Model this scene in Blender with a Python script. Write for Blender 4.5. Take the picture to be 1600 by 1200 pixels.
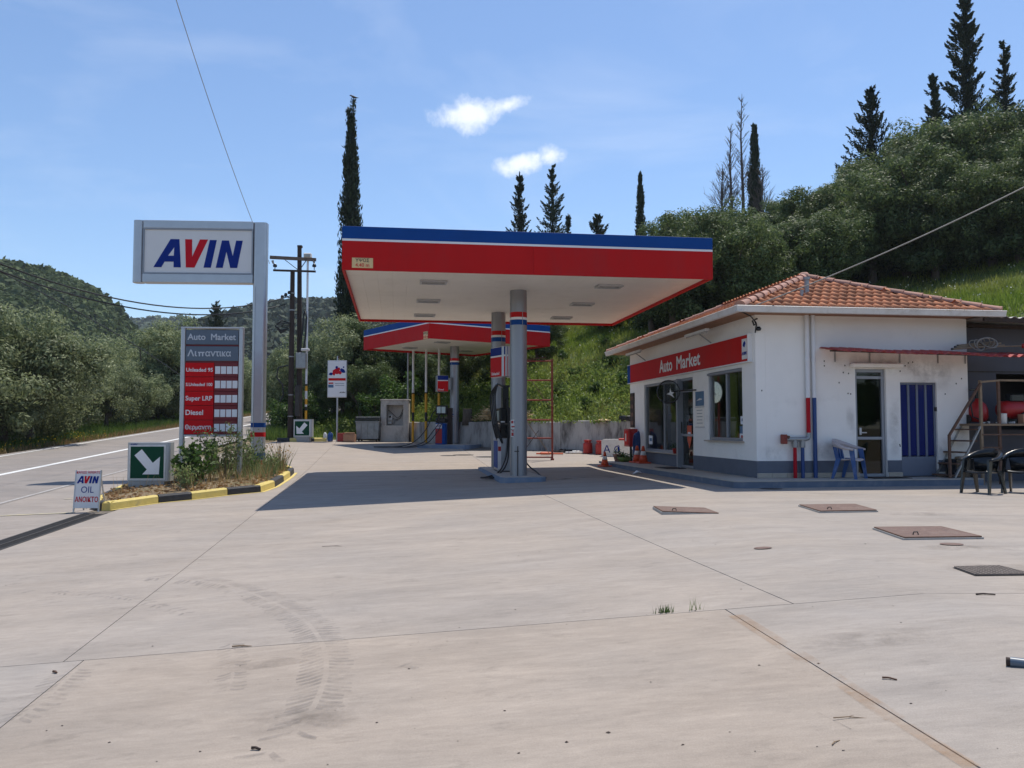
import bpy, math, random
import numpy as np
from mathutils import Vector, Matrix, Euler
R = math.radians
random.seed(7)
RNG = np.random.default_rng(7)
scene = bpy.context.scene
COL = scene.collection
for o in list(bpy.data.objects):
    bpy.data.objects.remove(o)

# ------------------------------------------------------------------ camera
FPX, EYE, PITCH = 1300.0, 1.2, math.atan(68 / 1300.0)
cd = bpy.data.cameras.new('camera')
cd.sensor_width = 36.0
cd.lens = 36.0 * FPX / 1600.0
cd.clip_start = 0.05
cd.clip_end = 5000
cam = bpy.data.objects.new('camera', cd)
COL.objects.link(cam)
cam.location = (0, 0, EYE)
cam.rotation_euler = (R(90) + PITCH, 0, 0)
scene.camera = cam

# ------------------------------------------------------------------ sky, sun, exposure
SUN = Vector((1.17, 1.80, 5.7)).normalized()
SUN_EL = math.asin(SUN.z)
SUN_AZ = math.atan2(SUN.x, SUN.y)
world = bpy.data.worlds.new('World')
scene.world = world
world.use_nodes = True
wn, wl = world.node_tree.nodes, world.node_tree.links
wn.clear()


def wnode(t, **kw):
    n = wn.new(t)
    for k, v in kw.items():
        setattr(n, k, v)
    return n


def wmath(op, a, b=None, c=None):
    n = wnode('ShaderNodeMath', operation=op)
    for i, v in enumerate((a, b, c)):
        if v is None:
            continue
        if isinstance(v, (int, float)):
            n.inputs[i].default_value = v
        else:
            wl.new(v, n.inputs[i])
    return n.outputs[0]


sky = wnode('ShaderNodeTexSky', sky_type='NISHITA')
sky.sun_disc = False
sky.sun_elevation = SUN_EL
sky.sun_rotation = SUN_AZ
sky.altitude = 50
sky.air_density = 1.0
sky.dust_density = 0.3
sky.ozone_density = 5.0
wtc = wnode('ShaderNodeTexCoord')
# thin cirrus veil over the whole sky
wmap = wnode('ShaderNodeMapping')
wmap.inputs['Scale'].default_value = (1.3, 1.3, 4.2)
wmap.inputs['Rotation'].default_value = (R(12), R(28), R(15))
wl.new(wtc.outputs['Generated'], wmap.inputs['Vector'])
wnz = wnode('ShaderNodeTexNoise')
wnz.inputs['Scale'].default_value = 2.1
wnz.inputs['Detail'].default_value = 7
wnz.inputs['Roughness'].default_value = 0.55
wnz.inputs['Distortion'].default_value = 0.5
wl.new(wmap.outputs[0], wnz.inputs['Vector'])
wr = wnode('ShaderNodeMapRange')
wr.inputs['From Min'].default_value = 0.53
wr.inputs['From Max'].default_value = 0.88
wr.inputs['To Max'].default_value = 0.22
wl.new(wnz.outputs['Fac'], wr.inputs['Value'])


def cloud_mask(px, py, hw, hh, tilt, seed):
    u = (px - 800) / FPX
    v = (600 - py) / FPX
    c, s = math.cos(PITCH), math.sin(PITCH)
    d = Vector((u, c - v * s, s + v * c)).normalized()
    rt = Vector((d.y, -d.x, 0)).normalized()
    up = rt.cross(d).normalized()
    r2 = rt * math.cos(tilt) + up * math.sin(tilt)
    u2 = up * math.cos(tilt) - rt * math.sin(tilt)
    nz = wnode('ShaderNodeTexNoise')
    nz.noise_dimensions = '4D'
    nz.inputs['W'].default_value = seed
    nz.inputs['Scale'].default_value = 24
    nz.inputs['Detail'].default_value = 8
    nz.inputs['Roughness'].default_value = 0.62
    wl.new(wtc.outputs['Generated'], nz.inputs['Vector'])
    out = []
    for ax, h in ((r2, hw), (u2, hh)):
        dp = wnode('ShaderNodeVectorMath', operation='DOT_PRODUCT')
        wl.new(wtc.outputs['Generated'], dp.inputs[0])
        dp.inputs[1].default_value = ax
        x = wmath('SUBTRACT', dp.outputs['Value'], ax.dot(d))
        out.append(wmath('MULTIPLY', x, FPX / h))
    r = wmath('SQRT', wmath('ADD', wmath('POWER', wmath('ABSOLUTE', out[0]), 2.0), wmath('POWER', wmath('ABSOLUTE', out[1]), 2.0)))
    q = wmath('SUBTRACT', wmath('ADD', 1.0, wmath('MULTIPLY', wmath('SUBTRACT', nz.outputs['Fac'], 0.5), 2.6)), r)
    m = wnode('ShaderNodeMapRange', interpolation_type='SMOOTHSTEP')
    m.inputs['From Min'].default_value = -0.05
    m.inputs['From Max'].default_value = 0.9
    wl.new(q, m.inputs['Value'])
    return m.outputs[0]


masks = [cloud_mask(738, 180, 60, 27, 0.12, 1.3), cloud_mask(792, 165, 52, 16, 0.25, 2.9),
         cloud_mask(815, 254, 48, 21, 0.15, 4.4), cloud_mask(856, 244, 40, 20, 0.25, 7.7)]
tot = wr.outputs[0]
for m in masks:
    tot = wmath('MAXIMUM', tot, wmath('MULTIPLY', m, 0.80))
mixw = wnode('ShaderNodeMix', data_type='RGBA')
wl.new(tot, mixw.inputs['Factor'])
wl.new(sky.outputs[0], mixw.inputs[6])
mixw.inputs[7].default_value = (7.2, 7.4, 7.7, 1)
bg = wnode('ShaderNodeBackground')
bg.inputs['Strength'].default_value = 0.145
wl.new(mixw.outputs[2], bg.inputs['Color'])
wo = wnode('ShaderNodeOutputWorld')
wl.new(bg.outputs[0], wo.inputs['Surface'])

sd = bpy.data.lights.new('sun', 'SUN')
sd.energy = 4.0
sd.angle = R(0.5)
sd.color = (1.0, 0.94, 0.84)
sun = bpy.data.objects.new('sun', sd)
COL.objects.link(sun)
sun.rotation_euler = (-SUN).to_track_quat('-Z', 'Y').to_euler()
sun.location = (0, 0, 60)

vs = scene.view_settings
vs.view_transform = 'Standard'
vs.look = 'None'
vs.exposure = 0.2
vs.gamma = 1.0
vs.use_curve_mapping = False


# ------------------------------------------------------------------ where a sight line meets the ground
def ray(px, py):
    u = (px - 800) / FPX
    v = (600 - py) / FPX
    c, s = math.cos(PITCH), math.sin(PITCH)
    return (u, c - v * s, s + v * c)


def at(px, py, Y):
    r = ray(px, py)
    k = Y / r[1]
    return Vector((r[0] * k, Y, EYE + r[2] * k))


def road_z(Y):
    return -1.3 + 0.0485 * min(max(Y, -30), 115)


def road_xr(Y):
    return -9.25 - 0.092 * Y


def gz(X, Y):
    b = 0 if Y < 24 else min(0.025 * (Y - 24), 0.6)
    t = (3 - X) / (3 - road_xr(Y))
    t = min(max(t, 0), 1)
    return b + (road_z(Y) - b) * t


def G(px, py):
    z = 0
    for i in range(60):
        r = ray(px, py)
        k = (z - EYE) / r[2]
        p = (r[0] * k, r[1] * k)
        z = 0.5 * z + 0.5 * gz(*p)
    return Vector((p[0], p[1], z))


# ------------------------------------------------------------------ materials
MATS = {}


def mat(name, col, rough=0.7, metal=0.0, var=0.12, scale=6.0, bump=0.0, bscale=None, dirt=None, dirt_amt=0.5,
        dirt_scale=2.0, dirt_lo=0.5, rnd=0.0, spec=0.5, stretch=None, coat=0.0):
    m = bpy.data.materials.new(name)
    MATS[name] = m
    m.use_nodes = True
    n, l = m.node_tree.nodes, m.node_tree.links
    b = n['Principled BSDF']
    b.inputs['Roughness'].default_value = rough
    b.inputs['Metallic'].default_value = metal
    b.inputs['Specular IOR Level'].default_value = spec
    b.inputs['Coat Weight'].default_value = coat
    tc = n.new('ShaderNodeTexCoord')
    src = tc.outputs['Object']
    if stretch:
        mp = n.new('ShaderNodeMapping')
        mp.inputs['Scale'].default_value = stretch
        l.new(src, mp.inputs['Vector'])
        src = mp.outputs[0]
    nz = n.new('ShaderNodeTexNoise')
    nz.inputs['Scale'].default_value = scale
    nz.inputs['Detail'].default_value = 8
    nz.inputs['Roughness'].default_value = 0.6
    l.new(src, nz.inputs['Vector'])
    rg = n.new('ShaderNodeMapRange')
    rg.inputs['From Min'].default_value = 0.25
    rg.inputs['From Max'].default_value = 0.75
    rg.inputs['To Min'].default_value = 1 - var
    rg.inputs['To Max'].default_value = 1 + var
    l.new(nz.outputs['Fac'], rg.inputs['Value'])
    fac = rg.outputs[0]
    if rnd:
        oi = n.new('ShaderNodeObjectInfo')
        ge = n.new('ShaderNodeNewGeometry')
        ad = n.new('ShaderNodeMath')
        ad.operation = 'ADD'
        l.new(oi.outputs['Random'], ad.inputs[0])
        l.new(ge.outputs['Random Per Island'], ad.inputs[1])
        fr = n.new('ShaderNodeMath')
        fr.operation = 'FRACT'
        l.new(ad.outputs[0], fr.inputs[0])
        r2 = n.new('ShaderNodeMapRange')
        r2.inputs['To Min'].default_value = 1 - rnd
        r2.inputs['To Max'].default_value = 1 + rnd
        l.new(fr.outputs[0], r2.inputs['Value'])
        mu = n.new('ShaderNodeMath')
        mu.operation = 'MULTIPLY'
        l.new(fac, mu.inputs[0])
        l.new(r2.outputs[0], mu.inputs[1])
        fac = mu.outputs[0]
    vm = n.new('ShaderNodeVectorMath')
    vm.operation = 'SCALE'
    vm.inputs[0].default_value = col[:3]
    l.new(fac, vm.inputs['Scale'])
    out = vm.outputs[0]
    if dirt:
        n2 = n.new('ShaderNodeTexNoise')
        n2.inputs['Scale'].default_value = dirt_scale
        n2.inputs['Detail'].default_value = 9
        n2.inputs['Roughness'].default_value = 0.68
        l.new(src, n2.inputs['Vector'])
        r3 = n.new('ShaderNodeMapRange')
        r3.inputs['From Min'].default_value = dirt_lo
        r3.inputs['From Max'].default_value = dirt_lo + 0.2
        r3.inputs['To Max'].default_value = dirt_amt
        l.new(n2.outputs['Fac'], r3.inputs['Value'])
        mx = n.new('ShaderNodeMix')
        mx.data_type = 'RGBA'
        l.new(r3.outputs[0], mx.inputs['Factor'])
        l.new(out, mx.inputs[6])
        mx.inputs[7].default_value = (*dirt, 1)
        out = mx.outputs[2]
    l.new(out, b.inputs['Base Color'])
    if bump:
        n3 = n.new('ShaderNodeTexNoise')
        n3.inputs['Scale'].default_value = bscale or scale * 6
        n3.inputs['Detail'].default_value = 6
        l.new(src, n3.inputs['Vector'])
        bp = n.new('ShaderNodeBump')
        bp.inputs['Strength'].default_value = bump
        bp.inputs['Distance'].default_value = 0.02
        l.new(n3.outputs['Fac'], bp.inputs['Height'])
        l.new(bp.outputs[0], b.inputs['Normal'])
    return m


def leafmat(name, c1, c2, transl=0.3, rough=0.55, patch=None, patch_scale=0.6):
    """leaves: each leaf its own tint between c1 and c2, some light passes through"""
    m = bpy.data.materials.new(name)
    MATS[name] = m
    m.use_nodes = True
    n, l = m.node_tree.nodes, m.node_tree.links
    b = n['Principled BSDF']
    ge = n.new('ShaderNodeNewGeometry')
    oi = n.new('ShaderNodeObjectInfo')
    mx = n.new('ShaderNodeMix')
    mx.data_type = 'RGBA'
    mx.inputs[6].default_value = (*c1, 1)
    mx.inputs[7].default_value = (*c2, 1)
    l.new(ge.outputs['Random Per Island'], mx.inputs['Factor'])
    out = mx.outputs[2]
    if patch:
        tc = n.new('ShaderNodeTexCoord')
        nz = n.new('ShaderNodeTexNoise')
        nz.inputs['Scale'].default_value = patch_scale
        nz.inputs['Detail'].default_value = 5
        l.new(tc.outputs['Object'], nz.inputs['Vector'])
        rp = n.new('ShaderNodeMapRange')
        rp.inputs['From Min'].default_value = 0.44
        rp.inputs['From Max'].default_value = 0.66
        rp.inputs['To Max'].default_value = 0.85
        l.new(nz.outputs['Fac'], rp.inputs['Value'])
        m2 = n.new('ShaderNodeMix')
        m2.data_type = 'RGBA'
        l.new(rp.outputs[0], m2.inputs['Factor'])
        l.new(out, m2.inputs[6])
        m2.inputs[7].default_value = (*patch, 1)
        out = m2.outputs[2]
    r2 = n.new('ShaderNodeMapRange')
    r2.inputs['To Min'].default_value = 0.8
    r2.inputs['To Max'].default_value = 1.2
    l.new(oi.outputs['Random'], r2.inputs['Value'])
    vm = n.new('ShaderNodeVectorMath')
    vm.operation = 'SCALE'
    l.new(out, vm.inputs[0])
    l.new(r2.outputs[0], vm.inputs['Scale'])
    l.new(vm.outputs[0], b.inputs['Base Color'])
    b.inputs['Roughness'].default_value = rough
    b.inputs['Specular IOR Level'].default_value = 0.3
    tr = n.new('ShaderNodeBsdfTranslucent')
    l.new(vm.outputs[0], tr.inputs['Color'])
    ms = n.new('ShaderNodeMixShader')
    ms.inputs[0].default_value = transl
    l.new(b.outputs[0], ms.inputs[1])
    l.new(tr.outputs[0], ms.inputs[2])
    l.new(ms.outputs[0], n['Material Output'].inputs['Surface'])
    return m


def concrete(name, tint, cool):
    """worn broom-finished concrete: cloudy tone, streaks, old spots, pores"""
    m = bpy.data.materials.new(name)
    MATS[name] = m
    m.use_nodes = True
    n, l = m.node_tree.nodes, m.node_tree.links
    b = n['Principled BSDF']
    tc = n.new('ShaderNodeTexCoord')

    def noise(sc, det=8, ro=0.6, st=(1, 1, 1), rot=0.0, dist=0.0):
        mp = n.new('ShaderNodeMapping')
        mp.inputs['Scale'].default_value = st
        mp.inputs['Rotation'].default_value = (0, 0, rot)
        l.new(tc.outputs['Object'], mp.inputs['Vector'])
        z = n.new('ShaderNodeTexNoise')
        z.inputs['Scale'].default_value = sc
        z.inputs['Detail'].default_value = det
        z.inputs['Roughness'].default_value = ro
        z.inputs['Distortion'].default_value = dist
        l.new(mp.outputs[0], z.inputs['Vector'])
        return z.outputs['Fac']

    def rng(s, a, bb, lo, hi):
        r = n.new('ShaderNodeMapRange')
        r.inputs['From Min'].default_value = a
        r.inputs['From Max'].default_value = bb
        r.inputs['To Min'].default_value = lo
        r.inputs['To Max'].default_value = hi
        l.new(s, r.inputs['Value'])
        return r.outputs[0]

    def mul(a, bb):
        q = n.new('ShaderNodeMath')
        q.operation = 'MULTIPLY'
        l.new(a, q.inputs[0])
        l.new(bb, q.inputs[1])
        return q.outputs[0]

    big = rng(noise(0.55, 6, 0.6), 0.35, 0.68, 0, 1)
    mx = n.new('ShaderNodeMix')
    mx.data_type = 'RGBA'
    l.new(big, mx.inputs['Factor'])
    mx.inputs[6].default_value = (*tint, 1)
    mx.inputs[7].default_value = (*cool, 1)
    streak = rng(noise(1.0, 9, 0.66, (0.7, 2.3, 1), R(-6), 0.5), 0.3, 0.7, 0.86, 1.12)
    fine = rng(noise(9.0, 9, 0.72, (0.6, 2.2, 1), R(-9)), 0.25, 0.75, 0.85, 1.12)
    grain = rng(noise(140.0, 3, 0.7), 0.3, 0.7, 0.88, 1.12)
    spots = rng(noise(2.6, 9, 0.74, (1, 1.7, 1)), 0.57, 0.74, 1.0, 0.74)
    f = mul(mul(streak, fine), mul(grain, spots))
    vm = n.new('ShaderNodeVectorMath')
    vm.operation = 'SCALE'
    l.new(mx.outputs[2], vm.inputs[0])
    l.new(f, vm.inputs['Scale'])
    l.new(vm.outputs[0], b.inputs['Base Color'])
    b.inputs['Roughness'].default_value = 0.86
    b.inputs['Specular IOR Level'].default_value = 0.25
    bp = n.new('ShaderNodeBump')
    bp.inputs['Strength'].default_value = 0.25
    bp.inputs['Distance'].default_value = 0.01
    l.new(noise(60.0, 6, 0.7, (0.5, 2, 1)), bp.inputs['Height'])
    l.new(bp.outputs[0], b.inputs['Normal'])
    return m


def glassmat(name, tint=(0.75, 0.8, 0.78), refl=0.14):
    m = bpy.data.materials.new(name)
    MATS[name] = m
    m.use_nodes = True
    n, l = m.node_tree.nodes, m.node_tree.links
    n.remove(n['Principled BSDF'])
    tr = n.new('ShaderNodeBsdfTransparent')
    tr.inputs['Color'].default_value = (*tint, 1)
    gl = n.new('ShaderNodeBsdfGlossy')
    gl.inputs['Roughness'].default_value = 0.015
    lw = n.new('ShaderNodeFresnel')
    lw.inputs['IOR'].default_value = 1.5
    mr = n.new('ShaderNodeMath')
    mr.operation = 'ADD'
    mr.use_clamp = True
    mr.inputs[1].default_value = refl
    l.new(lw.outputs[0], mr.inputs[0])
    ms = n.new('ShaderNodeMixShader')
    l.new(mr.outputs[0], ms.inputs[0])
    l.new(tr.outputs[0], ms.inputs[1])
    l.new(gl.outputs[0], ms.inputs[2])
    l.new(ms.outputs[0], n['Material Output'].inputs['Surface'])
    return m


def stainmat(name, col, amt=0.45, scale=5.0, lo=0.4, fade=None):
    """a thin film of rubber or dirt lying on the concrete, patchy"""
    m = bpy.data.materials.new(name)
    MATS[name] = m
    m.use_nodes = True
    n, l = m.node_tree.nodes, m.node_tree.links
    b = n['Principled BSDF']
    b.inputs['Base Color'].default_value = (*col, 1)
    b.inputs['Roughness'].default_value = 0.9
    tc = n.new('ShaderNodeTexCoord')
    z = n.new('ShaderNodeTexNoise')
    z.inputs['Scale'].default_value = scale
    z.inputs['Detail'].default_value = 9
    z.inputs['Roughness'].default_value = 0.75
    l.new(tc.outputs['Object'], z.inputs['Vector'])
    r = n.new('ShaderNodeMapRange')
    r.inputs['From Min'].default_value = lo
    r.inputs['From Max'].default_value = lo + 0.3
    r.inputs['To Max'].default_value = amt
    l.new(z.outputs['Fac'], r.inputs['Value'])
    fac = r.outputs[0]
    if fade:
        # the film thins out towards the rim of the patch
        sp = n.new('ShaderNodeSeparateXYZ')
        l.new(tc.outputs['Generated'], sp.inputs[0])
        for ax in fade:
            a1 = n.new('ShaderNodeMath')
            a1.operation = 'SUBTRACT'
            a1.inputs[0].default_value = 1.0
            l.new(sp.outputs[ax], a1.inputs[1])
            a2 = n.new('ShaderNodeMath')
            a2.operation = 'MULTIPLY'
            l.new(sp.outputs[ax], a2.inputs[0])
            l.new(a1.outputs[0], a2.inputs[1])
            a3 = n.new('ShaderNodeMath')
            a3.operation = 'MULTIPLY'
            a3.use_clamp = True
            a3.inputs[1].default_value = 4.0
            l.new(a2.outputs[0], a3.inputs[0])
            a4 = n.new('ShaderNodeMath')
            a4.operation = 'MULTIPLY'
            l.new(fac, a4.inputs[0])
            l.new(a3.outputs[0], a4.inputs[1])
            fac = a4.outputs[0]
    t = n.new('ShaderNodeBsdfTransparent')
    ms = n.new('ShaderNodeMixShader')
    l.new(fac, ms.inputs[0])
    l.new(t.outputs[0], ms.inputs[1])
    l.new(b.outputs[0], ms.inputs[2])
    l.new(ms.outputs[0], n['Material Output'].inputs['Surface'])
    return m


concrete('conc_warm', (0.352, 0.294, 0.242), (0.330, 0.283, 0.240))
concrete('conc_mid', (0.350, 0.300, 0.255), (0.320, 0.282, 0.249))
concrete('conc_cool', (0.350, 0.302, 0.258), (0.316, 0.283, 0.254))
concrete('conc_apron', (0.32, 0.276, 0.242), (0.292, 0.260, 0.232))
concrete('road_asphalt', (0.275, 0.242, 0.218), (0.245, 0.222, 0.205))
mat('joint_dirt', (0.15, 0.125, 0.10), 0.95, var=0.4, scale=12)
mat('earth', (0.20, 0.15, 0.09), 0.95, var=0.4, scale=3, bump=0.5, dirt=(0.10, 0.12, 0.04), dirt_amt=0.8, dirt_scale=0.9)
mat('turf', (0.085, 0.115, 0.026), 0.95, var=0.45, scale=2.2, bump=0.6, dirt=(0.11, 0.095, 0.04), dirt_amt=0.6, dirt_scale=0.5, dirt_lo=0.55)
mat('white_line', (0.72, 0.72, 0.70), 0.7, var=0.12, scale=9, dirt=(0.34, 0.33, 0.32), dirt_amt=0.8, dirt_scale=14, dirt_lo=0.52)
mat('faded_white_line', (0.42, 0.40, 0.38), 0.8, var=0.12, scale=9, dirt=(0.27, 0.24, 0.22), dirt_amt=0.9, dirt_scale=9, dirt_lo=0.42)
mat('faded_yellow_line', (0.55, 0.48, 0.27), 0.8, var=0.12, scale=9, dirt=(0.4, 0.38, 0.35), dirt_amt=0.9, dirt_scale=11, dirt_lo=0.42)
mat('kerb_yellow', (0.66, 0.52, 0.16), 0.75, var=0.14, scale=7, bump=0.3, dirt=(0.36, 0.30, 0.17), dirt_amt=0.8, dirt_scale=7, dirt_lo=0.54)
mat('kerb_black', (0.035, 0.035, 0.04), 0.75, var=0.3, scale=9, bump=0.3, dirt=(0.22, 0.2, 0.17), dirt_amt=0.5, dirt_scale=10, dirt_lo=0.58)
mat('red_panel', (0.50, 0.006, 0.006), 0.6, spec=0.2, var=0.06, scale=2.5, dirt=(0.30, 0.03, 0.03), dirt_amt=0.35, dirt_scale=1.3, stretch=(1, 1, 0.3))
mat('blue_panel', (0.001, 0.055, 0.25), 0.6, spec=0.2, var=0.07, scale=2.5)
mat('white_panel', (0.78, 0.78, 0.77), 0.45, var=0.04, scale=2)
mat('soffit_white', (0.88, 0.835, 0.76), 0.55, var=0.05, scale=1.2, dirt=(0.55, 0.5, 0.42), dirt_amt=0.3, dirt_scale=1.4, dirt_lo=0.55)
mat('steel_grey', (0.36, 0.37, 0.39), 0.42, 0.55, var=0.08, scale=3)
mat('column_grey', (0.30, 0.31, 0.335), 0.38, 0.6, var=0.06, scale=2, stretch=(1, 1, 0.2))
mat('alu', (0.50, 0.51, 0.53), 0.38, 0.7, var=0.06, scale=4)
mat('alu_frame', (0.30, 0.315, 0.345), 0.45, 0.4, var=0.06, scale=4)
mat('sign_white', (0.74, 0.72, 0.70), 0.35, var=0.03, scale=1.5)
mat('letter_blue', (0.001, 0.022, 0.21), 0.6, spec=0.2, var=0.03)
mat('letter_red', (0.58, 0.002, 0.015), 0.6, spec=0.2, var=0.03)
mat('letter_white', (0.80, 0.80, 0.80), 0.45, var=0.03)
mat('letter_pale', (0.55, 0.58, 0.62), 0.5, var=0.03)
mat('price_grey', (0.10, 0.135, 0.18), 0.4, var=0.06)
mat('price_red', (0.56, 0.002, 0.006), 0.6, spec=0.2, var=0.04)
mat('price_dark_red', (0.16, 0.006, 0.012), 0.4, var=0.04)
mat('digit_white', (0.72, 0.74, 0.76), 0.5, var=0.05)
mat('sign_green', (0.001, 0.055, 0.026), 0.6, spec=0.2, var=0.06)
mat('light_box_grey', (0.46, 0.47, 0.47), 0.5, 0.1, var=0.05, dirt=(0.3, 0.28, 0.24), dirt_amt=0.35, dirt_scale=3)
mat('plain_concrete', (0.42, 0.40, 0.37), 0.9, var=0.14, scale=5, bump=0.4, dirt=(0.2, 0.18, 0.16), dirt_amt=0.6, dirt_scale=3)
mat('old_wall', (0.45, 0.43, 0.40), 0.92, var=0.2, scale=3, bump=0.5, dirt=(0.05, 0.045, 0.042), dirt_amt=0.9, dirt_scale=1.5, dirt_lo=0.44, stretch=(1.6, 1.6, 0.42))
mat('cabinet_concrete', (0.50, 0.465, 0.42), 0.92, var=0.16, scale=3, bump=0.4, dirt=(0.12, 0.10, 0.085), dirt_amt=0.7, dirt_scale=1.6, dirt_lo=0.5, stretch=(1.4, 1.4, 0.7))
mat('wall_white', (0.87, 0.845, 0.80), 0.85, var=0.04, scale=1.6, bump=0.1, bscale=40, dirt=(0.56, 0.53, 0.49), dirt_amt=0.45, dirt_scale=1.5, dirt_lo=0.57)
mat('wall_stain', (0.35, 0.30, 0.26), 0.9)
mat('plinth_grey', (0.11, 0.125, 0.16), 0.75, var=0.1, scale=4, dirt=(0.26, 0.26, 0.27), dirt_amt=0.45, dirt_scale=6, dirt_lo=0.62)
mat('porch_blue', (0.13, 0.16, 0.215), 0.8, var=0.12, scale=4, dirt=(0.28, 0.27, 0.26), dirt_amt=0.5, dirt_scale=4)
mat('island_blue', (0.17, 0.22, 0.30), 0.8, var=0.12, scale=4, dirt=(0.3, 0.29, 0.28), dirt_amt=0.55, dirt_scale=4)
mat('porch_tile', (0.42, 0.385, 0.335), 0.6, var=0.1, scale=5, dirt=(0.25, 0.23, 0.2), dirt_amt=0.4, dirt_scale=3)
mat('skirting_tile', (0.42, 0.36, 0.29), 0.5, var=0.1, scale=6)
mat('terracotta', (0.50, 0.20, 0.095), 0.85, var=0.2, scale=5, rnd=0.28, bump=0.3, dirt=(0.17, 0.11, 0.085), dirt_amt=0.6, dirt_scale=5, dirt_lo=0.55)
mat('ridge_clay', (0.40, 0.21, 0.155), 0.85, var=0.2, scale=6, rnd=0.2, bump=0.3, dirt=(0.22, 0.17, 0.15), dirt_amt=0.6, dirt_scale=6)
mat('soffit_wood', (0.30, 0.155, 0.085), 0.8, var=0.25, scale=8, stretch=(1, 1, 6))
mat('gutter_white', (0.66, 0.645, 0.62), 0.5, var=0.08, scale=3, dirt=(0.4, 0.36, 0.3), dirt_amt=0.45, dirt_scale=5)
mat('blue_door', (0.003, 0.012, 0.12), 0.6, var=0.1, spec=0.2)
mat('grey_door', (0.14, 0.165, 0.22), 0.5, var=0.07)
mat('pipe_white', (0.72, 0.72, 0.73), 0.5, var=0.05)
mat('pipe_red', (0.40, 0.004, 0.015), 0.6, var=0.08, spec=0.2)
mat('pipe_blue', (0.01, 0.05, 0.19), 0.45, var=0.08)
mat('galvanised', (0.33, 0.34, 0.34), 0.5, 0.6, var=0.2, scale=12)
mat('grate_iron', (0.19, 0.155, 0.13), 0.85, var=0.25, scale=20)
mat('rust', (0.14, 0.078, 0.052), 0.9, 0.1, var=0.35, scale=14, bump=0.3)
mat('rust_red', (0.24, 0.05, 0.035), 0.8, var=0.3, scale=10)
mat('rusty_cover', (0.165, 0.105, 0.085), 0.8, 0.15, var=0.25, scale=16, bump=0.5, bscale=120, dirt=(0.23, 0.18, 0.15), dirt_amt=0.5, dirt_scale=5)
mat('dark_iron', (0.06, 0.055, 0.052), 0.75, 0.3, var=0.3, scale=12)
mat('black_rubber', (0.012, 0.012, 0.013), 0.55, var=0.2)
mat('black_plastic', (0.010, 0.012, 0.014), 0.22, var=0.15)
mat('blue_plastic', (0.01, 0.07, 0.24), 0.42, var=0.1, dirt=(0.45, 0.42, 0.42), dirt_amt=0.25, dirt_scale=6)
mat('faded_plastic', (0.50, 0.44, 0.43), 0.6, var=0.1, dirt=(0.08, 0.14, 0.27), dirt_amt=0.6, dirt_scale=7, dirt_lo=0.55)
mat('dark_wood', (0.045, 0.03, 0.024), 0.9, var=0.35, scale=5, stretch=(4, 4, 0.4), bump=0.5, bscale=20)
mat('cross_wood', (0.14, 0.105, 0.085), 0.9, var=0.3, scale=6)
mat('weathered_wood', (0.25, 0.175, 0.11), 0.85, var=0.25, scale=8)
mat('ceramic', (0.30, 0.28, 0.26), 0.3)
mat('yellow_band', (0.66, 0.33, 0.02), 0.55, var=0.12)
mat('black_band', (0.02, 0.02, 0.02), 0.6, var=0.2)
mat('dumpster_metal', (0.26, 0.275, 0.275), 0.55, 0.45, var=0.2, scale=5, dirt=(0.12, 0.11, 0.1), dirt_amt=0.5, dirt_scale=4)
mat('cardboard', (0.36, 0.20, 0.12), 0.9, var=0.12)
mat('red_carton', (0.34, 0.05, 0.04), 0.8, var=0.12)
mat('cone_orange', (0.62, 0.075, 0.02), 0.5, var=0.1)
mat('cone_white', (0.7, 0.68, 0.66), 0.5, var=0.06)
mat('red_paint', (0.38, 0.012, 0.012), 0.4, var=0.12)
mat('red_drum', (0.46, 0.03, 0.02), 0.45, var=0.12)
mat('plastic_white', (0.70, 0.69, 0.66), 0.5, var=0.07, dirt=(0.45, 0.42, 0.36), dirt_amt=0.4, dirt_scale=5)
mat('pump_white', (0.66, 0.62, 0.61), 0.45, var=0.06)
mat('screen_pale', (0.42, 0.50, 0.47), 0.3, var=0.05)
mat('paper_white', (0.74, 0.76, 0.8), 0.8, var=0.05)
mat('paper_blue', (0.06, 0.15, 0.27), 0.5, var=0.3, scale=3)
mat('plate_yellow', (0.72, 0.52, 0.25), 0.5, var=0.05)
mat('annex_grey', (0.085, 0.088, 0.11), 0.85, var=0.12, scale=2, dirt=(0.09, 0.09, 0.1), dirt_amt=0.5, dirt_scale=1.2)
mat('awning_red', (0.42, 0.045, 0.045), 0.6, var=0.2, scale=5, dirt=(0.45, 0.25, 0.22), dirt_amt=0.6, dirt_scale=6)
mat('sheet_metal', (0.50, 0.47, 0.42), 0.6, 0.3, var=0.2, dirt=(0.24, 0.16, 0.1), dirt_amt=0.6, dirt_scale=3)
mat('interior_dark', (0.42, 0.40, 0.35), 0.85, var=0.15)
mat('interior_floor', (0.40, 0.36, 0.32), 0.5, var=0.15)
mat('curtain_green', (0.33, 0.36, 0.05), 0.8, var=0.15, scale=4, stretch=(8, 8, 0.5))
mat('goods_mixed', (0.3, 0.22, 0.15), 0.6, rnd=0.8, var=0.2)
mat('straw', (0.50, 0.38, 0.20), 0.9, rnd=0.35, var=0.2)
mat('bark', (0.11, 0.09, 0.07), 0.95, var=0.35, scale=9, bump=0.7, bscale=25)
mat('dead_bark', (0.13, 0.105, 0.095), 0.95, var=0.3, scale=9)
mat('rubble', (0.33, 0.26, 0.20), 0.95, var=0.25, rnd=0.3)
mat('rock', (0.33, 0.27, 0.23), 0.95, var=0.3, scale=0.2, bump=0.6)
mat('bird_black', (0.02, 0.02, 0.022), 0.6)
mat('cable_black', (0.015, 0.015, 0.015), 0.6)
mat('cable_pale', (0.27, 0.25, 0.22), 0.6)
mat('flower_pale', (0.68, 0.66, 0.52), 0.8, rnd=0.25)
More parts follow.
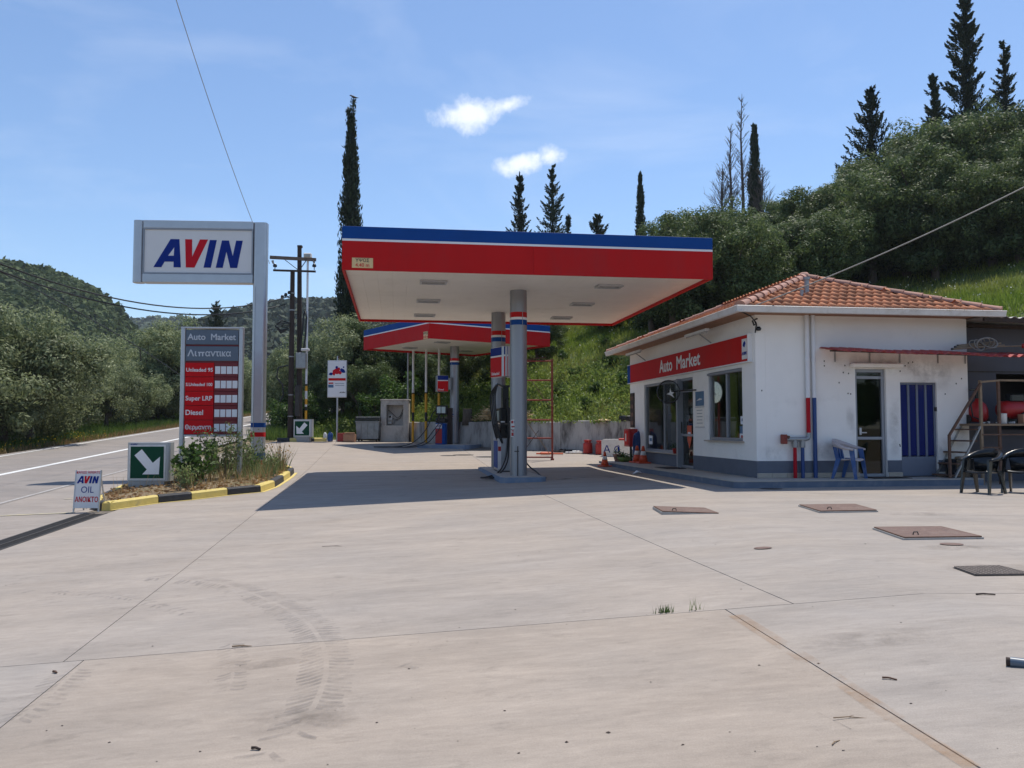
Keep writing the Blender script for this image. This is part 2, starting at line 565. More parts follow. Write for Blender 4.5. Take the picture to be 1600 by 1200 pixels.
mat('flower_yellow', (0.62, 0.42, 0.02), 0.8, rnd=0.25)
mat('mirror_face', (0.55, 0.57, 0.58), 0.04, 1.0, var=0.0)
mat('lamp_glass', (0.36, 0.36, 0.34), 0.2, var=0.05)
mat('pot_green', (0.16, 0.22, 0.05), 0.6)
mat('orange_tool', (0.62, 0.09, 0.015), 0.5)
leafmat('olive_leaf', (0.105, 0.138, 0.052), (0.34, 0.375, 0.20), 0.42)
leafmat('olive_dark_leaf', (0.050, 0.080, 0.024), (0.16, 0.205, 0.075), 0.4)
leafmat('cypress_leaf', (0.013, 0.024, 0.011), (0.045, 0.066, 0.030), 0.2)
leafmat('bush_leaf', (0.035, 0.075, 0.014), (0.10, 0.18, 0.035), 0.4)
leafmat('slope_weed_leaf', (0.12, 0.20, 0.03), (0.33, 0.40, 0.10), 0.45)
leafmat('weed_leaf', (0.11, 0.16, 0.05), (0.28, 0.33, 0.14), 0.4)
leafmat('grass_blade', (0.125, 0.205, 0.02), (0.29, 0.38, 0.06), 0.5, patch=(0.33, 0.31, 0.095), patch_scale=0.22)
leafmat('verge_blade', (0.06, 0.12, 0.018), (0.15, 0.22, 0.05), 0.4)
leafmat('dry_blade', (0.26, 0.17, 0.07), (0.42, 0.30, 0.14), 0.35)
leafmat('russet_litter', (0.22, 0.11, 0.045), (0.42, 0.27, 0.13), 0.3)
leafmat('forest_leaf', (0.040, 0.068, 0.018), (0.105, 0.14, 0.045), 0.25, 0.8, patch=(0.04, 0.062, 0.022), patch_scale=0.05)
leafmat('forest_pale_leaf', (0.075, 0.095, 0.05), (0.15, 0.17, 0.10), 0.1, 0.8)
leafmat('forest_far_leaf', (0.036, 0.058, 0.030), (0.075, 0.10, 0.052), 0.1, 0.8, patch=(0.03, 0.05, 0.026), patch_scale=0.03)
glassmat('shop_glass', (0.80, 0.84, 0.80), 0.2)
glassmat('smoked_plate', (0.42, 0.43, 0.45), 0.0)
glassmat('door_glass', (0.45, 0.52, 0.40), 0.0)
mat('dark_green_backing', (0.012, 0.035, 0.006), 0.9, var=0.2)  # for the sheet added behind the front door glass
stainmat('tyre_rubber', (0.105, 0.10, 0.105), 0.33, 3.2, 0.40)
stainmat('joint_rust', (0.42, 0.25, 0.13), 0.5, 2.2, 0.42)
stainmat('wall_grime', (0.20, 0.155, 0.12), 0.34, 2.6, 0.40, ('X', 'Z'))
stainmat('hairline', (0.10, 0.085, 0.075), 0.7, 2.5, 0.38)
stainmat('oil_stain', (0.05, 0.045, 0.04), 0.8, 5.0, 0.38, ('X', 'Y'))
stainmat('grime', (0.13, 0.105, 0.085), 0.42, 3.0, 0.43, ('X', 'Y'))


# ------------------------------------------------------------------ mesh helpers
class MB:
    def __init__(self, M=None):
        self.v, self.f, self.s = [], [], []
        self.M = M

    def add(self, verts, faces, smooth=False):
        k = len(self.v)
        if self.M is not None:
            verts = [self.M @ Vector(p) for p in verts]
        self.v += [tuple(p) for p in verts]
        self.f += [tuple(i + k for i in f) for f in faces]
        self.s += [smooth] * len(faces)
        return self

    def box(self, c, s, b=0.0, rz=0.0, M=None):
        hx, hy, hz = s[0] / 2, s[1] / 2, s[2] / 2
        b = min(b, hx * 0.9, hy * 0.9, hz * 0.9)
        if b <= 0:
            vv = [(x, y, z) for x in (-hx, hx) for y in (-hy, hy) for z in (-hz, hz)]
            ff = [(0, 1, 3, 2), (4, 6, 7, 5), (0, 4, 5, 1), (2, 3, 7, 6), (0, 2, 6, 4), (1, 5, 7, 3)]
        else:
            vv, idx = [], {}
            for sx in (-1, 1):
                for sy in (-1, 1):
                    for sz in (-1, 1):
                        for ax in range(3):
                            p = [sx * (hx - b), sy * (hy - b), sz * (hz - b)]
                            p[ax] = (sx * hx, sy * hy, sz * hz)[ax]
                            idx[(sx, sy, sz, ax)] = len(vv)
                            vv.append(tuple(p))
            ff = []
            for ax in range(3):
                o1, o2 = [a for a in range(3) if a != ax]
                for sg in (-1, 1):
                    q = []
                    for a, bb in ((-1, -1), (1, -1), (1, 1), (-1, 1)):
                        k = [0, 0, 0]
                        k[ax], k[o1], k[o2] = sg, a, bb
                        q.append(idx[(*k, ax)])
                    flip = (sg > 0) == (ax == 1)
                    ff.append(tuple(reversed(q)) if flip else tuple(q))
            for ax in range(3):
                o1, o2 = [a for a in range(3) if a != ax]
                for a in (-1, 1):
                    for bb in (-1, 1):
                        k1, k2 = [0, 0, 0], [0, 0, 0]
                        k1[ax], k1[o1], k1[o2] = -1, a, bb
                        k2[ax], k2[o1], k2[o2] = 1, a, bb
                        ff.append((idx[(*k1, o1)], idx[(*k2, o1)], idx[(*k2, o2)], idx[(*k1, o2)]))
            for sx in (-1, 1):
                for sy in (-1, 1):
                    for sz in (-1, 1):
                        ff.append(tuple(idx[(sx, sy, sz, ax)] for ax in range(3)))
        if M is None:
            M = Matrix.Rotation(rz, 4, 'Z')
        vv = [(M @ Vector(p)) + Vector(c) for p in vv]
        return self.add(vv, ff)

    def bar(self, p0, p1, w, d, b=0.0):
        """a rectangular bar from p0 to p1"""
        p0, p1 = Vector(p0), Vector(p1)
        ax = p1 - p0
        q = ax.to_track_quat('Z', 'Y').to_matrix().to_4x4()
        return self.box((p0 + p1) / 2, (w, d, ax.length), b, M=q)

    def cyl(self, p0, p1, r0, r1=None, n=14, caps=True, smooth=True):
        r1 = r0 if r1 is None else r1
        p0, p1 = Vector(p0), Vector(p1)
        q = (p1 - p0).to_track_quat('Z', 'Y')
        a = [q @ Vector((math.cos(2 * math.pi * i / n), math.sin(2 * math.pi * i / n), 0)) for i in range(n)]
        vv = [p0 + x * r0 for x in a] + [p1 + x * r1 for x in a]
        self.add(vv, [(i, (i + 1) % n, n + (i + 1) % n, n + i) for i in range(n)], smooth)
        if caps:
            self.add(vv[:n], [tuple(reversed(range(n)))])
            self.add(vv[n:], [tuple(range(n))])
        return self

    def tube(self, pts, r, n=8, r1=None, caps=True):
        pts = [Vector(p) for p in pts]
        m = len(pts)
        vv, up = [], Vector((0.123, 0.321, 0.94)).normalized()
        prev = None
        for i, p in enumerate(pts):
            t = (pts[min(i + 1, m - 1)] - pts[max(i - 1, 0)]).normalized()
            if prev is None:
                a = t.cross(up)
                if a.length < 1e-3:
                    a = t.cross(Vector((1, 0, 0)))
            else:
                a = prev - t * prev.dot(t)
                if a.length < 1e-4:
                    a = t.cross(up)
            a.normalize()
            prev = a
            bb = t.cross(a)
            rr = r if r1 is None else r + (r1 - r) * i / max(m - 1, 1)
            for k in range(n):
                an = 2 * math.pi * k / n
                vv.append(p + (a * math.cos(an) + bb * math.sin(an)) * rr)
        ff = []
        for i in range(m - 1):
            for k in range(n):
                k2 = (k + 1) % n
                ff.append((i * n + k, i * n + k2, (i + 1) * n + k2, (i + 1) * n + k))
        self.add(vv, ff, True)
        if caps:
            self.add(vv[:n], [tuple(reversed(range(n)))])
            self.add(vv[-n:], [tuple(range(n))])
        return self

    def lathe(self, prof, n=20, c=(0, 0, 0), smooth=True):
        vv, ff = [], []
        for r, z in prof:
            for k in range(n):
                a = 2 * math.pi * k / n
                vv.append((c[0] + r * math.cos(a), c[1] + r * math.sin(a), c[2] + z))
        for i in range(len(prof) - 1):
            for k in range(n):
                k2 = (k + 1) % n
                ff.append((i * n + k, i * n + k2, (i + 1) * n + k2, (i + 1) * n + k))
        ff.append(tuple(reversed(range(n))))
        ff.append(tuple(range((len(prof) - 1) * n, len(prof) * n)))
        return self.add(vv, ff, smooth)

    def prism(self, poly, y0, y1, smooth=False):
        """outline in x,z pulled along y (front y0, back y1)"""
        n = len(poly)
        vv = [(x, y0, z) for x, z in poly] + [(x, y1, z) for x, z in poly]
        ff = [tuple(range(n)), tuple(reversed(range(n, 2 * n)))]
        self.add(vv, ff)
        self.add(vv, [((i + 1) % n, i, n + i, n + (i + 1) % n) for i in range(n)], smooth)
        return self

    def slab(self, poly, z0, z1):
        n = len(poly)
        vv = [(x, y, z0) for x, y in poly] + [(x, y, z1) for x, y in poly]
        ff = [tuple(reversed(range(n))), tuple(range(n, 2 * n))] + [(i, (i + 1) % n, n + (i + 1) % n, n + i) for i in range(n)]
        return self.add(vv, ff)

    def build(self, name, m, parent=None, kind=None):
        me = bpy.data.meshes.new(name)
        me.from_pydata(self.v, [], self.f)
        me.polygons.foreach_set('use_smooth', self.s)
        return link(name, me, m, parent, kind)


def link(name, me, m, parent=None, kind=None):
    if m is not None and not me.materials:
        me.materials.append(MATS[m])
    o = bpy.data.objects.new(name, me)
    COL.objects.link(o)
    if parent is not None:
        o.parent = parent
    if kind:
        o['kind'] = kind
    return o


def mesh_np(name, v, q, m, parent=None, kind=None):
    """big meshes from arrays: v (N,3), q (M,k)"""
    me = bpy.data.meshes.new(name)
    k = q.shape[1]
    me.vertices.add(len(v))
    me.vertices.foreach_set('co', np.asarray(v, dtype=np.float32).ravel())
    me.loops.add(len(q) * k)
    me.loops.foreach_set('vertex_index', np.asarray(q, dtype=np.int32).ravel())
    me.polygons.add(len(q))
    me.polygons.foreach_set('loop_start', np.arange(0, len(q) * k, k, dtype=np.int32))
    me.polygons.foreach_set('loop_total', np.full(len(q), k, dtype=np.int32))
    me.update(calc_edges=True)
    return link(name, me, m, parent, kind) if name else me


def tag(o, label, cat, group=None, kind=None):
    o['label'] = label
    o['category'] = cat
    if group:
        o['group'] = group
    if kind:
        o['kind'] = kind
    return o


def thing(name, label, cat, loc=(0, 0, 0), rz=0.0, group=None):
    o = bpy.data.objects.new(name, None)
    COL.objects.link(o)
    o.location = loc
    o.rotation_euler = (0, 0, rz)
    o.empty_display_size = 0.2
    return tag(o, label, cat, group)


def copy_tree(o, parent=None):
    c = o.copy()
    COL.objects.link(c)
    if parent is not None:
        c.parent = parent
    for ch in list(o.children):
        copy_tree(ch, c)
    return c


def text(name, s, m, parent, loc, size, rz=0.0, bold=0.0, sx=1.0, shear=0.0, depth=0.004, align='LEFT', space=1.0, kind=None, M=None, fit=None):
    cu = bpy.data.curves.new(name, 'FONT')
    cu.body = s
    cu.size = size
    cu.bevel_depth = bold * size
    cu.bevel_resolution = 0
    cu.extrude = depth
    cu.shear = shear
    cu.align_x = align
    cu.space_character = space
    cu.resolution_u = 3
    o = bpy.data.objects.new(name, cu)
    me = bpy.data.meshes.new_from_object(o)
    bpy.data.objects.remove(o)
    if fit:
        xs_ = [v.co.x for v in me.vertices]
        sx = fit / (max(xs_) - min(xs_))
    me.transform(Matrix.Diagonal((1, 1, min(1.0, 0.004 / max(depth + bold * size, 1e-5)), 1)))
    T = Matrix.Rotation(R(90), 4, 'X') @ Matrix.Diagonal((sx, 1, 1, 1))
    me.transform(Matrix.Translation(loc) @ Matrix.Rotation(rz, 4, 'Z') @ T)
    if M is not None:
        me.transform(M)
    me.name = name
    me.materials.clear()
    return link(name, me, m, parent, kind)


def avin(parent, x0, z0, h, y, M=None):
    """the slanted four-letter word; height h, lower left at x0,z0, front at y"""
    polys = [
        ('letter_blue', [(0.0, 0.0), (0.27, 0.0), (0.38, 0.2), (0.69, 0.2), (0.69, 0.0), (0.94, 0.0), (0.87, 1.0), (0.57, 1.0)]),
        ('letter_red', [(1.11, 0.0), (1.41, 0.0), (1.86, 1.0), (1.58, 1.0), (1.32, 0.38), (1.31, 1.0), (1.07, 1.0)]),
        ('letter_blue', [(1.72, 0.0), (1.97, 0.0), (2.16, 0.985), (1.92, 0.985)]),
        ('letter_blue', [(2.14, 0.0), (2.38, 0.0), (2.50, 0.58), (2.64, 0.0), (2.88, 0.0), (3.06, 0.975), (2.83, 0.975), (2.72, 0.42), (2.58, 0.975), (2.34, 0.975)]),
    ]
    for m, pl in polys:
        MB(M).prism([(x0 + x * h, z0 + z * h) for x, z in pl], y - 0.006, y).build('letter', m, parent)
    # counter of the A
    MB(M).prism([(x0 + x * h, z0 + z * h) for x, z in [(0.50, 0.41), (0.69, 0.41), (0.70, 0.70)]], y - 0.008, y - 0.0005).build('letter_counter', 'sign_white', parent)


# ------------------------------------------------------------------ the lie of the land
HILL = [(-24.0, 150.0), (-17.5, 90.0), (-14.6, 58.0), (-12.9, 43.5), (-11.2, 41.0), (-6.2, 41.3), (-4.93, 40.3), (4.3, 31.2), (9.6, 29.9), (14.5, 23.4), (20.0, 21.0), (60.0, 10.0)]


def hill_d(x, y):
    """distance past the foot of the hillside, positive uphill (arrays)"""
    x = np.asarray(x, float)
    y = np.asarray(y, float)
    best = np.full(x.shape, 1e9)
    sign = np.ones(x.shape)
    for (ax, ay), (bx, by) in zip(HILL[:-1], HILL[1:]):
        dx, dy = bx - ax, by - ay
        t = np.clip(((x - ax) * dx + (y - ay) * dy) / (dx * dx + dy * dy), 0, 1)
        qx, qy = x - (ax + t * dx), y - (ay + t * dy)
        d = np.hypot(qx, qy)
        cr = dx * qy - dy * qx
        upd = d < best - 1e-9
        best = np.where(upd, d, best)
        sign = np.where(upd, np.where(cr > 0, 1.0, -1.0), sign)
    return best * sign


def lump(x, y):
    return (np.sin(x * 0.9 + 1.3) * np.cos(y * 0.7 - 0.4) + 0.6 * np.sin(x * 1.9 - y * 1.3) + 0.4 * np.sin(x * 3.3 + y * 2.9 + 2)) * 0.5


def hill_z(x, y):
    x = np.asarray(x, float)
    y = np.asarray(y, float)
    d = hill_d(x, y)
    base = 0.55 + 0.80 * np.clip((x + 8.0) / 3.0, 0, 1)
    base = base + np.clip((y - 44) * 0.045, 0, 3.4) * np.clip((-8 - x) / 4, 0, 1)
    dd = np.clip(d, 0, None)
    s = 0.36 + 0.18 * np.clip((x + 9) / 8, 0, 1)
    rise = np.where(dd < 8, s * dd, np.where(dd < 30, s * 8 + 0.34 * (dd - 8), s * 8 + 7.48 + 0.10 * (np.minimum(dd, 90) - 30)))
    return base + rise + 0.16 * lump(x, y) * np.clip(dd / 3, 0, 1)


def land_z(x, y):
    """height of open ground anywhere"""
    d = float(hill_d(x, y))
    if d > 0:
        return float(hill_z(x, y))
    if x < road_xr(y) - 7:
        return road_z(y) - 0.05
    return gz(x, y)


# wide ground sheet
xs = np.concatenate([np.linspace(-1500, -80, 24), np.linspace(-75, 75, 101), np.linspace(80, 1500, 24)])
ys = np.concatenate([np.linspace(-700, -40, 12), np.linspace(-36, 160, 131), np.linspace(166, 2600, 30)])
vv = []
for y in ys:
    for x in xs:
        yc = min(max(y, -30), 115)
        if x < road_xr(yc) + 0.5:
            z = road_z(yc) - 0.12
        else:
            z = gz(min(x, 60), yc) - 0.09
        vv.append((x, y, z))
nx = len(xs)
ff = [(j * nx + i, j * nx + i + 1, (j + 1) * nx + i + 1, (j + 1) * nx + i) for j in range(len(ys) - 1) for i in range(nx - 1)]
g = mesh_np('ground', np.array(vv), np.array(ff), 'earth')
g['kind'] = 'structure'

# hillside sheet
xs = np.linspace(-26, 95, 150)
ys = np.linspace(12, 150, 160)
X, Y = np.meshgrid(xs, ys)
Dm = hill_d(X, Y)
# cells on the border are drawn in to the foot line
e = 0.05
gx_ = (hill_d(X + e, Y) - hill_d(X - e, Y)) / (2 * e)
gy_ = (hill_d(X, Y + e) - hill_d(X, Y - e)) / (2 * e)
gl_ = np.hypot(gx_, gy_) + 1e-9
near = (Dm <= 0.12) & (Dm > -1.6)
sh_ = np.where(near, 0.14 - Dm, 0.0)
X, Y = X + gx_ / gl_ * sh_, Y + gy_ / gl_ * sh_
Zm = hill_z(X, Y)
idx = np.arange(X.size).reshape(X.shape)
keep = (np.minimum.reduce([Dm[:-1, :-1], Dm[1:, :-1], Dm[:-1, 1:], Dm[1:, 1:]]) > -1.6) & (np.maximum.reduce([Dm[:-1, :-1], Dm[1:, :-1], Dm[:-1, 1:], Dm[1:, 1:]]) > 0.12)
q = np.stack([idx[:-1, :-1], idx[:-1, 1:], idx[1:, 1:], idx[1:, :-1]], -1)[keep]
# behind the retaining wall the sheet stops at the wall face
h = mesh_np('hillside', np.stack([X.ravel(), Y.ravel(), Zm.ravel()], -1), q, 'turf')
h['kind'] = 'structure'


# ------------------------------------------------------------------ forecourt: concrete slabs with open joints
def xjl(Y):
    return -3.3 - 0.151 * (Y - 6.5)


def xjr(Y):
    return 2.04 - 0.143 * (Y - 6.1)


def xgr(Y):
    return -7.6 - 0.08 * (Y - 12.4)


fc = thing('forecourt', 'pale concrete forecourt cast in large slabs with open joints', 'forecourt')
fc['kind'] = 'structure'


def slab(fl, fr, y0, y1, m, ny=None, nx=None, lift=0.0, parent=None, name='concrete_slab', skirt=0.08):
    ny = ny or max(2, int((y1 - y0) / 0.7))
    nx = nx or 60
    v, f = [], []
    for j in range(ny + 1):
        y = y0 + (y1 - y0) * j / ny
        a, b = fl(y), fr(y)
        for i in range(nx + 1):
            x = a + (b - a) * i / nx
            v.append((x, y, gz(x, y) + lift))
    w = nx + 1
    for j in range(ny):
        for i in range(nx):
            f.append((j * w + i, j * w + i + 1, (j + 1) * w + i + 1, (j + 1) * w + i))
    ring = [i for i in range(w)] + [j * w + nx for j in range(1, ny + 1)] + [ny * w + i for i in range(nx - 1, -1, -1)] + [j * w for j in range(ny - 1, 0, -1)]
    k = len(v)
    v += [(v[i][0], v[i][1], v[i][2] - skirt) for i in ring]
    n = len(ring)
    for a in range(n):
        b = (a + 1) % n
        f.append((ring[b], ring[a], k + a, k + b))
    mb = MB()
    mb.add(v, f)
    return mb.build(name, m, parent if parent is not None else fc)


J = 0.0045
slab(lambda y: xgr(y) + 0.25 if y > 11 else -9.0 - 0.02 * y, lambda y: xjl(y) - J, 6.1 + J, 24.5 - J, 'conc_mid')
slab(lambda y: xjl(y) + J, lambda y: xjr(y) - J, 6.1 + J, 24.5 - J, 'conc_mid')
slab(lambda y: xjr(y) + J, lambda y: 16.0, 6.1 + J, 24.5 - J, 'conc_cool')
slab(lambda y: -9.0, lambda y: xjl(y) + 0.15 - J, -8, 6.1 - J, 'conc_cool')
slab(lambda y: xjl(y) + 0.15 + J, lambda y: 1.54 - 0.091 * (y - 6.14) - J, -8, 6.1 - J, 'conc_warm')
slab(lambda y: 1.54 - 0.091 * (y - 6.14) + J, lambda y: 16.0, -8, 6.1 - J, 'conc_cool')
slab(lambda y: -11.0 if y > 25 else -6.5, lambda y: xjl(y) - J, 24.5 + J, 40.6, 'conc_warm')
slab(lambda y: xjl(y) + J, lambda y: xjr(y) - J, 24.5 + J, 40.6, 'conc_warm')
slab(lambda y: xjr(y) + J, lambda y: 10.0, 24.5 + J, 33.5, 'conc_mid')
jb = slab(lambda y: -9.3, lambda y: 16.2, -8.2, 40.8, 'joint_dirt', name='joint_bed', lift=-0.016, nx=110)
# apron strip between the drain and the road
slab(lambda y: road_xr(y) + 0.02, lambda y: xgr(y) - 0.27 if y > 11 else -9.02, -8, 26.5, 'conc_apron', name='apron_slab', lift=-0.004, nx=8)

# road with painted lines
road = slab(lambda y: road_xr(y) - 6.9, lambda y: road_xr(y), -40, 125, 'road_asphalt', ny=60, nx=6, name='road')
road.parent = None
road['kind'] = 'structure'


def road_fix(o, lift):
    for v in o.data.vertices:
        x, y = v.co.x, v.co.y
        v.co.z = road_z(y) + lift if y < 115 else road_z(115) + lift + 0.02 * (y - 115)


road_fix(road, -0.006)


def stripe(off, w, m, y0=-30, y1=124, name='road_marking'):
    n = 50
    v, f = [], []
    for j in range(n + 1):
        y = y0 + (y1 - y0) * j / n
        x = road_xr(y) + off
        z = (road_z(y) if y < 115 else road_z(115) + 0.02 * (y - 115)) + 0.0
        v += [(x - w / 2, y, z), (x + w / 2, y, z)]
        if j:
            f.append((2 * j - 2, 2 * j - 1, 2 * j + 1, 2 * j))
    mb = MB()
    mb.add(v, f)
    return mb.build(name, m, road)


stripe(-0.10, 0.10, 'faded_white_line')
stripe(-3.15, 0.22, 'white_line')
stripe(-6.45, 0.14, 'white_line')


def decal(pts, m, parent, name, lift=0.006):
    mb = MB()
    mb.add([(p[0], p[1], gz(p[0], p[1]) + lift) for p in pts], [tuple(range(len(pts)))])
    return mb.build(name, m, parent)


def ground_line(px0, px1, w, m, name, lift=0.005, n=12, parent=None):
    a, b = G(*px0), G(*px1)
    d = (b - a).normalized()
    s = Vector((-d.y, d.x, 0)) * (w / 2)
    v, f = [], []
    for i in range(n + 1):
        p = a.lerp(b, i / n)
        for q_ in (p - s, p + s):
            v.append((q_.x, q_.y, gz(q_.x, q_.y) + lift))
        if i:
            f.append((2 * i - 2, 2 * i - 1, 2 * i + 1, 2 * i))
    mb = MB()
    mb.add(v, f)
    return mb.build(name, m, parent or fc)


ground_line((0, 806), (117, 801), 0.09, 'faded_yellow_line', 'painted_line')
ground_line((100, 780), (196, 775), 0.07, 'faded_yellow_line', 'painted_line')

# drain channel with a grating of bars
dr = thing('drain_grating', 'dark iron drain grating set across the forecourt beside the road', 'grating', (0, 0, 0))
mbf, mbb = MB(), MB()
y = 9.0
while y < 15.8:
    a, b = xgr(y) - 0.24, xgr(y) + 0.22
    z = gz((a + b) / 2, y) - 0.004
    mbb.box(((a + b) / 2, y, z - 0.012), (b - a, 0.035, 0.03))
    y += 0.07
for s in (-0.25, -0.01, 0.23):
    for k in range(8):
        y0, y1 = 9 + k * 0.85, 9 + (k + 1) * 0.85
        x0, x1 = xgr(y0) + s, xgr(y1) + s
        mbf.bar((x0, y0, gz(x0, y0) - 0.012), (x1, y1, gz(x1, y1) - 0.012), 0.03, 0.04)
mbf.build('frame', 'dark_iron', dr)
mbb.build('grating_bars', 'dark_iron', dr)

# ------------------------------------------------------------------ planted island with painted kerb
isl = thing('kerb', 'kerb painted in yellow and black blocks round the weedy sign island', 'kerb')
KP = [((158, 797), None), ((172, 797), 'kerb_yellow'), ((248, 786), 'kerb_yellow'), ((300, 781), 'kerb_black'), ((356, 774), 'kerb_yellow'),
      ((408, 769), 'kerb_black'), ((430, 761), 'kerb_yellow'), ((444, 752), 'kerb_black'), ((454, 745), 'kerb_yellow'), ((460, 739), 'kerb_black')]
kw = [G(*p) for p, _ in KP]


def kerb_block(p0, p1, m, parent, w=0.17, h=0.16, gap=0.006):
    d = (p1 - p0)
    d.z = 0
    L = d.length
    d.normalize()
    n = Vector((-d.y, d.x, 0))
    v = []
    for t in (gap, L - gap):
        for off, z in ((0.0, -0.05), (0.015, h - 0.03), (0.05, h), (w, h), (w, -0.05)):
            q_ = p0 + d * t + n * off
            v.append((q_.x, q_.y, gz(q_.x, q_.y) + z))
    f = [(i, i + 1, 5 + i + 1, 5 + i) for i in range(4)] + [(4, 3, 2, 1, 0), (5, 6, 7, 8, 9)]
    mb = MB()
    mb.add(v, f)
    mb.build('kerbstone', m, parent)


for i in range(1, len(kw)):
    kerb_block(kw[i - 1], kw[i], KP[i][1], isl)
# the far and road sides of the island, alternating the same way
back = [kw[-1], Vector((-6.7, 24.9, 0)), Vector((-8.2, 25.6, 0)), Vector((-9.5, 24.4, 0)), Vector((-9.6, 22.2, 0)), Vector((-9.2, 19.6, 0)), Vector((-8.75, 17.6, 0)), Vector((-8.3, 16.5, 0)), kw[0]]
c = 0
for a, b in zip(back[:-1], back[1:]):
    n = max(1, round((b - a).length / 1.0))
    for k in range(n):
        kerb_block(a.lerp(b, k / n), a.lerp(b, (k + 1) / n), ('kerb_yellow', 'kerb_black')[c % 2], isl)
        c += 1
# soil bed inside the kerb
ring = kw[:-1] + back[:-1]
cx = sum(p.x for p in ring) / len(ring)
cy = sum(p.y for p in ring) / len(ring)
mb = MB()
vv, ff = [(cx, cy, gz(cx, cy) + 0.20)], []
for sc in (0.55, 0.965):
    for p in ring:
        x, y = cx + (p.x - cx) * sc, cy + (p.y - cy) * sc
        vv.append((x, y, gz(x, y) + (0.19 if sc < 0.9 else 0.12)))
n = len(ring)
for i in range(n):
    j = (i + 1) % n
    ff += [(0, 1 + i, 1 + j), (1 + i, 1 + n + i, 1 + n + j, 1 + j)]
mb.add(vv, ff)
mb.build('soil_bed', 'earth', isl)
# painted yellow edge line on the concrete along the kerb
mb = MB()
vv, ff = [], []
for i, p in enumerate(kw[1:]):
    a = kw[max(i, 0)]
    b = kw[min(i + 2, len(kw) - 1)]
    d = (b - a)
    d.z = 0
    d.normalize()
    nn = Vector((d.y, -d.x, 0))
    for o_ in (0.01, 0.09):
        q_ = p + nn * o_
        vv.append((q_.x, q_.y, gz(q_.x, q_.y) + 0.006))
    if i:
        ff.append((2 * i - 2, 2 * i - 1, 2 * i + 1, 2 * i))
mb.add(vv, ff)
mb.build('painted_edge_line', 'kerb_yellow', isl)

# short kerb at the far arrow box
isl2 = thing('kerb', 'short yellow and black kerb at the foot of the twin utility poles', 'kerb')
a, b = G(433, 690), G(510, 690)
for k in range(4):
    kerb_block(a.lerp(b, k / 4), a.lerp(b, (k + 1) / 4), ('kerb_black', 'kerb_yellow')[k % 2], isl2, 0.2, 0.17)


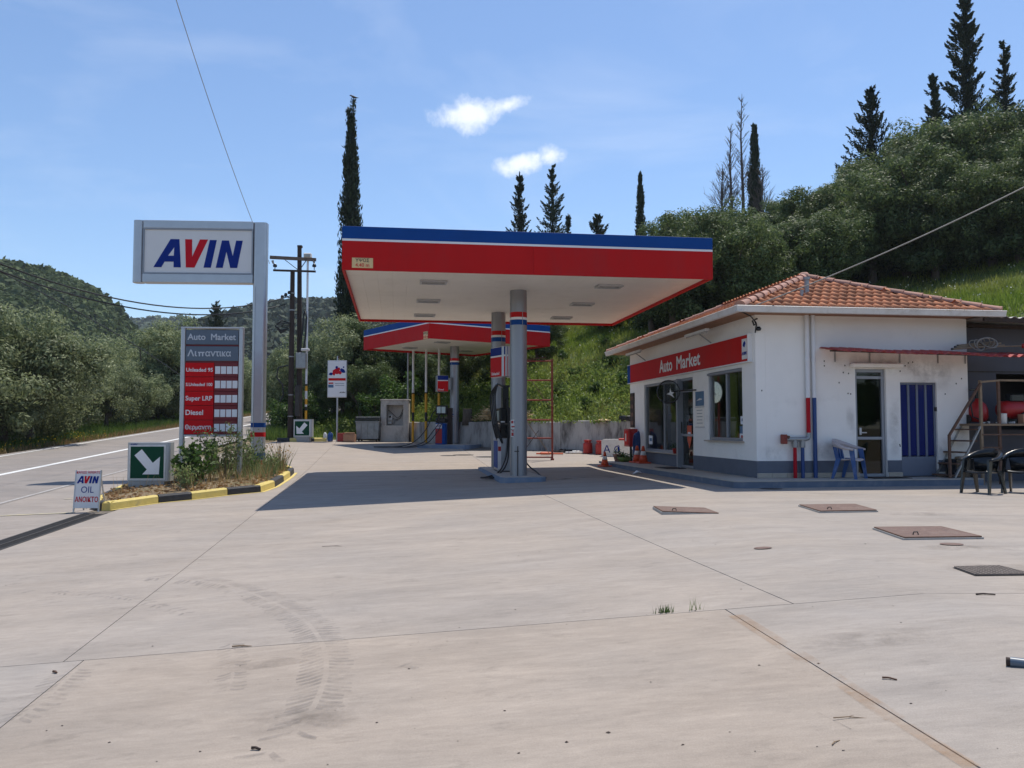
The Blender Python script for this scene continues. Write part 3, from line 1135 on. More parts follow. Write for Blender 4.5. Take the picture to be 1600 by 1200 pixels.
# ------------------------------------------------------------------ canopies
def make_canopy(name, label, loc, rz, W, D, zf, zs, fh, cols, lights, gzf, plate, seam):
    """fascia box: blue band, white stripe, red band; soffit; round columns"""
    t = thing(name, label, 'canopy', loc, rz)
    hx, hy = W / 2, D / 2
    bh, wh = fh * 0.285, fh * 0.05
    z_r = zf + fh - bh - wh
    th = 0.05
    # red panels, split at the seams
    for side in range(4):
        L = W if side % 2 == 0 else D
        n = seam
        M = Matrix.Rotation(side * R(90), 4, 'Z')
        off = (hy if side % 2 == 0 else hx)
        for k in range(n):
            x0, x1 = -L / 2 + L * k / n, -L / 2 + L * (k + 1) / n
            if k == 0:
                x0 += th if side % 2 else 0.0
            if k == n - 1:
                x1 -= th if side % 2 else 0.0
            MB(M).box(((x0 + x1) / 2, -off + th / 2, (zf + z_r) / 2), (x1 - x0 - 0.003, th, z_r - zf), 0.004).build('red_panel', 'red_panel', t)
        e = 0 if side % 2 == 0 else 2 * th
        MB(M).box((0, -off + th / 2 + 0.002, z_r + wh / 2), (L - e, th, wh)).build('white_stripe', 'white_panel', t)
        MB(M).box((0, -off + th / 2, z_r + wh + bh / 2), (L - e, th, bh), 0.004).build('blue_panel', 'blue_panel', t)
    # soffit of long white planks
    n = int(W / 0.33)
    so = MB()
    for k in range(n):
        x0, x1 = -hx + th + (W - 2 * th) * k / n, -hx + th + (W - 2 * th) * (k + 1) / n
        so.box(((x0 + x1) / 2, 0, zs + 0.02), (x1 - x0 - 0.0015, D - 2 * th - 0.01, 0.04), 0.0012)
    so.build('soffit', 'soffit_white', t)
    MB().box((0, 0, zf + fh - 0.12), (W - 2 * th - 0.01, D - 2 * th - 0.01, 0.03)).build('roof_deck', 'sheet_metal', t)
    for cx_, cy_ in cols:
        r = 0.205
        w_ = t.matrix_basis
        zb = gzf(cx_, cy_)
        col = MB().cyl((cx_, cy_, zb), (cx_, cy_, zs), r, n=32).build('column', 'column_grey', t)
        sd_ = MB()
        for k in range(4):
            a = R(20 + 90 * k)
            sd_.box((cx_ + (r) * math.cos(a), cy_ + r * math.sin(a), (zb + zs) / 2), (0.012, 0.012, zs - zb - 0.01), rz=a)
        sd_.build('seam', 'column_grey', col)
        zt = zs - 0.66
        for zz, hh, m in ((zt + 0.06, 0.125, 'red_panel'), (zt - 0.033, 0.06, 'white_panel'), (zt - 0.125, 0.125, 'blue_panel')):
            MB().cyl((cx_, cy_, zz - hh / 2), (cx_, cy_, zz + hh / 2), r + 0.004, n=32).build('band', m, col)
    for lx, ly in lights:
        lf = MB()
        w_, d_ = 0.56, 0.34
        for sx in (-1, 1):
            lf.box((lx + sx * w_ / 2, ly, zs - 0.025), (0.05, d_ + 0.05, 0.05), 0.004)
            lf.box((lx, ly + sx * d_ / 2, zs - 0.025), (w_ - 0.05, 0.05, 0.05), 0.004)
        lo = lf.build('ceiling_light', 'alu', t)
        MB().box((lx, ly, zs - 0.010), (w_ - 0.052, d_ - 0.052, 0.018)).build('lamp_glass', 'lamp_glass', lo)
        MB().cyl((lx - 0.14, ly, zs - 0.026), (lx + 0.14, ly, zs - 0.026), 0.016, n=8).build('lamp_tube', 'galvanised', lo)
    if plate:
        px, pz, pw, ph, side = plate
        M = Matrix.Rotation(side * R(90), 4, 'Z')
        off = (hy if side % 2 == 0 else hx)
        pl = MB(M).box((px, -off - 0.008, pz), (pw, 0.012, ph), 0.003).build('height_plate', 'plate_yellow', t)
        text('lettering', 'ΥΨΟΣ', 'black_band', pl, (px, -off - 0.015, pz + ph * 0.10), ph * 0.46, bold=0.015, align='CENTER', M=M, depth=0.001)
        text('lettering', '4.40 m', 'letter_red', pl, (px, -off - 0.015, pz - ph * 0.38), ph * 0.50, bold=0.012, align='CENTER', M=M, depth=0.001)
    return t


CA = R(8)
CL = Vector((-0.14, 21.77, 0))


def gl1(x, y):
    p = Matrix.Rotation(CA, 4, 'Z') @ Vector((x, y, 0)) + CL
    return gz(p.x, p.y) + 0.1


make_canopy('canopy', 'large red and blue petrol station canopy on two grey columns', CL, CA, 8.0, 8.5, 4.45, 4.52, 0.915,
            [(0.06, -1.70), (0.06, 2.25)],
            [(-2.05, -2.75), (2.05, -2.75), (-2.05, 0.1), (2.05, 0.1), (-2.05, 2.9), (2.05, 2.9)], gl1,
            (-3.58, 4.60, 0.43, 0.21, 0), 2)
C2 = Vector((-2.60, 37.60, 0))
A2 = math.atan2(36.67 - 33.24, 1.75 + 3.24)


def gl2(x, y):
    return gz(C2.x, C2.y) + 0.1


make_canopy('canopy', 'smaller red and blue canopy on a single column, farther back by the wall', C2, A2, 6.08, 6.3, 4.78, 4.87, 0.92,
            [(0.0, 0.0)], [(-1.5, -1.5), (1.5, -1.5), (-1.5, 1.5), (1.5, 1.5)], gl2, (2.85, 4.93, 0.36, 0.30, 3), 2)


# ------------------------------------------------------------------ pump islands and pumps
def pump_island(label, loc, rz, W, D, m='island_blue'):
    t = thing('pump_island', label, 'island', loc, rz)
    poly = [(-W / 2 + 0.12, -D / 2), (W / 2 - 0.12, -D / 2), (W / 2, -D / 2 + 0.12), (W / 2, D / 2 - 0.12), (W / 2 - 0.12, D / 2), (-W / 2 + 0.12, D / 2), (-W / 2, D / 2 - 0.12), (-W / 2, -D / 2 + 0.12)]
    MB().slab(poly, -0.25, 0.095).build('edge', m, t)
    MB().slab([(x * 0.93, y * 0.985) for x, y in poly], 0.096, 0.102).build('top', 'plain_concrete', t)
    return t


pump_island('blue grey raised island under the two columns of the large canopy', (-0.10, 21.95, gz(-0.1, 21.9)), CA, 1.08, 5.3)
pump_island('blue grey raised island round the column of the smaller canopy', (-2.55, 36.5, gz(-2.55, 36.5)), R(-14), 2.3, 3.2)


def hose(pts, r=0.019, parent=None, name='hose', n=26):
    """smooth rubber hose through the points"""
    P_ = [Vector(p) for p in pts]
    out = []
    for i in range(len(P_) - 1):
        p0, p1, p2, p3 = P_[max(i - 1, 0)], P_[i], P_[i + 1], P_[min(i + 2, len(P_) - 1)]
        for k in range(6):
            t = k / 6
            out.append(0.5 * ((2 * p1) + (p2 - p0) * t + (2 * p0 - 5 * p1 + 4 * p2 - p3) * t * t + (3 * p1 - p0 - 3 * p2 + p3) * t ** 3))
    out.append(P_[-1])
    return MB().tube(out, r, 7).build(name, 'black_rubber', parent)


def dispenser(label, loc, rz, hoses, far=False):
    """cabinet seen on end, hose mast, display head, nozzles"""
    t = thing('fuel_pump', label, 'fuel pump', loc, rz)
    cab = MB().box((0, 0, 0.45), (0.46, 0.92, 0.86), 0.02).build('cabinet', 'steel_grey', t)
    MB().box((0, 0, 0.01), (0.44, 0.88, 0.04)).build('foot', 'dark_iron', t)
    for s in (-1, 1):
        MB().box((s * 0.19, -0.463, 0.76), (0.085, 0.012, 0.20), 0.003).build('white_strip', 'pump_white', cab)
        MB().box((s * 0.19, -0.463, 0.36), (0.085, 0.012, 0.58), 0.003).build('side_strip', 'pump_white', cab)
        MB().box((s * 0.19, -0.466, 0.60), (0.078, 0.012, 0.12), 0.003).build('red_strip', 'red_paint', cab)
        MB().box((s * 0.234, 0, 0.45), (0.012, 0.8, 0.7), 0.003).build('side_panel', 'red_paint' if s > 0 else 'blue_panel', cab)
    MB().box((0, -0.05, 1.06), (0.30, 0.62, 0.36), 0.015).build('nozzle_bay', 'black_plastic', t)
    hd = MB().box((0, 0, 1.46), (0.36, 0.8, 0.42), 0.02).build('display_head', 'black_plastic', t)
    for s in (-1, 1):
        MB().box((s * 0.187, 0, 1.46), (0.012, 0.6, 0.26), 0.003).build('screen', 'screen_pale', hd)
        MB().box((s * 0.10, -0.41, 1.30), (0.10, 0.02, 0.035)).build('label_strip', 'plastic_white', hd)
    mast = MB()
    mast.box((0, -0.1, 1.95), (0.16, 0.34, 0.62), 0.01)
    for s in (-1, 1):
        mast.bar((s * 0.02, -0.2, 2.2), (s * 0.24, -0.25, 2.3), 0.05, 0.05)
    mast.build('hose_mast', 'black_plastic', t)
    for s in (-1, 1):
        for k, yy in enumerate((-0.34, -0.16, 0.05)):
            nz_ = MB()
            nz_.bar((s * 0.20, yy, 0.96), (s * 0.23, yy, 1.18), 0.05, 0.05, 0.01)
            nz_.bar((s * 0.22, yy, 1.14), (s * 0.29, yy - 0.03, 1.24), 0.045, 0.06, 0.01)
            nz_.tube([(s * 0.21, yy, 0.98), (s * 0.20, yy - 0.02, 0.9), (s * 0.17, yy - 0.06, 0.86)], 0.014, 6)
            nz_.build('nozzle', 'black_plastic', t)
    for h_ in hoses:
        hose(h_, parent=t)
    return t


pl_ = Vector((-0.20, 22.1, gz(-0.2, 22.1) + 0.1))
H1 = []
for s in (-1, 1):
    for k in range(4):
        y0 = -0.30 + 0.1 * k
        H1.append([(s * 0.22, y0, 2.28), (s * (0.30 + 0.03 * k), y0 - 0.12, 1.95), (s * (0.27 + 0.02 * k), y0 - 0.18, 1.4 - 0.06 * k), (s * 0.2, y0 - 0.20, 0.92 - 0.05 * k), (s * 0.12, y0 - 0.22, 0.75), (s * 0.17, y0 - 0.12, 1.0), (s * 0.23, y0, 1.16)])
H1 += [[(0.02, -0.48, 1.9), (0.03, -0.52, 1.3), (0.02, -0.50, 0.8), (-0.05, -0.6, 0.35), (-0.28, -0.95, 0.02), (-0.62, -1.35, -0.07), (-0.78, -1.50, -0.075), (-0.72, -1.62, -0.075), (-0.4, -1.55, -0.075)],
       [(0.0, -0.48, 1.8), (0.05, -0.53, 1.2), (0.05, -0.50, 0.7), (0.0, -0.62, 0.30), (-0.2, -0.95, 0.03), (-0.52, -1.42, -0.07), (-0.68, -1.60, -0.075), (-0.5, -1.70, -0.075)],
       [(0.12, -0.48, 1.6), (0.13, -0.5, 1.0), (0.16, -0.5, 0.5), (0.3, -0.5, 0.12)],
       [(0.22, -0.3, 0.7), (0.5, -0.8, 0.2), (0.62, -1.4, 0.05), (0.68, -1.9, -0.06), (0.74, -2.05, -0.06)]]
dispenser('silver fuel pump hung with black hoses between the two near columns', pl_, CA, H1)


def price_box(parent, loc, w, h, d, rz, txt):
    M = Matrix.Translation(loc) @ Matrix.Rotation(rz, 4, 'Z')
    b_ = MB(M).box((0, 0, 0), (w, d, h), 0.01).build('sign_box', 'alu', parent)
    MB(M).box((0, -d / 2 - 0.006, -h * 0.16), (w - 0.02, 0.01, h * 0.64), 0.002).build('red_face', 'price_red', b_)
    MB(M).box((0, -d / 2 - 0.006, h * 0.19), (w - 0.02, 0.01, h * 0.05)).build('white_face', 'letter_white', b_)
    MB(M).box((0, -d / 2 - 0.006, h * 0.35), (w - 0.02, 0.01, h * 0.26), 0.002).build('blue_face', 'letter_blue', b_)
    text('lettering', txt, 'letter_white', b_, (-w * 0.42, -d / 2 - 0.012, -h * 0.42), h * 0.14, bold=0.02, depth=0.001, M=M)


pb = thing('fuel_sign', 'red and blue fuel sign box high between the two near columns', 'sign', (-0.28, 21.9, 2.5), CA)
price_box(pb, Vector((-0.02, 0.0, 0.42)), 0.80, 0.80, 0.16, R(-68), 'Unleaded')
price_box(pb, Vector((0.22, 0.0, 0.42)), 0.80, 0.80, 0.16, R(62), 'Diesel')
MB().bar((0.08, -0.1, 0.5), (0.18, 1.9, 0.5), 0.05, 0.05).build('bracket', 'steel_grey', pb)

fp = Vector((-3.05, 35.9, gz(-3.05, 35.9) + 0.1))
t = thing('fuel_pump', 'slim red, white and blue diesel pump beside the far column', 'fuel pump', fp, R(-6))
cab = MB().box((0, 0, 0.47), (0.42, 0.5, 0.92), 0.02).build('cabinet', 'blue_panel', t)
MB().box((-0.06, -0.256, 0.38), (0.28, 0.012, 0.62), 0.003).build('red_face', 'red_paint', cab)
MB().box((-0.06, -0.256, 0.80), (0.28, 0.012, 0.18), 0.003).build('white_face', 'pump_white', cab)
text('lettering', 'AVIN', 'letter_blue', cab, (-0.17, -0.265, 0.78), 0.09, shear=0.2, bold=0.02, depth=0.001)
MB().box((0.02, 0, 1.04), (0.46, 0.52, 0.20), 0.05).build('top_cap', 'black_plastic', t)
MB().bar((-0.08, 0, 1.1), (-0.08, 0, 1.3), 0.04, 0.04).bar((0.1, 0, 1.1), (0.1, 0, 1.3), 0.04, 0.04).build('posts', 'black_plastic', t)
hd = MB().box((0.02, 0, 1.50), (0.50, 0.3, 0.40), 0.02).build('display_head', 'black_plastic', t)
for s in (-1, 1):
    MB().box((0.02 + s * 0.10, -0.156, 1.50), (0.17, 0.012, 0.27), 0.003).build('screen', 'screen_pale', hd)
MB().box((0.30, 0.45, 0.80), (0.20, 0.3, 1.6), 0.01).build('side_cabinet', 'dark_wood', t)
hose([(-0.1, -0.1, 1.55), (-0.32, -0.3, 1.35), (-0.5, -0.7, 0.7), (-1.0, -1.2, 0.1), (-1.8, -1.5, -0.06), (-2.6, -1.3, -0.06), (-2.2, -1.0, -0.06), (-1.4, -1.25, -0.06)], parent=t)
hose([(0.0, -0.27, 1.0), (-0.25, -0.5, 0.6), (-0.6, -0.9, 0.12), (-1.2, -1.3, -0.06), (-2.0, -1.6, -0.06), (-2.5, -1.6, -0.06)], parent=t)
hose([(0.1, -0.27, 0.95), (-0.1, -0.6, 0.5), (-0.4, -1.0, 0.1), (-0.9, -1.5, -0.06), (-1.6, -1.7, -0.06)], parent=t)
pb = thing('fuel_sign', 'red and blue diesel sign box on the far column', 'sign', (-3.13, 37.2, 0), R(0))
price_box(pb, Vector((0, -0.1, 3.15)), 0.50, 0.72, 0.42, R(16), 'Diesel')
MB().box((0.3, 0.0, 3.15), (0.16, 0.2, 0.5)).build('bracket', 'steel_grey', pb)


# notices stuck on the near column
def sticker(loc, w, h, label, cells):
    t = thing('notice', label, 'notice', loc, CA)
    MB().box((0, 0, 0), (w, 0.006, h), 0.001).build('sheet', 'plastic_white', t)
    for x, z, ww, hh, m in cells:
        MB().box((x, -0.005, z), (ww, 0.005, hh)).build('pictogram', m, t)


cN = Matrix.Rotation(CA, 4, 'Z') @ Vector((0.06, -1.70, 0)) + CL
sticker((cN.x - 0.115, cN.y - 0.178, 1.28), 0.14, 0.22, 'white safety notice with red and blue pictograms on the near column', [(-0.035, 0.05, 0.05, 0.06, 'red_paint'), (0.035, 0.05, 0.045, 0.06, 'blue_panel'), (0, -0.06, 0.11, 0.03, 'red_paint')])
sticker((cN.x - 0.14, cN.y - 0.163, 1.06), 0.08, 0.17, 'small red fire notice below the white notice on the near column', [(0, -0.02, 0.06, 0.08, 'red_paint'), (0, 0.06, 0.05, 0.03, 'red_paint')])
c2 = Vector((-2.6, 37.6, 0))
sticker((c2.x - 0.07, c2.y - 0.2, 1.75), 0.16, 0.24, 'small white notice stuck on the far column', [(0, 0.04, 0.10, 0.07, 'blue_panel'), (0, -0.06, 0.12, 0.03, 'red_paint')])
t = thing('conduit', 'thin dark conduit rising up the foot of the near column', 'pipe', (cN.x - 0.02, cN.y - 0.225, gz(cN.x, cN.y) + 0.1))
MB().cyl((0, 0, 0), (0, 0, 0.72), 0.012, n=8).build('tube', 'dark_iron', t)
MB().bar((-0.08, 0.0, 0.60), (0.03, 0.0, 0.60), 0.02, 0.02).build('clamp', 'dark_iron', t)

# ------------------------------------------------------------------ the shop
OX, OY, BA = 5.15, 17.55, R(8)
shop = thing('shop_building', 'white shop with a hipped clay tile roof and red fascia sign', 'building', (OX, OY, 0), BA)
BW, BD, ZP, ZE = 4.9, 9.48, 0.14, 3.62
ML = Matrix.Rotation(R(-90), 4, 'Z')   # left wall frame: x = -distance back, y = into the wall


def wall_sheet(mb, x0, x1, z0, z1, th, holes, y=0.0):
    xs_ = sorted({x0, x1, *[h[0] for h in holes], *[h[1] for h in holes]})
    zs_ = sorted({z0, z1, *[h[2] for h in holes], *[h[3] for h in holes]})

    def open_(i, j):
        if i < 0 or j < 0 or i >= len(xs_) - 1 or j >= len(zs_) - 1:
            return True
        cx_, cz_ = (xs_[i] + xs_[i + 1]) / 2, (zs_[j] + zs_[j + 1]) / 2
        return any(h[0] < cx_ < h[1] and h[2] < cz_ < h[3] for h in holes)
    for i in range(len(xs_) - 1):
        for j in range(len(zs_) - 1):
            if open_(i, j):
                continue
            a, b, c_, d = xs_[i], xs_[i + 1], zs_[j], zs_[j + 1]
            mb.add([(a, y, c_), (b, y, c_), (b, y, d), (a, y, d)], [(0, 1, 2, 3)])
            mb.add([(a, y + th, c_), (b, y + th, c_), (b, y + th, d), (a, y + th, d)], [(3, 2, 1, 0)])
            if open_(i - 1, j):
                mb.add([(a, y, c_), (a, y, d), (a, y + th, d), (a, y + th, c_)], [(0, 1, 2, 3)])
            if open_(i + 1, j):
                mb.add([(b, y, c_), (b, y + th, c_), (b, y + th, d), (b, y, d)], [(0, 1, 2, 3)])
            if open_(i, j - 1):
                mb.add([(a, y, c_), (a, y + th, c_), (b, y + th, c_), (b, y, c_)], [(0, 1, 2, 3)])
            if open_(i, j + 1):
                mb.add([(a, y, d), (b, y, d), (b, y + th, d), (a, y + th, d)], [(0, 1, 2, 3)])


LH = [(-7.95, -4.75, 0.50, 2.50), (-4.75, -3.76, ZP, 2.50), (-2.70, -0.70, 0.90, 2.52)]
FH = [(2.25, 2.96, ZP, 2.46), (3.29, 4.15, ZP, 2.18)]
mb = MB(ML)
wall_sheet(mb, -BD, 0, ZP, ZE, 0.22, LH)
mb.build('wall', 'wall_white', shop)
mb = MB()
wall_sheet(mb, 0.222, BW, ZP, ZE, 0.22, FH, 0.0)
mb.build('wall', 'wall_white', shop)
MB().box((BW - 0.11, BD / 2 + 0.11, (ZP + ZE) / 2), (0.22, BD - 0.226, ZE - ZP)).build('wall', 'wall_white', shop)
MB().box((BW / 2, BD - 0.11, (ZP + ZE) / 2), (BW - 0.446, 0.218, ZE - ZP)).build('wall', 'wall_white', shop)
# plinth band, a few mm proud
for a, b in ((-BD + 0.003, -4.752), (-3.758, 0.008)):
    MB(ML).box(((a + b) / 2, -0.0045, (ZP + 0.002 + 0.495) / 2), (b - a, 0.0075, 0.493 - ZP)).build('plinth', 'plinth_grey', shop)
for a, b in ((0.003, 2.248), (2.962, 3.288), (4.152, BW)):
    MB().box(((a + b) / 2, -0.0045, (ZP + 0.10 + 0.495) / 2), (b - a, 0.0075, 0.395 - ZP)).build('plinth', 'plinth_grey', shop)
k = 0.0
while k < BW - 0.05:
    a, b = k, min(k + 0.33, BW)
    if not (2.25 < (a + b) / 2 < 2.96 or 3.29 < (a + b) / 2 < 4.15):
        MB().box(((a + b) / 2 + 0.004, -0.010, ZP + 0.049), (b - a - 0.006, 0.018, 0.094), 0.003).build('skirting_tile', 'skirting_tile', shop)
    k += 0.33
# porch with a tiled top
pp = [(-0.88, -0.84), (-0.78, -0.93), (4.6, -0.80), (4.6, 0.0), (0.0, 0.0), (0.0, BD), (-1.05, BD), (-1.05, 6.5)]
MB().slab(pp, -0.3, ZP - 0.02).build('porch', 'porch_blue', shop)
MB().slab([(x * 1.01 if x < 0 else x, y * 1.01 if y < 0 else y) for x, y in pp], ZP - 0.019, ZP).build('porch_top', 'porch_tile', shop)
# inside
MB().box((BW / 2, BD / 2, ZP + 0.005), (BW - 0.5, BD - 0.5, 0.01)).build('shop_floor', 'interior_floor', shop)
MB().box((3.1, BD / 2 + 0.3, 1.75), (0.05, BD - 1.3, 3.2)).build('inner_wall', 'interior_dark', shop)
MB().box((BW / 2, BD / 2, 3.0), (BW - 0.5, BD - 0.5, 0.05)).build('ceiling', 'interior_dark', shop)
MB().box((1.7, 3.0, 1.5), (2.7, 0.06, 2.9)).build('inner_wall', 'interior_dark', shop)
MB().box((1.15, 2.2, 1.5), (1.7, 0.05, 2.9)).build('inner_wall', 'interior_dark', shop)
# curtain behind the near window
mb = MB()
n = 24
vv, ff = [], []
for i in range(n + 1):
    y = 1.80 + 0.66 * i / n
    x = 0.36 + 0.035 * math.sin(i * 1.7)
    vv += [(x, y, 0.75), (x, y, 2.6)]
    if i:
        ff.append((2 * i - 2, 2 * i, 2 * i + 1, 2 * i - 1))
mb.add(vv, ff, True)
mb.build('curtain', 'curtain_green', shop)
# shelving seen through the big window
sh = thing('shelf_unit', 'dark shelf unit with goods inside the shop behind the large window', 'shelves', (OX, OY, 0), BA)
for z in (0.5, 0.95, 1.4, 1.85):
    MB().box((2.7, 6.0, z), (0.4, 3.0, 0.03)).build('shelf', 'interior_dark', sh)
for y in (4.55, 6.0, 7.45):
    MB().box((2.72, y, 1.15), (0.38, 0.04, 2.1)).build('upright', 'interior_dark', sh)
gm = MB()
for z in (0.52, 0.97, 1.42):
    y = 4.65
    while y < 7.35:
        w = random.uniform(0.07, 0.2)
        hgt = random.uniform(0.14, 0.34)
        gm.box((2.62, y + w / 2, z + hgt / 2), (0.14, w * 0.9, hgt), 0.005)
        y += w + random.choice((0.01, 0.02, 0.12))
gm.build('goods', 'goods_mixed', sh, 'stuff')
sh = thing('counter', 'shop counter inside behind the near window', 'counter', (OX, OY, 0), BA)
MB().box((1.1, 1.4, 0.62), (0.5, 1.1, 0.95), 0.02).build('front', 'interior_dark', sh)
MB().box((1.1, 1.4, 1.12), (0.62, 1.25, 0.05), 0.01).build('top', 'weathered_wood', sh)
for i, (y, x, tilt) in enumerate(((7.45, 0.5, 0.05), (7.30, 0.55, -0.02), (7.62, 0.5, 0.10))):
    b_ = thing('broom', ('broom with a pale wooden stick leaning inside the far shop window', 'second pale broom stick inside the far shop window, slanting less', 'shorter pale broom inside the far shop window, nearest its frame')[i], 'broom', (0, 0, 0))
    b_.location = Matrix.Rotation(BA, 4, 'Z') @ Vector((x, y, ZP)) + Vector((OX, OY, 0))
    MB().cyl((0, 0, 0.1), (tilt * 1.5 - 0.1, -tilt * 3.5, 1.9 - 0.2 * (i == 2)), 0.018, n=8).build('stick', 'straw', b_)
    MB().prism([(-0.13, 0), (0.13, 0), (0.04, 0.3), (-0.04, 0.3)], -0.03, 0.03).build('head', 'straw', b_)


def window(x0, x1, z0, z1, mulls, name, glass='shop_glass', M=ML, fw=0.07, dep=0.08, yy=0.07, rails=(), parent=None):
    w = thing0(name, parent or shop)
    f = MB(M)
    fwv = fw
    for x in (x0 + fwv / 2, x1 - fwv / 2):
        f.box((x, yy, (z0 + z1) / 2), (fwv, dep, z1 - z0), 0.006)
    for z in (z0 + fwv / 2, z1 - fwv / 2):
        f.box(((x0 + x1) / 2, yy, z), (x1 - x0 - 2 * fwv, dep, fwv), 0.006)
    f.build('frame', 'alu_frame', w)
    for m_ in mulls:
        MB(M).box((m_, yy + 0.003, (z0 + z1) / 2), (fw * 0.8, dep * 0.9, z1 - z0 - 2 * fw), 0.005).build('mullion', 'alu_frame', w)
    for z in rails:
        MB(M).box(((x0 + x1) / 2, yy + 0.002, z), (x1 - x0 - 2 * fw, dep * 0.95, fw * 0.9), 0.005).build('rail', 'alu_frame', w)
    ed = [x0 + fw, *mulls, x1 - fw]
    for a, b in zip(ed[:-1], ed[1:]):
        zz = [z0 + fw, *rails, z1 - fw]
        for c_, d in zip(zz[:-1], zz[1:]):
            MB(M).add([(a, yy + 0.01, c_), (b, yy + 0.01, c_), (b, yy + 0.01, d), (a, yy + 0.01, d)], [(0, 1, 2, 3)]).build('pane', glass, w)
    return w


def thing0(name, parent):
    o = bpy.data.objects.new(name, None)
    COL.objects.link(o)
    o.parent = parent
    return o


w = window(-7.95, -4.82, 0.50, 2.50, [-6.2], 'window')
MB(ML).box((-6.36, -0.03, 0.482), (3.24, 0.10, 0.03), 0.006).build('sill', 'skirting_tile', w)
w = window(-4.80, -3.76, ZP, 2.50, [], 'door', glass='door_glass', rails=(2.16, 1.0))
MB(ML).bar((-4.62, 0.0, 1.05), (-4.62, 0.0, 1.35), 0.03, 0.03, 0.005).build('handle', 'black_plastic', w)
MB(ML).box((-4.78, -0.022, 1.32), (0.10, 0.12, 2.36), 0.006).build('jamb', 'alu_frame', w)
w = window(-2.70, -0.70, 0.90, 2.52, [-1.68], 'window')
MB(ML).box((-1.7, -0.04, 0.885), (2.16, 0.12, 0.03), 0.006).build('sill', 'skirting_tile', w)
MB(ML).box((-1.7, -0.01, 2.475), (2.0, 0.04, 0.05)).build('shutter_box', 'alu_frame', w)
# front door: glazed in two panels
w = window(2.25, 2.96, ZP, 2.46, [], 'door', glass='door_glass', M=None, rails=(0.97, 2.28), fw=0.07, yy=0.10)
MB().box((2.37, 0.045, 1.12), (0.05, 0.05, 0.16), 0.01).bar((2.37, 0.015, 1.09), (2.50, 0.015, 1.09), 0.025, 0.025, 0.005).build('handle', 'alu', w)
MB().box((2.6, 0.5, 1.3), (1.1, 0.04, 2.4)).build('dark_door_backing', 'dark_green_backing', w)  # sheet added behind the panes; the glass's dark green reflection is in its colour
# blue metal door with four raised strips
dw = thing0('door', shop)
MB().box((3.72, 0.075, 0.36), (0.82, 0.05, 0.42), 0.006).build('kick_panel', 'grey_door', dw)
for k in range(4):
    MB().box((3.415 + k * 0.204, 0.085, 1.36), (0.150, 0.035, 1.54), 0.006).build('blue_strip', 'blue_door', dw)
fr = MB()
for k in range(5):
    fr.box((3.312 + k * 0.204, 0.08, 1.36), (0.05, 0.06, 1.58), 0.006)
fr.box((3.72, 0.078, 2.155), (0.86, 0.06, 0.045), 0.006)
fr.build('frame', 'grey_door', dw)
MB().box((4.13, 0.03, 1.6), (0.035, 0.06, 0.09), 0.005).build('hinge', 'dark_iron', dw)

# red fascia sign over the left wall
sg = thing0('fascia_sign', shop)
MB(ML).box((-4.80 + 0.14, -0.05, 2.905), (8.94, 0.09, 0.565), 0.006).build('red_face', 'red_panel', sg)
MB(ML).box((-9.30, -0.05, 2.905), (0.32, 0.09, 0.565), 0.006).build('blue_end', 'blue_panel', sg)
for z in (2.612, 3.198):
    MB(ML).box((-4.8, -0.052, z), (9.34, 0.10, 0.02)).build('trim', 'white_panel', sg)
MB(ML).box((-0.32, -0.103, 2.89), (0.25, 0.012, 0.44), 0.003).build('logo_plate', 'sign_white', sg)
MB(ML).box((-0.165, -0.052, 2.905), (0.02, 0.10, 0.58)).build('trim', 'white_panel', sg)
text('lettering', 'AVIN', 'letter_blue', sg, (-0.43, -0.112, 2.76), 0.10, bold=0.03, shear=0.25, depth=0.001, M=ML)
MB(ML).prism([(-0.39, 2.96), (-0.30, 2.92), (-0.24, 3.0), (-0.27, 3.06), (-0.36, 3.03)], -0.112, -0.11).build('logo_mark', 'letter_blue', sg)
text('lettering', 'Auto', 'letter_white', sg, (-6.12, -0.104, 2.755), 0.49, bold=0.02, fit=1.10, depth=0.006, M=ML)
text('lettering', 'Market', 'letter_white', sg, (-4.72, -0.104, 2.755), 0.49, bold=0.02, fit=1.74, depth=0.006, M=ML)

# fluorescent lamps above the sign
for L0, L1 in ((6.88, 8.36), (1.61, 3.06)):
    la = thing0('wall_lamp', shop)
    MB(ML).box((-(L0 + L1) / 2, -0.42, 3.46), (L1 - L0, 0.09, 0.06), 0.008).build('housing', 'gutter_white', la)
    MB(ML).cyl((-L0 - 0.05, -0.42, 3.415), (-L1 + 0.05, -0.42, 3.415), 0.018, n=8).build('tube', 'lamp_glass', la)
    MB(ML).tube([(-(L0 + L1) / 2, -0.42, 3.45), (-(L0 + L1) / 2, -0.3, 3.40), (-(L0 + L1) / 2, -0.05, 3.22)], 0.015, 6).build('bracket', 'galvanised', la)

# camera and cable at the corner
MB().lathe([(0.0, 0), (0.045, 0.01), (0.055, 0.05), (0.03, 0.09), (0.0, 0.095)], 12, (0.06, -0.05, 3.24)).build('camera_dome', 'black_plastic', shop)
MB().tube([(-0.5, -0.42, 3.60), (-0.2, -0.25, 3.52), (-0.03, -0.05, 3.45), (0.02, -0.03, 3.38), (-0.01, -0.03, 3.2)], 0.014, 6).build('cable', 'cable_black', shop)
MB().tube([(-0.10, -0.10, 3.45), (-0.05, -0.06, 3.36), (0.01, -0.05, 3.40), (-0.04, -0.06, 3.47), (0.03, -0.05, 3.50)], 0.018, 6).build('cable', 'cable_black', shop)
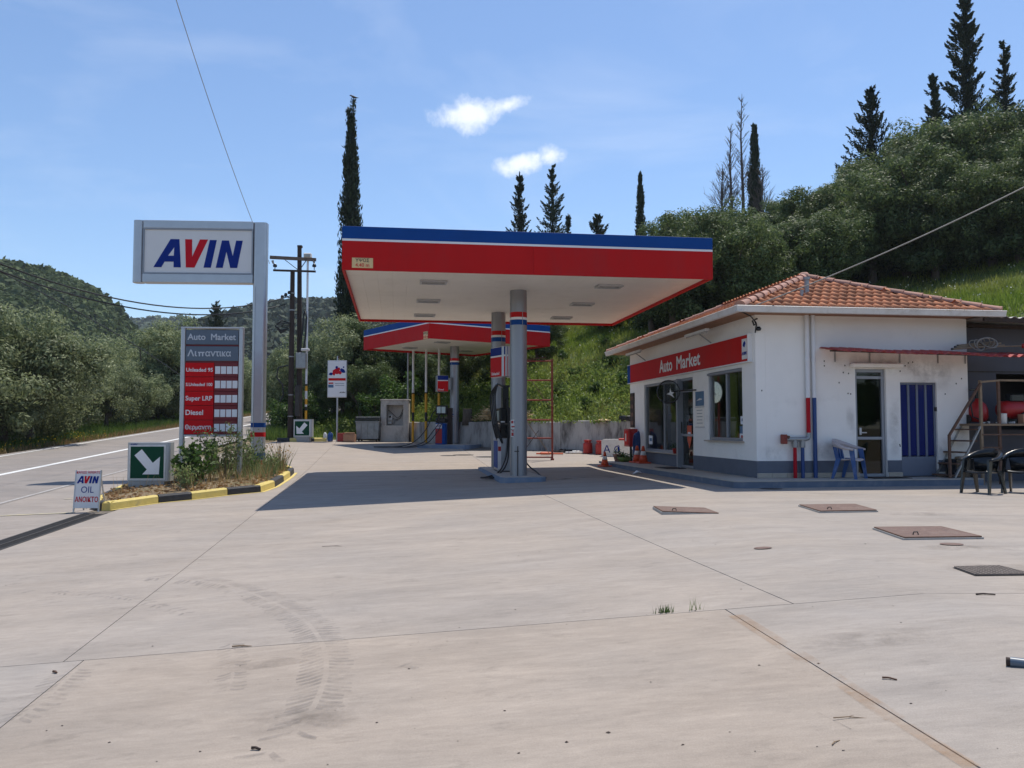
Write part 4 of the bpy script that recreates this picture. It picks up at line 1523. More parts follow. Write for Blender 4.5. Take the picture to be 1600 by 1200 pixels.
# canopy lamp over the front door and its nail holes
MB().box((2.70, -0.09, 2.53), (1.16, 0.16, 0.085), 0.012).build('door_lamp', 'soffit_white', shop)
hm = MB()
for x, z in ((2.02, 2.53), (2.10, 2.36), (1.98, 2.38), (1.88, 2.16), (2.08, 1.93), (2.14, 1.92), (3.30, 2.42), (3.42, 2.54), (3.5, 2.6), (4.35, 1.93), (4.62, 2.16), (4.75, 2.27), (1.55, 2.52), (1.55, 2.62), (3.6, 2.62), (0.13, 1.98), (3.26, 0.8), (3.25, 0.83)):
    hm.box((x, -0.002, z), (0.022, 0.008, 0.03))
hm.build('nail_holes', 'dark_iron', shop)
for x, z, w_, h_ in ((3.14, 1.42, 0.26, 0.7), (3.11, 0.95, 0.28, 0.8), (4.72, 1.1, 0.3, 0.8), (0.4, 0.66, 0.8, 0.34), (2.12, 1.35, 0.22, 0.7), (4.3, 0.75, 0.5, 0.5), (1.6, 0.7, 0.9, 0.4), (4.0, 2.3, 1.2, 0.7)):
    MB().add([(x - w_ / 2, -0.003, z - h_ / 2), (x + w_ / 2, -0.003, z - h_ / 2), (x + w_ / 2, -0.003, z + h_ / 2), (x - w_ / 2, -0.003, z + h_ / 2)], [(0, 1, 2, 3)]).build('grime_patch', 'wall_grime', shop)
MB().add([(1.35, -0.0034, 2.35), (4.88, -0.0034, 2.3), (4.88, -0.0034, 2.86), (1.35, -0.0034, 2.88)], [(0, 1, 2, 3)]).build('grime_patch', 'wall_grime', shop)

# ---- roof: hip over the block, eaves 0.55 out
EO = 0.56
ex0, ex1, ey0, ey1 = -EO, BW + 0.38, -EO, BD + EO
ez, pitch = 3.66, R(22)
rw = (ex1 - ex0) / 2
rz_ = ez + rw * math.tan(pitch)
ax = (ex0 + ex1) / 2
ya, yb = ey0 + rw, ey1 - rw
roof = thing0('roof', shop)
# soffit board and underlay
MB().box(((ex0 + ex1) / 2, (ey0 + ey1) / 2, ez - 0.045), (ex1 - ex0 - 0.06, ey1 - ey0 - 0.06, 0.05)).build('eave_board', 'soffit_wood', roof)
mb = MB()
zz = ez - 0.015
mb.add([(ex0, ey0, zz), (ex1, ey0, zz), (ex1, ey1, zz), (ex0, ey1, zz), (ax, ya, rz_ - 0.03), (ax, yb, rz_ - 0.03)],
       [(0, 1, 4), (1, 2, 5, 4), (2, 3, 5), (3, 0, 4, 5)])
mb.build('underlay', 'soffit_wood', roof)
# one clay tile: s-shaped, 0.21 wide, 0.42 long, lower end at y=0
TW, TL, EXPO = 0.205, 0.44, 0.365
prof = []
for i in range(9):
    u = i / 8
    if u < 0.62:
        prof.append((u * TW, 0.058 * math.sin(math.pi * u / 0.62)))
    else:
        prof.append((u * TW, -0.012 * math.sin(math.pi * (u - 0.62) / 0.38)))
tv, tf = [], []
for y, dz in ((0.0, 0.030), (TL, 0.004)):
    for x, z in prof:
        tv.append((x - TW / 2, y, z + dz))
for x, z in prof:
    tv.append((x - TW / 2, 0.0, z + 0.012))
n = len(prof)
for i in range(n - 1):
    tf.append((i, i + 1, n + i + 1, n + i))
    tf.append((2 * n + i, 2 * n + i + 1, i + 1, i))
tile_me = bpy.data.meshes.new('roof_tile')
tile_me.from_pydata(tv, [], tf)
tile_me.polygons.foreach_set('use_smooth', [i % 2 == 0 for i in range(len(tf))])
tile_me.materials.append(MATS['terracotta'])
tva = np.array(tv)
rest_v, rest_f = [], []
slen = rw / math.cos(pitch)
ntile = 0


def tile_at(M, single):
    global ntile
    if single and ntile < 298:
        o = bpy.data.objects.new('roof_tile', tile_me)
        COL.objects.link(o)
        o.parent = roof
        o.matrix_basis = M
        ntile += 1
    else:
        k = len(rest_v) * len(tv)
        A_ = np.array(M)
        rest_v.append(tva @ A_[:3, :3].T + A_[:3, 3])
        rest_f.extend([tuple(i + k for i in f) for f in tf])


nrow = int(slen / EXPO) + 1
jr = random.Random(3)


def slope(origin, along, up2, length, tri, single_rows):
    """origin: eave start; along: unit along eave; up2: horizontal unit uphill"""
    along = Vector(along)
    upv = Vector((up2[0] * math.cos(pitch), up2[1] * math.cos(pitch), math.sin(pitch)))
    nor = along.cross(upv)
    ncol = int(length / TW)
    for r_ in range(nrow):
        s0 = r_ * EXPO - 0.03
        run = (s0 + TL * 0.45) * math.cos(pitch)
        for c_ in range(ncol + 1):
            a = (c_ + 0.5) * TW
            if a < run - 0.02 or a > length - run + 0.02:
                continue
            p = Vector(origin) + along * a + upv * s0
            rot = Matrix((along, upv, nor)).transposed().to_4x4()
            M = Matrix.Translation(p) @ rot @ Matrix.Rotation(jr.uniform(-0.018, 0.018), 4, 'Z') @ Matrix.Rotation(jr.uniform(-0.010, 0.012), 4, 'X')
            tile_at(M, r_ < single_rows)


slope((ex0, ey0, ez), (1, 0, 0), (0, 1), ex1 - ex0, True, 99)
slope((ex0, ey1, ez), (0, -1, 0), (1, 0), ey1 - ey0, False, 4)
slope((ex1, ey0, ez), (0, 1, 0), (-1, 0), ey1 - ey0, False, 0)
slope((ex1, ey1, ez), (-1, 0, 0), (0, -1), ex1 - ex0, True, 0)
o = mesh_np('roof_tiles_beyond', np.concatenate(rest_v), np.array(rest_f), 'terracotta', roof, 'stuff')

# hip and ridge caps
cv, cf = [], []
n = 8
for y, r_ in ((0.0, 0.125), (0.05, 0.115), (0.44, 0.095)):
    for i in range(n + 1):
        a = math.pi * i / n
        cv.append((r_ * math.cos(a), y, r_ * 0.85 * math.sin(a)))
for j in range(2):
    for i in range(n):
        k = j * (n + 1) + i
        cf.append((k, k + 1, k + n + 2, k + n + 1))
cf.append(tuple(range(n + 1)))
cap_me = bpy.data.meshes.new('ridge_tile')
cap_me.from_pydata(cv, [], cf)
cap_me.polygons.foreach_set('use_smooth', [True] * (len(cf) - 1) + [False])
cap_me.materials.append(MATS['ridge_clay'])


def caps(p0, p1):
    p0, p1 = Vector(p0), Vector(p1)
    d = (p1 - p0).normalized()
    side = d.cross(Vector((0, 0, 1))).normalized()
    nor = side.cross(d)
    n_ = int((p1 - p0).length / 0.40)
    for k in range(n_ + 1):
        o = bpy.data.objects.new('ridge_tile', cap_me)
        COL.objects.link(o)
        o.parent = roof
        o.matrix_basis = Matrix.Translation(p0 + d * (0.40 * k - 0.02) + nor * 0.035) @ Matrix((side, d, nor)).transposed().to_4x4() @ Matrix.Rotation(jr.uniform(-0.03, 0.03), 4, 'Z')


caps((ex0, ey0, ez), (ax, ya, rz_))
caps((ex1, ey0, ez), (ax, ya, rz_))
caps((ax, ya, rz_), (ax, yb, rz_))
caps((ex1, ey1, ez), (ax, yb, rz_))
caps((ex0, ey1, ez), (ax, yb, rz_))
MB().lathe([(0.14, 0), (0.15, 0.08), (0.08, 0.17), (0.0, 0.18)], 14, (ax, ya, rz_ - 0.02)).build('ridge_knob', 'ridge_clay', roof)
# vent pipes through the tiles
MB().cyl((1.55, 0.7, 3.95), (1.55, 0.7, 4.52), 0.05, n=12).cyl((1.55, 0.7, 4.50), (1.55, 0.7, 4.56), 0.075, n=12).build('vent_pipe', 'galvanised', roof)
MB().cyl((1.30, 0.45, 3.9), (1.30, 0.45, 4.22), 0.04, n=12).build('vent_pipe', 'galvanised', roof)


# gutters
def gutter(p0, p1, out):
    p0, p1, out = Vector(p0), Vector(p1), Vector(out)
    prof = [(0.0, 0.06), (0.0, -0.06), (0.03, -0.075), (0.10, -0.07), (0.13, 0.03), (0.145, 0.045), (0.13, 0.055), (0.12, 0.035), (0.09, -0.055), (0.015, -0.05), (0.012, 0.06)]
    v = []
    for p in (p0, p1):
        for o_, z in prof:
            v.append(p + out * o_ + Vector((0, 0, z)))
    n_ = len(prof)
    f = [(i, (i + 1) % n_, n_ + (i + 1) % n_, n_ + i) for i in range(n_)] + [tuple(range(n_)), tuple(reversed(range(n_, 2 * n_)))]
    m_ = MB()
    m_.add(v, f)
    return m_.build('gutter', 'gutter_white', roof)


gutter((ex0 - 0.13, ey0 - 0.004, ez - 0.03), (ex1 + 0.06, ey0 - 0.004, ez - 0.03), (0, -1, 0))
gutter((ex0 - 0.004, ey0 - 0.13, ez - 0.032), (ex0 - 0.004, ey1, ez - 0.032), (-1, 0, 0))

# standpipes on the front wall: white above, red and blue below
for i, (x, m, lab) in enumerate(((1.13, 'pipe_red', 'white standpipe painted red below, on the shop front'), (1.27, 'pipe_blue', 'white standpipe painted blue below, on the shop front'))):
    t = thing('standpipe', lab, 'pipe', (OX, OY, 0), BA)
    MB().cyl((x, -0.07, 1.83), (x, -0.07, 3.6), 0.045, n=16).build('upper_pipe', 'pipe_white', t)
    MB().cyl((x, -0.07, 2.6), (x, -0.07, 2.68), 0.052, n=16).build('coupling', 'pipe_white', t)
    if i == 0:
        MB().cyl((x, -0.07, 1.08), (x, -0.07, 1.83), 0.043, n=16).build('painted_pipe', m, t)
        MB().tube([(x, -0.07, 1.09), (x, -0.07, 1.02), (x - 0.03, -0.08, 0.97), (x - 0.10, -0.09, 0.955)], 0.046, 12).build('elbow', 'galvanised', t)
    else:
        MB().cyl((x, -0.07, ZP), (x, -0.07, 1.83), 0.043, n=16).build('painted_pipe', m, t)
t = thing('fill_pipe', 'galvanised filling manifold with short red and blue legs on the shop front', 'pipe', (OX, OY, 0), BA)
MB().cyl((0.60, -0.10, 0.955), (1.05, -0.10, 0.955), 0.048, n=14).build('manifold', 'galvanised', t)
for x in (0.80, 0.97):
    MB().cyl((x, -0.10, 0.955), (x, -0.10, 0.80), 0.042, n=12).build('branch', 'galvanised', t)
    MB().cyl((x, -0.10, 0.78), (x, -0.10, 0.90), 0.056, n=12).build('collar', 'galvanised', t)
MB().cyl((0.80, -0.10, ZP), (0.80, -0.10, 0.80), 0.038, n=12).build('red_leg', 'pipe_red', t)
MB().cyl((0.97, -0.10, ZP), (0.97, -0.10, 0.80), 0.038, n=12).build('blue_leg', 'pipe_blue', t)
MB().box((0.56, -0.10, 0.955), (0.09, 0.16, 0.20), 0.012).build('end_cap', 'rust_red', t)
MB().lathe([(0.03, 0), (0.05, 0.03), (0.05, 0.09), (0.03, 0.1)], 12, (0.64, -0.10, 0.93)).build('valve', 'rust', t)


def bl(x, y, z=0.0):
    return Matrix.Rotation(BA, 4, 'Z') @ Vector((x, y, 0)) + Vector((OX, OY, z))


# ------------------------------------------------------------------ awning over the shop's doors
t = thing('awning', 'red corrugated sheet awning over the doors of the shop front', 'awning', bl(1.44, 0, 2.9), BA)
v, f = [], []
nx_, ny_ = 150, 4
for j in range(ny_ + 1):
    for i in range(nx_ + 1):
        x = 4.46 * i / nx_
        y = -0.95 * j / ny_
        v.append((x, y - 0.005, -0.135 * j / ny_ - 0.016 * x + 0.026 * math.sin(x * 2 * math.pi / 0.21) + 0.012 * math.sin(x * 3.1)))
for j in range(ny_):
    for i in range(nx_):
        a = j * (nx_ + 1) + i
        f.append((a, a + nx_ + 1, a + nx_ + 2, a + 1))
k = len(v)
v += [(p[0], p[1], p[2] - 0.006) for p in v]
f += [tuple(reversed([i + k for i in q_])) for q_ in f]
for i in range(nx_):
    a = ny_ * (nx_ + 1) + i
    f.append((a, a + k, a + k + 1, a + 1))
mb = MB()
mb.add(v, f)
mb.build('sheet', 'awning_red', t)
for x in (0.35, 1.15, 1.85, 2.75, 3.40):
    MB().bar((x, -0.02, -0.06 - 0.02 * x), (x, -0.02, -0.30), 0.02, 0.02).build('bracket', 'galvanised', t)
MB().bar((0, -0.45, -0.10), (4.4, -0.45, -0.17), 0.03, 0.03).build('support_rail', 'dark_iron', t)

t = thing('cable_coil', 'tangled coil of pale cable lying on the red awning', 'cable', bl(4.95, -0.45, 2.80), BA)
for k in range(7):
    pts = []
    for i in range(15):
        a = 2 * math.pi * i / 14
        pts.append((0.05 * k - 0.15 + 0.16 * math.cos(a), 0.10 * math.sin(a + k), 0.16 + 0.12 * math.sin(a) + 0.01 * k))
    MB().tube(pts, 0.012, 5).build('loop', 'cable_pale', t)
for i, (dx, zz, ln) in enumerate(((-0.75, 0.05, 1.25), (-0.62, 0.10, 1.1), (-0.5, 0.14, 0.95))):
    p = thing('pole', ('dark pole lying lowest on the awning beside the cable coil', 'middle dark pole lying on the awning beside the coil', 'top dark pole lying on the awning beside the coil')[i], 'pole', bl(4.95 + dx, -0.5 + 0.08 * i, 2.82 + zz), BA)
    MB().cyl((0, 0, 0), (ln, 0.05, 0.10), 0.022, n=8).build('shaft', 'weathered_wood', p)
    MB().cyl((-0.03, 0, -0.003), (0.0, 0, 0), 0.026, n=8).build('end', 'dark_iron', p)
t = thing('mop_stick', 'thin stick with a red ball end sticking out from the awning', 'stick', bl(5.2, -0.55, 2.93), BA)
MB().cyl((0, 0, 0), (0.62, -0.02, 0.02), 0.012, n=8).build('stick', 'weathered_wood', t)
MB().lathe([(0, -0.055), (0.04, -0.04), (0.058, 0), (0.04, 0.04), (0, 0.055)], 12, (0.62, -0.02, 0.02)).build('ball', 'red_paint', t)

# ------------------------------------------------------------------ dark annex on the right with its steel platform
an = thing('annex', 'dark grey annex with a sheet roof adjoining the white shop', 'building', bl(BW + 0.02, 0.45, 0), BA)
mb = MB()
wall_sheet(mb, 0.0, 6.0, 0.0, 3.45, 0.2, [(1.02, 2.7, 1.15, 2.42)])
mb.build('wall', 'annex_grey', an)
MB().box((5.9, 2.3, 1.72), (0.2, 4.2, 3.44)).build('wall', 'annex_grey', an)
MB().box((3.0, 4.5, 1.72), (5.7, 0.2, 3.44)).build('wall', 'annex_grey', an)
MB().box((3.0, 1.6, 1.8), (5.5, 0.05, 3.2)).build('inner_wall', 'black_band', an)
MB().box((3.0, -0.006, 2.46), (5.98, 0.012, 0.03)).build('ledge', 'dark_iron', an)
v, f = [], []
for j in range(2):
    for i in range(161):
        x = -0.05 + 6.6 * i / 160
        v.append((x, -1.05 + j * 6.0, 3.58 - 0.028 * x + 0.03 * j * 6 + 0.022 * math.sin(x * 2 * math.pi / 0.21)))
for i in range(160):
    f.append((i, i + 1, 161 + i + 1, 161 + i))
k = len(v)
v += [(p[0], p[1], p[2] - 0.008) for p in v]
f += [tuple(reversed([i + k for i in q_])) for q_ in f]
f += [(i, i + k, i + k + 1, i + 1) for i in range(160)]
mb = MB()
mb.add(v, f)
mb.build('roof_sheet', 'sheet_metal', an)
MB().bar((-0.02, -1.0, 3.515), (6.5, -1.0, 3.33), 0.06, 0.08).bar((-0.02, -0.1, 3.50), (6.5, -0.1, 3.34), 0.06, 0.08).build('rafters', 'dark_wood', an)

pf = thing('platform', 'rusty steel platform with stairs and handrail beside the shop', 'platform', bl(4.72, -0.62, 0), BA)
deck_z, rail_z = 1.26, 2.20
for x, y in ((0.0, 0), (0.42, 0), (2.4, 0), (0.0, 0.95), (2.4, 0.95)):
    MB().bar((x, y, 0), (x, y, rail_z if y == 0 else deck_z), 0.055, 0.055, 0.004).build('post', 'weathered_wood' if x < 0.3 else 'rust', pf)
MB().box((1.2, 0.48, deck_z), (2.5, 1.02, 0.045), 0.004).build('deck', 'weathered_wood', pf)
MB().bar((-0.03, -0.03, rail_z - 0.04), (0.45, -0.03, rail_z), 0.05, 0.04).bar((0.42, -0.03, rail_z), (2.45, -0.03, rail_z), 0.05, 0.04).build('handrail', 'weathered_wood', pf)
for z in (1.05, 0.78, 0.30):
    MB().bar((0.0, -0.032, z), (1.3 if z > 0.9 else 0.45, -0.032, z), 0.022, 0.03).build('cross_bar', 'rust', pf)
for y in (0.0, 0.62):
    MB().bar((-0.72, y, 0.02), (0.0, y, deck_z), 0.05, 0.03).build('stringer', 'galvanised', pf)
for k in range(5):
    fr_ = (k + 0.7) / 5.2
    MB().box((-0.72 + 0.72 * fr_, 0.31, 0.02 + deck_z * fr_), (0.22, 0.62, 0.03), 0.003).build('step', 'rust', pf)
MB().bar((-0.76, -0.02, 1.03), (0.0, -0.02, rail_z - 0.06), 0.05, 0.04).build('stair_rail', 'rust', pf)
MB().bar((-0.76, -0.02, 0.0), (-0.76, -0.02, 1.05), 0.045, 0.045).build('post', 'rust', pf)


def on_deck(x, y):
    return Matrix.Rotation(BA, 4, 'Z') @ Vector((4.72 + x, -0.62 + y, 0)) + Vector((OX, OY, deck_z + 0.023))


t = thing('fire_extinguisher', 'wheeled red fire extinguisher with black valve head on the platform', 'extinguisher', on_deck(0.36, 0.55), BA)
MB().lathe([(0.0, 0.03), (0.15, 0.05), (0.19, 0.14), (0.19, 0.30), (0.15, 0.42), (0.07, 0.50), (0.05, 0.56)], 20).build('cylinder', 'red_paint', t)
MB().cyl((0, 0, 0.55), (0, 0, 0.72), 0.055, n=12).box((-0.05, 0, 0.74), (0.30, 0.05, 0.04), 0.008).build('valve_head', 'black_plastic', t)
MB().tube([(0.03, -0.05, 0.68), (-0.18, -0.12, 0.62), (-0.28, -0.14, 0.4), (-0.24, -0.14, 0.15), (-0.1, -0.2, 0.08)], 0.016, 6).build('hose', 'black_rubber', t)
for s in (-1, 1):
    MB().cyl((s * 0.20, 0.05, 0.10), (s * 0.24, 0.05, 0.10), 0.10, n=16).build('wheel', 'black_rubber', t)
t = thing('air_compressor', 'red air compressor tank with motor and wheel on the platform', 'compressor', on_deck(1.08, 0.42), BA)
MB().lathe([(0.0, -0.34), (0.12, -0.33), (0.19, -0.27), (0.20, -0.1), (0.20, 0.2), (0.17, 0.30), (0.0, 0.34)], 20).build('tank', 'red_paint', t)
t.children[0].rotation_euler = (0, R(90), 0)
t.children[0].location = (0, 0, 0.30)
MB().box((0.06, 0, 0.56), (0.34, 0.2, 0.18), 0.03).build('motor', 'black_plastic', t)
for s in (-1, 1):
    MB().cyl((0.14, s * 0.19, 0.13), (0.14, s * 0.235, 0.13), 0.125, n=20).build('wheel', 'black_rubber', t)
    MB().cyl((0.14, s * 0.236, 0.13), (0.14, s * 0.245, 0.13), 0.07, n=16).build('hub', 'plastic_white', t)
    MB().bar((-0.2, s * 0.1, 0), (-0.2, s * 0.1, 0.18), 0.03, 0.03).build('foot', 'black_plastic', t)
t = thing('paint_tin', 'small white paint tin standing at the edge of the platform', 'tin', on_deck(0.60, 0.12), BA)
MB().lathe([(0.075, 0), (0.08, 0.005), (0.08, 0.20), (0.085, 0.21), (0.075, 0.215)], 18).build('tin_body', 'plastic_white', t)
MB().cyl((0, 0, 0.215), (0, 0, 0.222), 0.07, n=18).build('lid', 'galvanised', t)
t = thing('carton', 'small brown carton on the platform below the red tank', 'box', on_deck(1.12, 0.10), BA)
MB().box((0, 0, 0.10), (0.24, 0.16, 0.20), 0.004).build('carton_body', 'cardboard', t)
MB().box((0, 0, 0.203), (0.05, 0.162, 0.004)).build('tape', 'straw', t)
for k in range(9):
    x = 0.12 + 0.1 * k + random.uniform(-0.03, 0.03)
    t = thing('hand_tool', 'small tool or rag lying in the clutter on the platform', 'tool', on_deck(x, 0.08 + 0.06 * (k % 3)), random.uniform(0, 3), 'small clutter along the platform edge')
    MB().bar((-0.06, 0, 0.015), (0.05, 0, 0.02), 0.022, 0.02, 0.004).build('shaft', ('plastic_white', 'dark_iron', 'rust')[k % 3], t)
    MB().box((0.06, 0, 0.025), (0.04, 0.06, 0.045), 0.008).build('head', ('dark_iron', 'plastic_white', 'galvanised')[k % 3], t)
t = thing('rag_bin', 'dark crate with rags standing under the platform stairs', 'crate', bl(4.45, -0.28, 0.0), BA)
MB().box((0, 0, 0.28), (0.42, 0.36, 0.5), 0.01).build('crate_body', 'black_plastic', t)
MB().box((-0.05, -0.1, 0.55), (0.22, 0.16, 0.07), 0.03).build('rag', 'weathered_wood', t)


# ------------------------------------------------------------------ plastic armchairs
def armchair(label, loc, rz, m_shell, m_leg, group=None, solid=False):
    t = thing('plastic_chair', label, 'chair', loc, rz, group)
    # seat
    v, f = [], []
    n_ = 8
    for j in range(n_ + 1):
        for i in range(n_ + 1):
            u, w_ = i / n_ - 0.5, j / n_
            x = u * (0.46 - 0.06 * w_)
            y = -0.22 + 0.43 * w_
            v.append((x, y, 0.43 - 0.035 * w_ - 0.02 * math.cos(u * math.pi) - (0.03 if j == 0 else 0)))
    for j in range(n_):
        for i in range(n_):
            a = j * (n_ + 1) + i
            f.append((a, a + 1, a + n_ + 2, a + n_ + 1))
    k = len(v)
    v += [(p[0], p[1], p[2] - 0.02) for p in v]
    f += [tuple(reversed([i + k for i in q_])) for q_ in f]
    ring_ = list(range(n_ + 1)) + [j * (n_ + 1) + n_ for j in range(1, n_ + 1)] + [n_ * (n_ + 1) + i for i in range(n_ - 1, -1, -1)] + [j * (n_ + 1) for j in range(n_ - 1, 0, -1)]
    for a in range(len(ring_)):
        b = (a + 1) % len(ring_)
        f.append((ring_[b], ring_[a], ring_[a] + k, ring_[b] + k))
    mb = MB()
    mb.add(v, f, True)
    mb.build('seat', m_shell, t)
    # curved back with slots: five ribs and a broad top
    rib = MB()
    for i in range(5):
        a = (i - 2) * 0.085
        rib.add([(a - 0.038, 0.20 + 0.03 * abs(i - 2) * -0.4, 0.40), (a + 0.038, 0.20 - 0.012 * abs(i - 2), 0.40),
                 (a * 1.05 + 0.036, 0.275 - 0.02 * abs(i - 2), 0.66), (a * 1.05 - 0.036, 0.275 - 0.02 * abs(i - 2), 0.66),
                 (a - 0.038, 0.222 - 0.012 * abs(i - 2), 0.40), (a + 0.03, 0.222 - 0.012 * abs(i - 2), 0.40),
                 (a * 1.05 + 0.026, 0.295 - 0.02 * abs(i - 2), 0.66), (a * 1.05 - 0.026, 0.295 - 0.02 * abs(i - 2), 0.66)],
                [(0, 1, 2, 3), (7, 6, 5, 4), (0, 3, 7, 4), (1, 5, 6, 2)])
    if not solid:
        rib.build('back_slats', m_leg, t)
    else:
        v, f = [], []
        for i in range(15):
            an_ = R(-72 + 144 * i / 14)
            for rr_, z in ((0.215, 0.39), (0.245, 0.55), (0.275, 0.72), (0.290, 0.72), (0.262, 0.55), (0.232, 0.39)):
                v.append((rr_ * 0.93 * math.sin(an_), 0.02 + rr_ * math.cos(an_), z - 0.05 * abs(i - 7) / 7 * (z > 0.6)))
        for i in range(14):
            for e in range(6):
                f.append((i * 6 + e, i * 6 + (e + 1) % 6, (i + 1) * 6 + (e + 1) % 6, (i + 1) * 6 + e))
        mb = MB()
        mb.add(v, f, True)
        mb.build('back_shell', m_shell, t)
    # top band that runs down into the arms
    pts, wd = [], []
    for i in range(25):
        a = -1 + 2 * i / 24
        s_ = abs(a)
        if s_ < 0.5:
            an_ = a / 0.5 * R(75)
            x, y, z = 0.26 * math.sin(an_), 0.02 + 0.28 * math.cos(an_), 0.74 - 0.06 * (s_ / 0.5) ** 2
            wd.append(0.17 - 0.09 * (s_ / 0.5))
        else:
            q_ = (s_ - 0.5) / 0.5
            x = math.copysign(0.26 + 0.025 * math.sin(q_ * math.pi), a)
            y = 0.09 - 0.30 * q_
            z = 0.68 - 0.06 * q_ ** 0.6 - 0.015 * q_
            wd.append(0.08 - 0.045 * q_)
        pts.append((x, y, z))
    v, f = [], []
    for (x, y, z), w_ in zip(pts, wd):
        L_ = math.hypot(x, y - 0.0) or 1
        ox, oy = x / L_ * 0.022, y / L_ * 0.022
        flat = max(0, 0.05 - w_ * 0.2)
        v += [(x - ox, y - oy, z - w_ / 2), (x + ox + flat * (1 if x > 0 else -1), y + oy, z - w_ / 2), (x + ox + flat * (1 if x > 0 else -1), y + oy, z + w_ / 2), (x - ox, y - oy, z + w_ / 2)]
    for i in range(24):
        for e in range(4):
            f.append((i * 4 + e, i * 4 + (e + 1) % 4, (i + 1) * 4 + (e + 1) % 4, (i + 1) * 4 + e))
    f += [(3, 2, 1, 0), (96, 97, 98, 99)]
    mb = MB()
    mb.add(v, f, True)
    mb.build('arm_band', m_shell, t)
    for sx in (-1, 1):
        for sy in (-1, 1):
            mb = MB()
            top = Vector((sx * 0.225, -0.20 if sy < 0 else 0.17, 0.62 if sy < 0 else 0.42))
            bot = Vector((sx * 0.265, -0.27 if sy < 0 else 0.27, 0.0))
            w_ = 0.10
            mb.add([top + Vector((-0.012 * sx, 0, 0)), top + Vector((0.03 * sx, 0, 0)), top + Vector((0.03 * sx, -sy * w_, 0)), top + Vector((-0.012 * sx, -sy * w_, 0)),
                    bot + Vector((-0.012 * sx, 0, 0)), bot + Vector((0.015 * sx, 0, 0)), bot + Vector((0.015 * sx, -sy * w_ * 0.55, 0)), bot + Vector((-0.012 * sx, -sy * w_ * 0.55, 0))],
                   [(0, 1, 2, 3), (7, 6, 5, 4), (0, 4, 5, 1), (1, 5, 6, 2), (2, 6, 7, 3), (3, 7, 4, 0)])
            mb.build('leg', m_leg, t)
    return t


armchair('blue plastic armchair with faded seat and arms against the white wall', bl(1.84, -0.40, ZP), R(46), 'faded_plastic', 'blue_plastic')
armchair('glossy black plastic armchair in full view before the platform', (8.62, 15.30, 0.0), R(-62), 'black_plastic', 'black_plastic', solid=True)
armchair('glossy black plastic armchair cut off by the picture edge', (9.40, 15.40, 0.0), R(-48), 'black_plastic', 'black_plastic', solid=True)

# ------------------------------------------------------------------ small things about the shop
t = thing('round_mirror', 'round dark rimmed disc on an arm beside the glass door', 'mirror', bl(-0.55, 4.05, 2.12), BA)
Mm = Matrix.Rotation(R(150), 4, 'Z')
n = 24
v, f = [(0, -0.06, 0)], []
for r_, y in ((0.12, -0.05), (0.21, -0.025), (0.275, 0.0)):
    for i in range(n):
        a = 2 * math.pi * i / n
        v.append((r_ * math.cos(a), y, r_ * math.sin(a)))
for i in range(n):
    j = (i + 1) % n
    f.append((0, 1 + i, 1 + j))
    for k in range(2):
        f.append((1 + k * n + i, 1 + (k + 1) * n + i, 1 + (k + 1) * n + j, 1 + k * n + j))
MB(Mm).tube([(0.29 * math.cos(2 * math.pi * i / 28), 0.0, 0.29 * math.sin(2 * math.pi * i / 28)) for i in range(29)], 0.02, 6).build('rim', 'black_plastic', t)
mb = MB(Mm)
mb.add([(0.28 * math.cos(2 * math.pi * i / n), 0.012, 0.28 * math.sin(2 * math.pi * i / n)) for i in range(n)], [tuple(range(n))])
mb.build('back_plate', 'smoked_plate', t)
MB(Mm).prism([(-0.16, -0.16), (-0.10, -0.06), (-0.16, -0.02), (-0.08, 0.0), (-0.05, 0.10), (-0.03, -0.02), (0.05, -0.06), (-0.04, -0.08)], 0.014, 0.018).build('sticker', 'plastic_white', t)
MB().tube([(0.02, 0.02, 0.0), (0.25, -0.25, 0.02), (0.55, -0.55, 0.03)], 0.018, 6).build('arm', 'black_plastic', t)

t = thing('poster', 'blue landscape poster on the white wall between door and window', 'poster', bl(0, 3.27, 1.92), BA)
MB(ML).box((0, -0.006, 0), (0.57, 0.01, 0.36), 0.002).build('sheet', 'paper_blue', t)
MB(ML).prism([(-0.2, -0.05), (0.15, -0.03), (0.2, -0.01), (0.0, 0.01)], -0.015, -0.012).build('print', 'plastic_white', t)
t = thing('notice_board', 'pale framed notice below the blue poster on the white wall', 'notice', bl(0, 3.27, 1.46), BA)
MB(ML).box((0, -0.006, 0), (0.58, 0.01, 0.50), 0.002).build('board', 'soffit_white', t)
for z in (-0.25, 0.25):
    MB(ML).box((0, -0.008, z), (0.60, 0.016, 0.02)).build('frame', 'alu', t)
for k in range(5):
    MB(ML).box((0, -0.013, 0.17 - 0.08 * k), (0.4 - 0.05 * (k % 2), 0.003, 0.012)).build('text_line', 'price_grey', t)
t = thing('wall_board', 'narrow weathered brown board at the far end of the white wall', 'board', bl(0, 9.18, 1.2), BA)
MB(ML).box((0, -0.02, 0.55), (0.42, 0.03, 1.1), 0.004).build('board', 'dark_wood', t)
for k in range(4):
    MB(ML).box((0, -0.038, 0.15 + 0.26 * k), (0.30, 0.006, 0.12)).build('faded_print', 'rust', t)
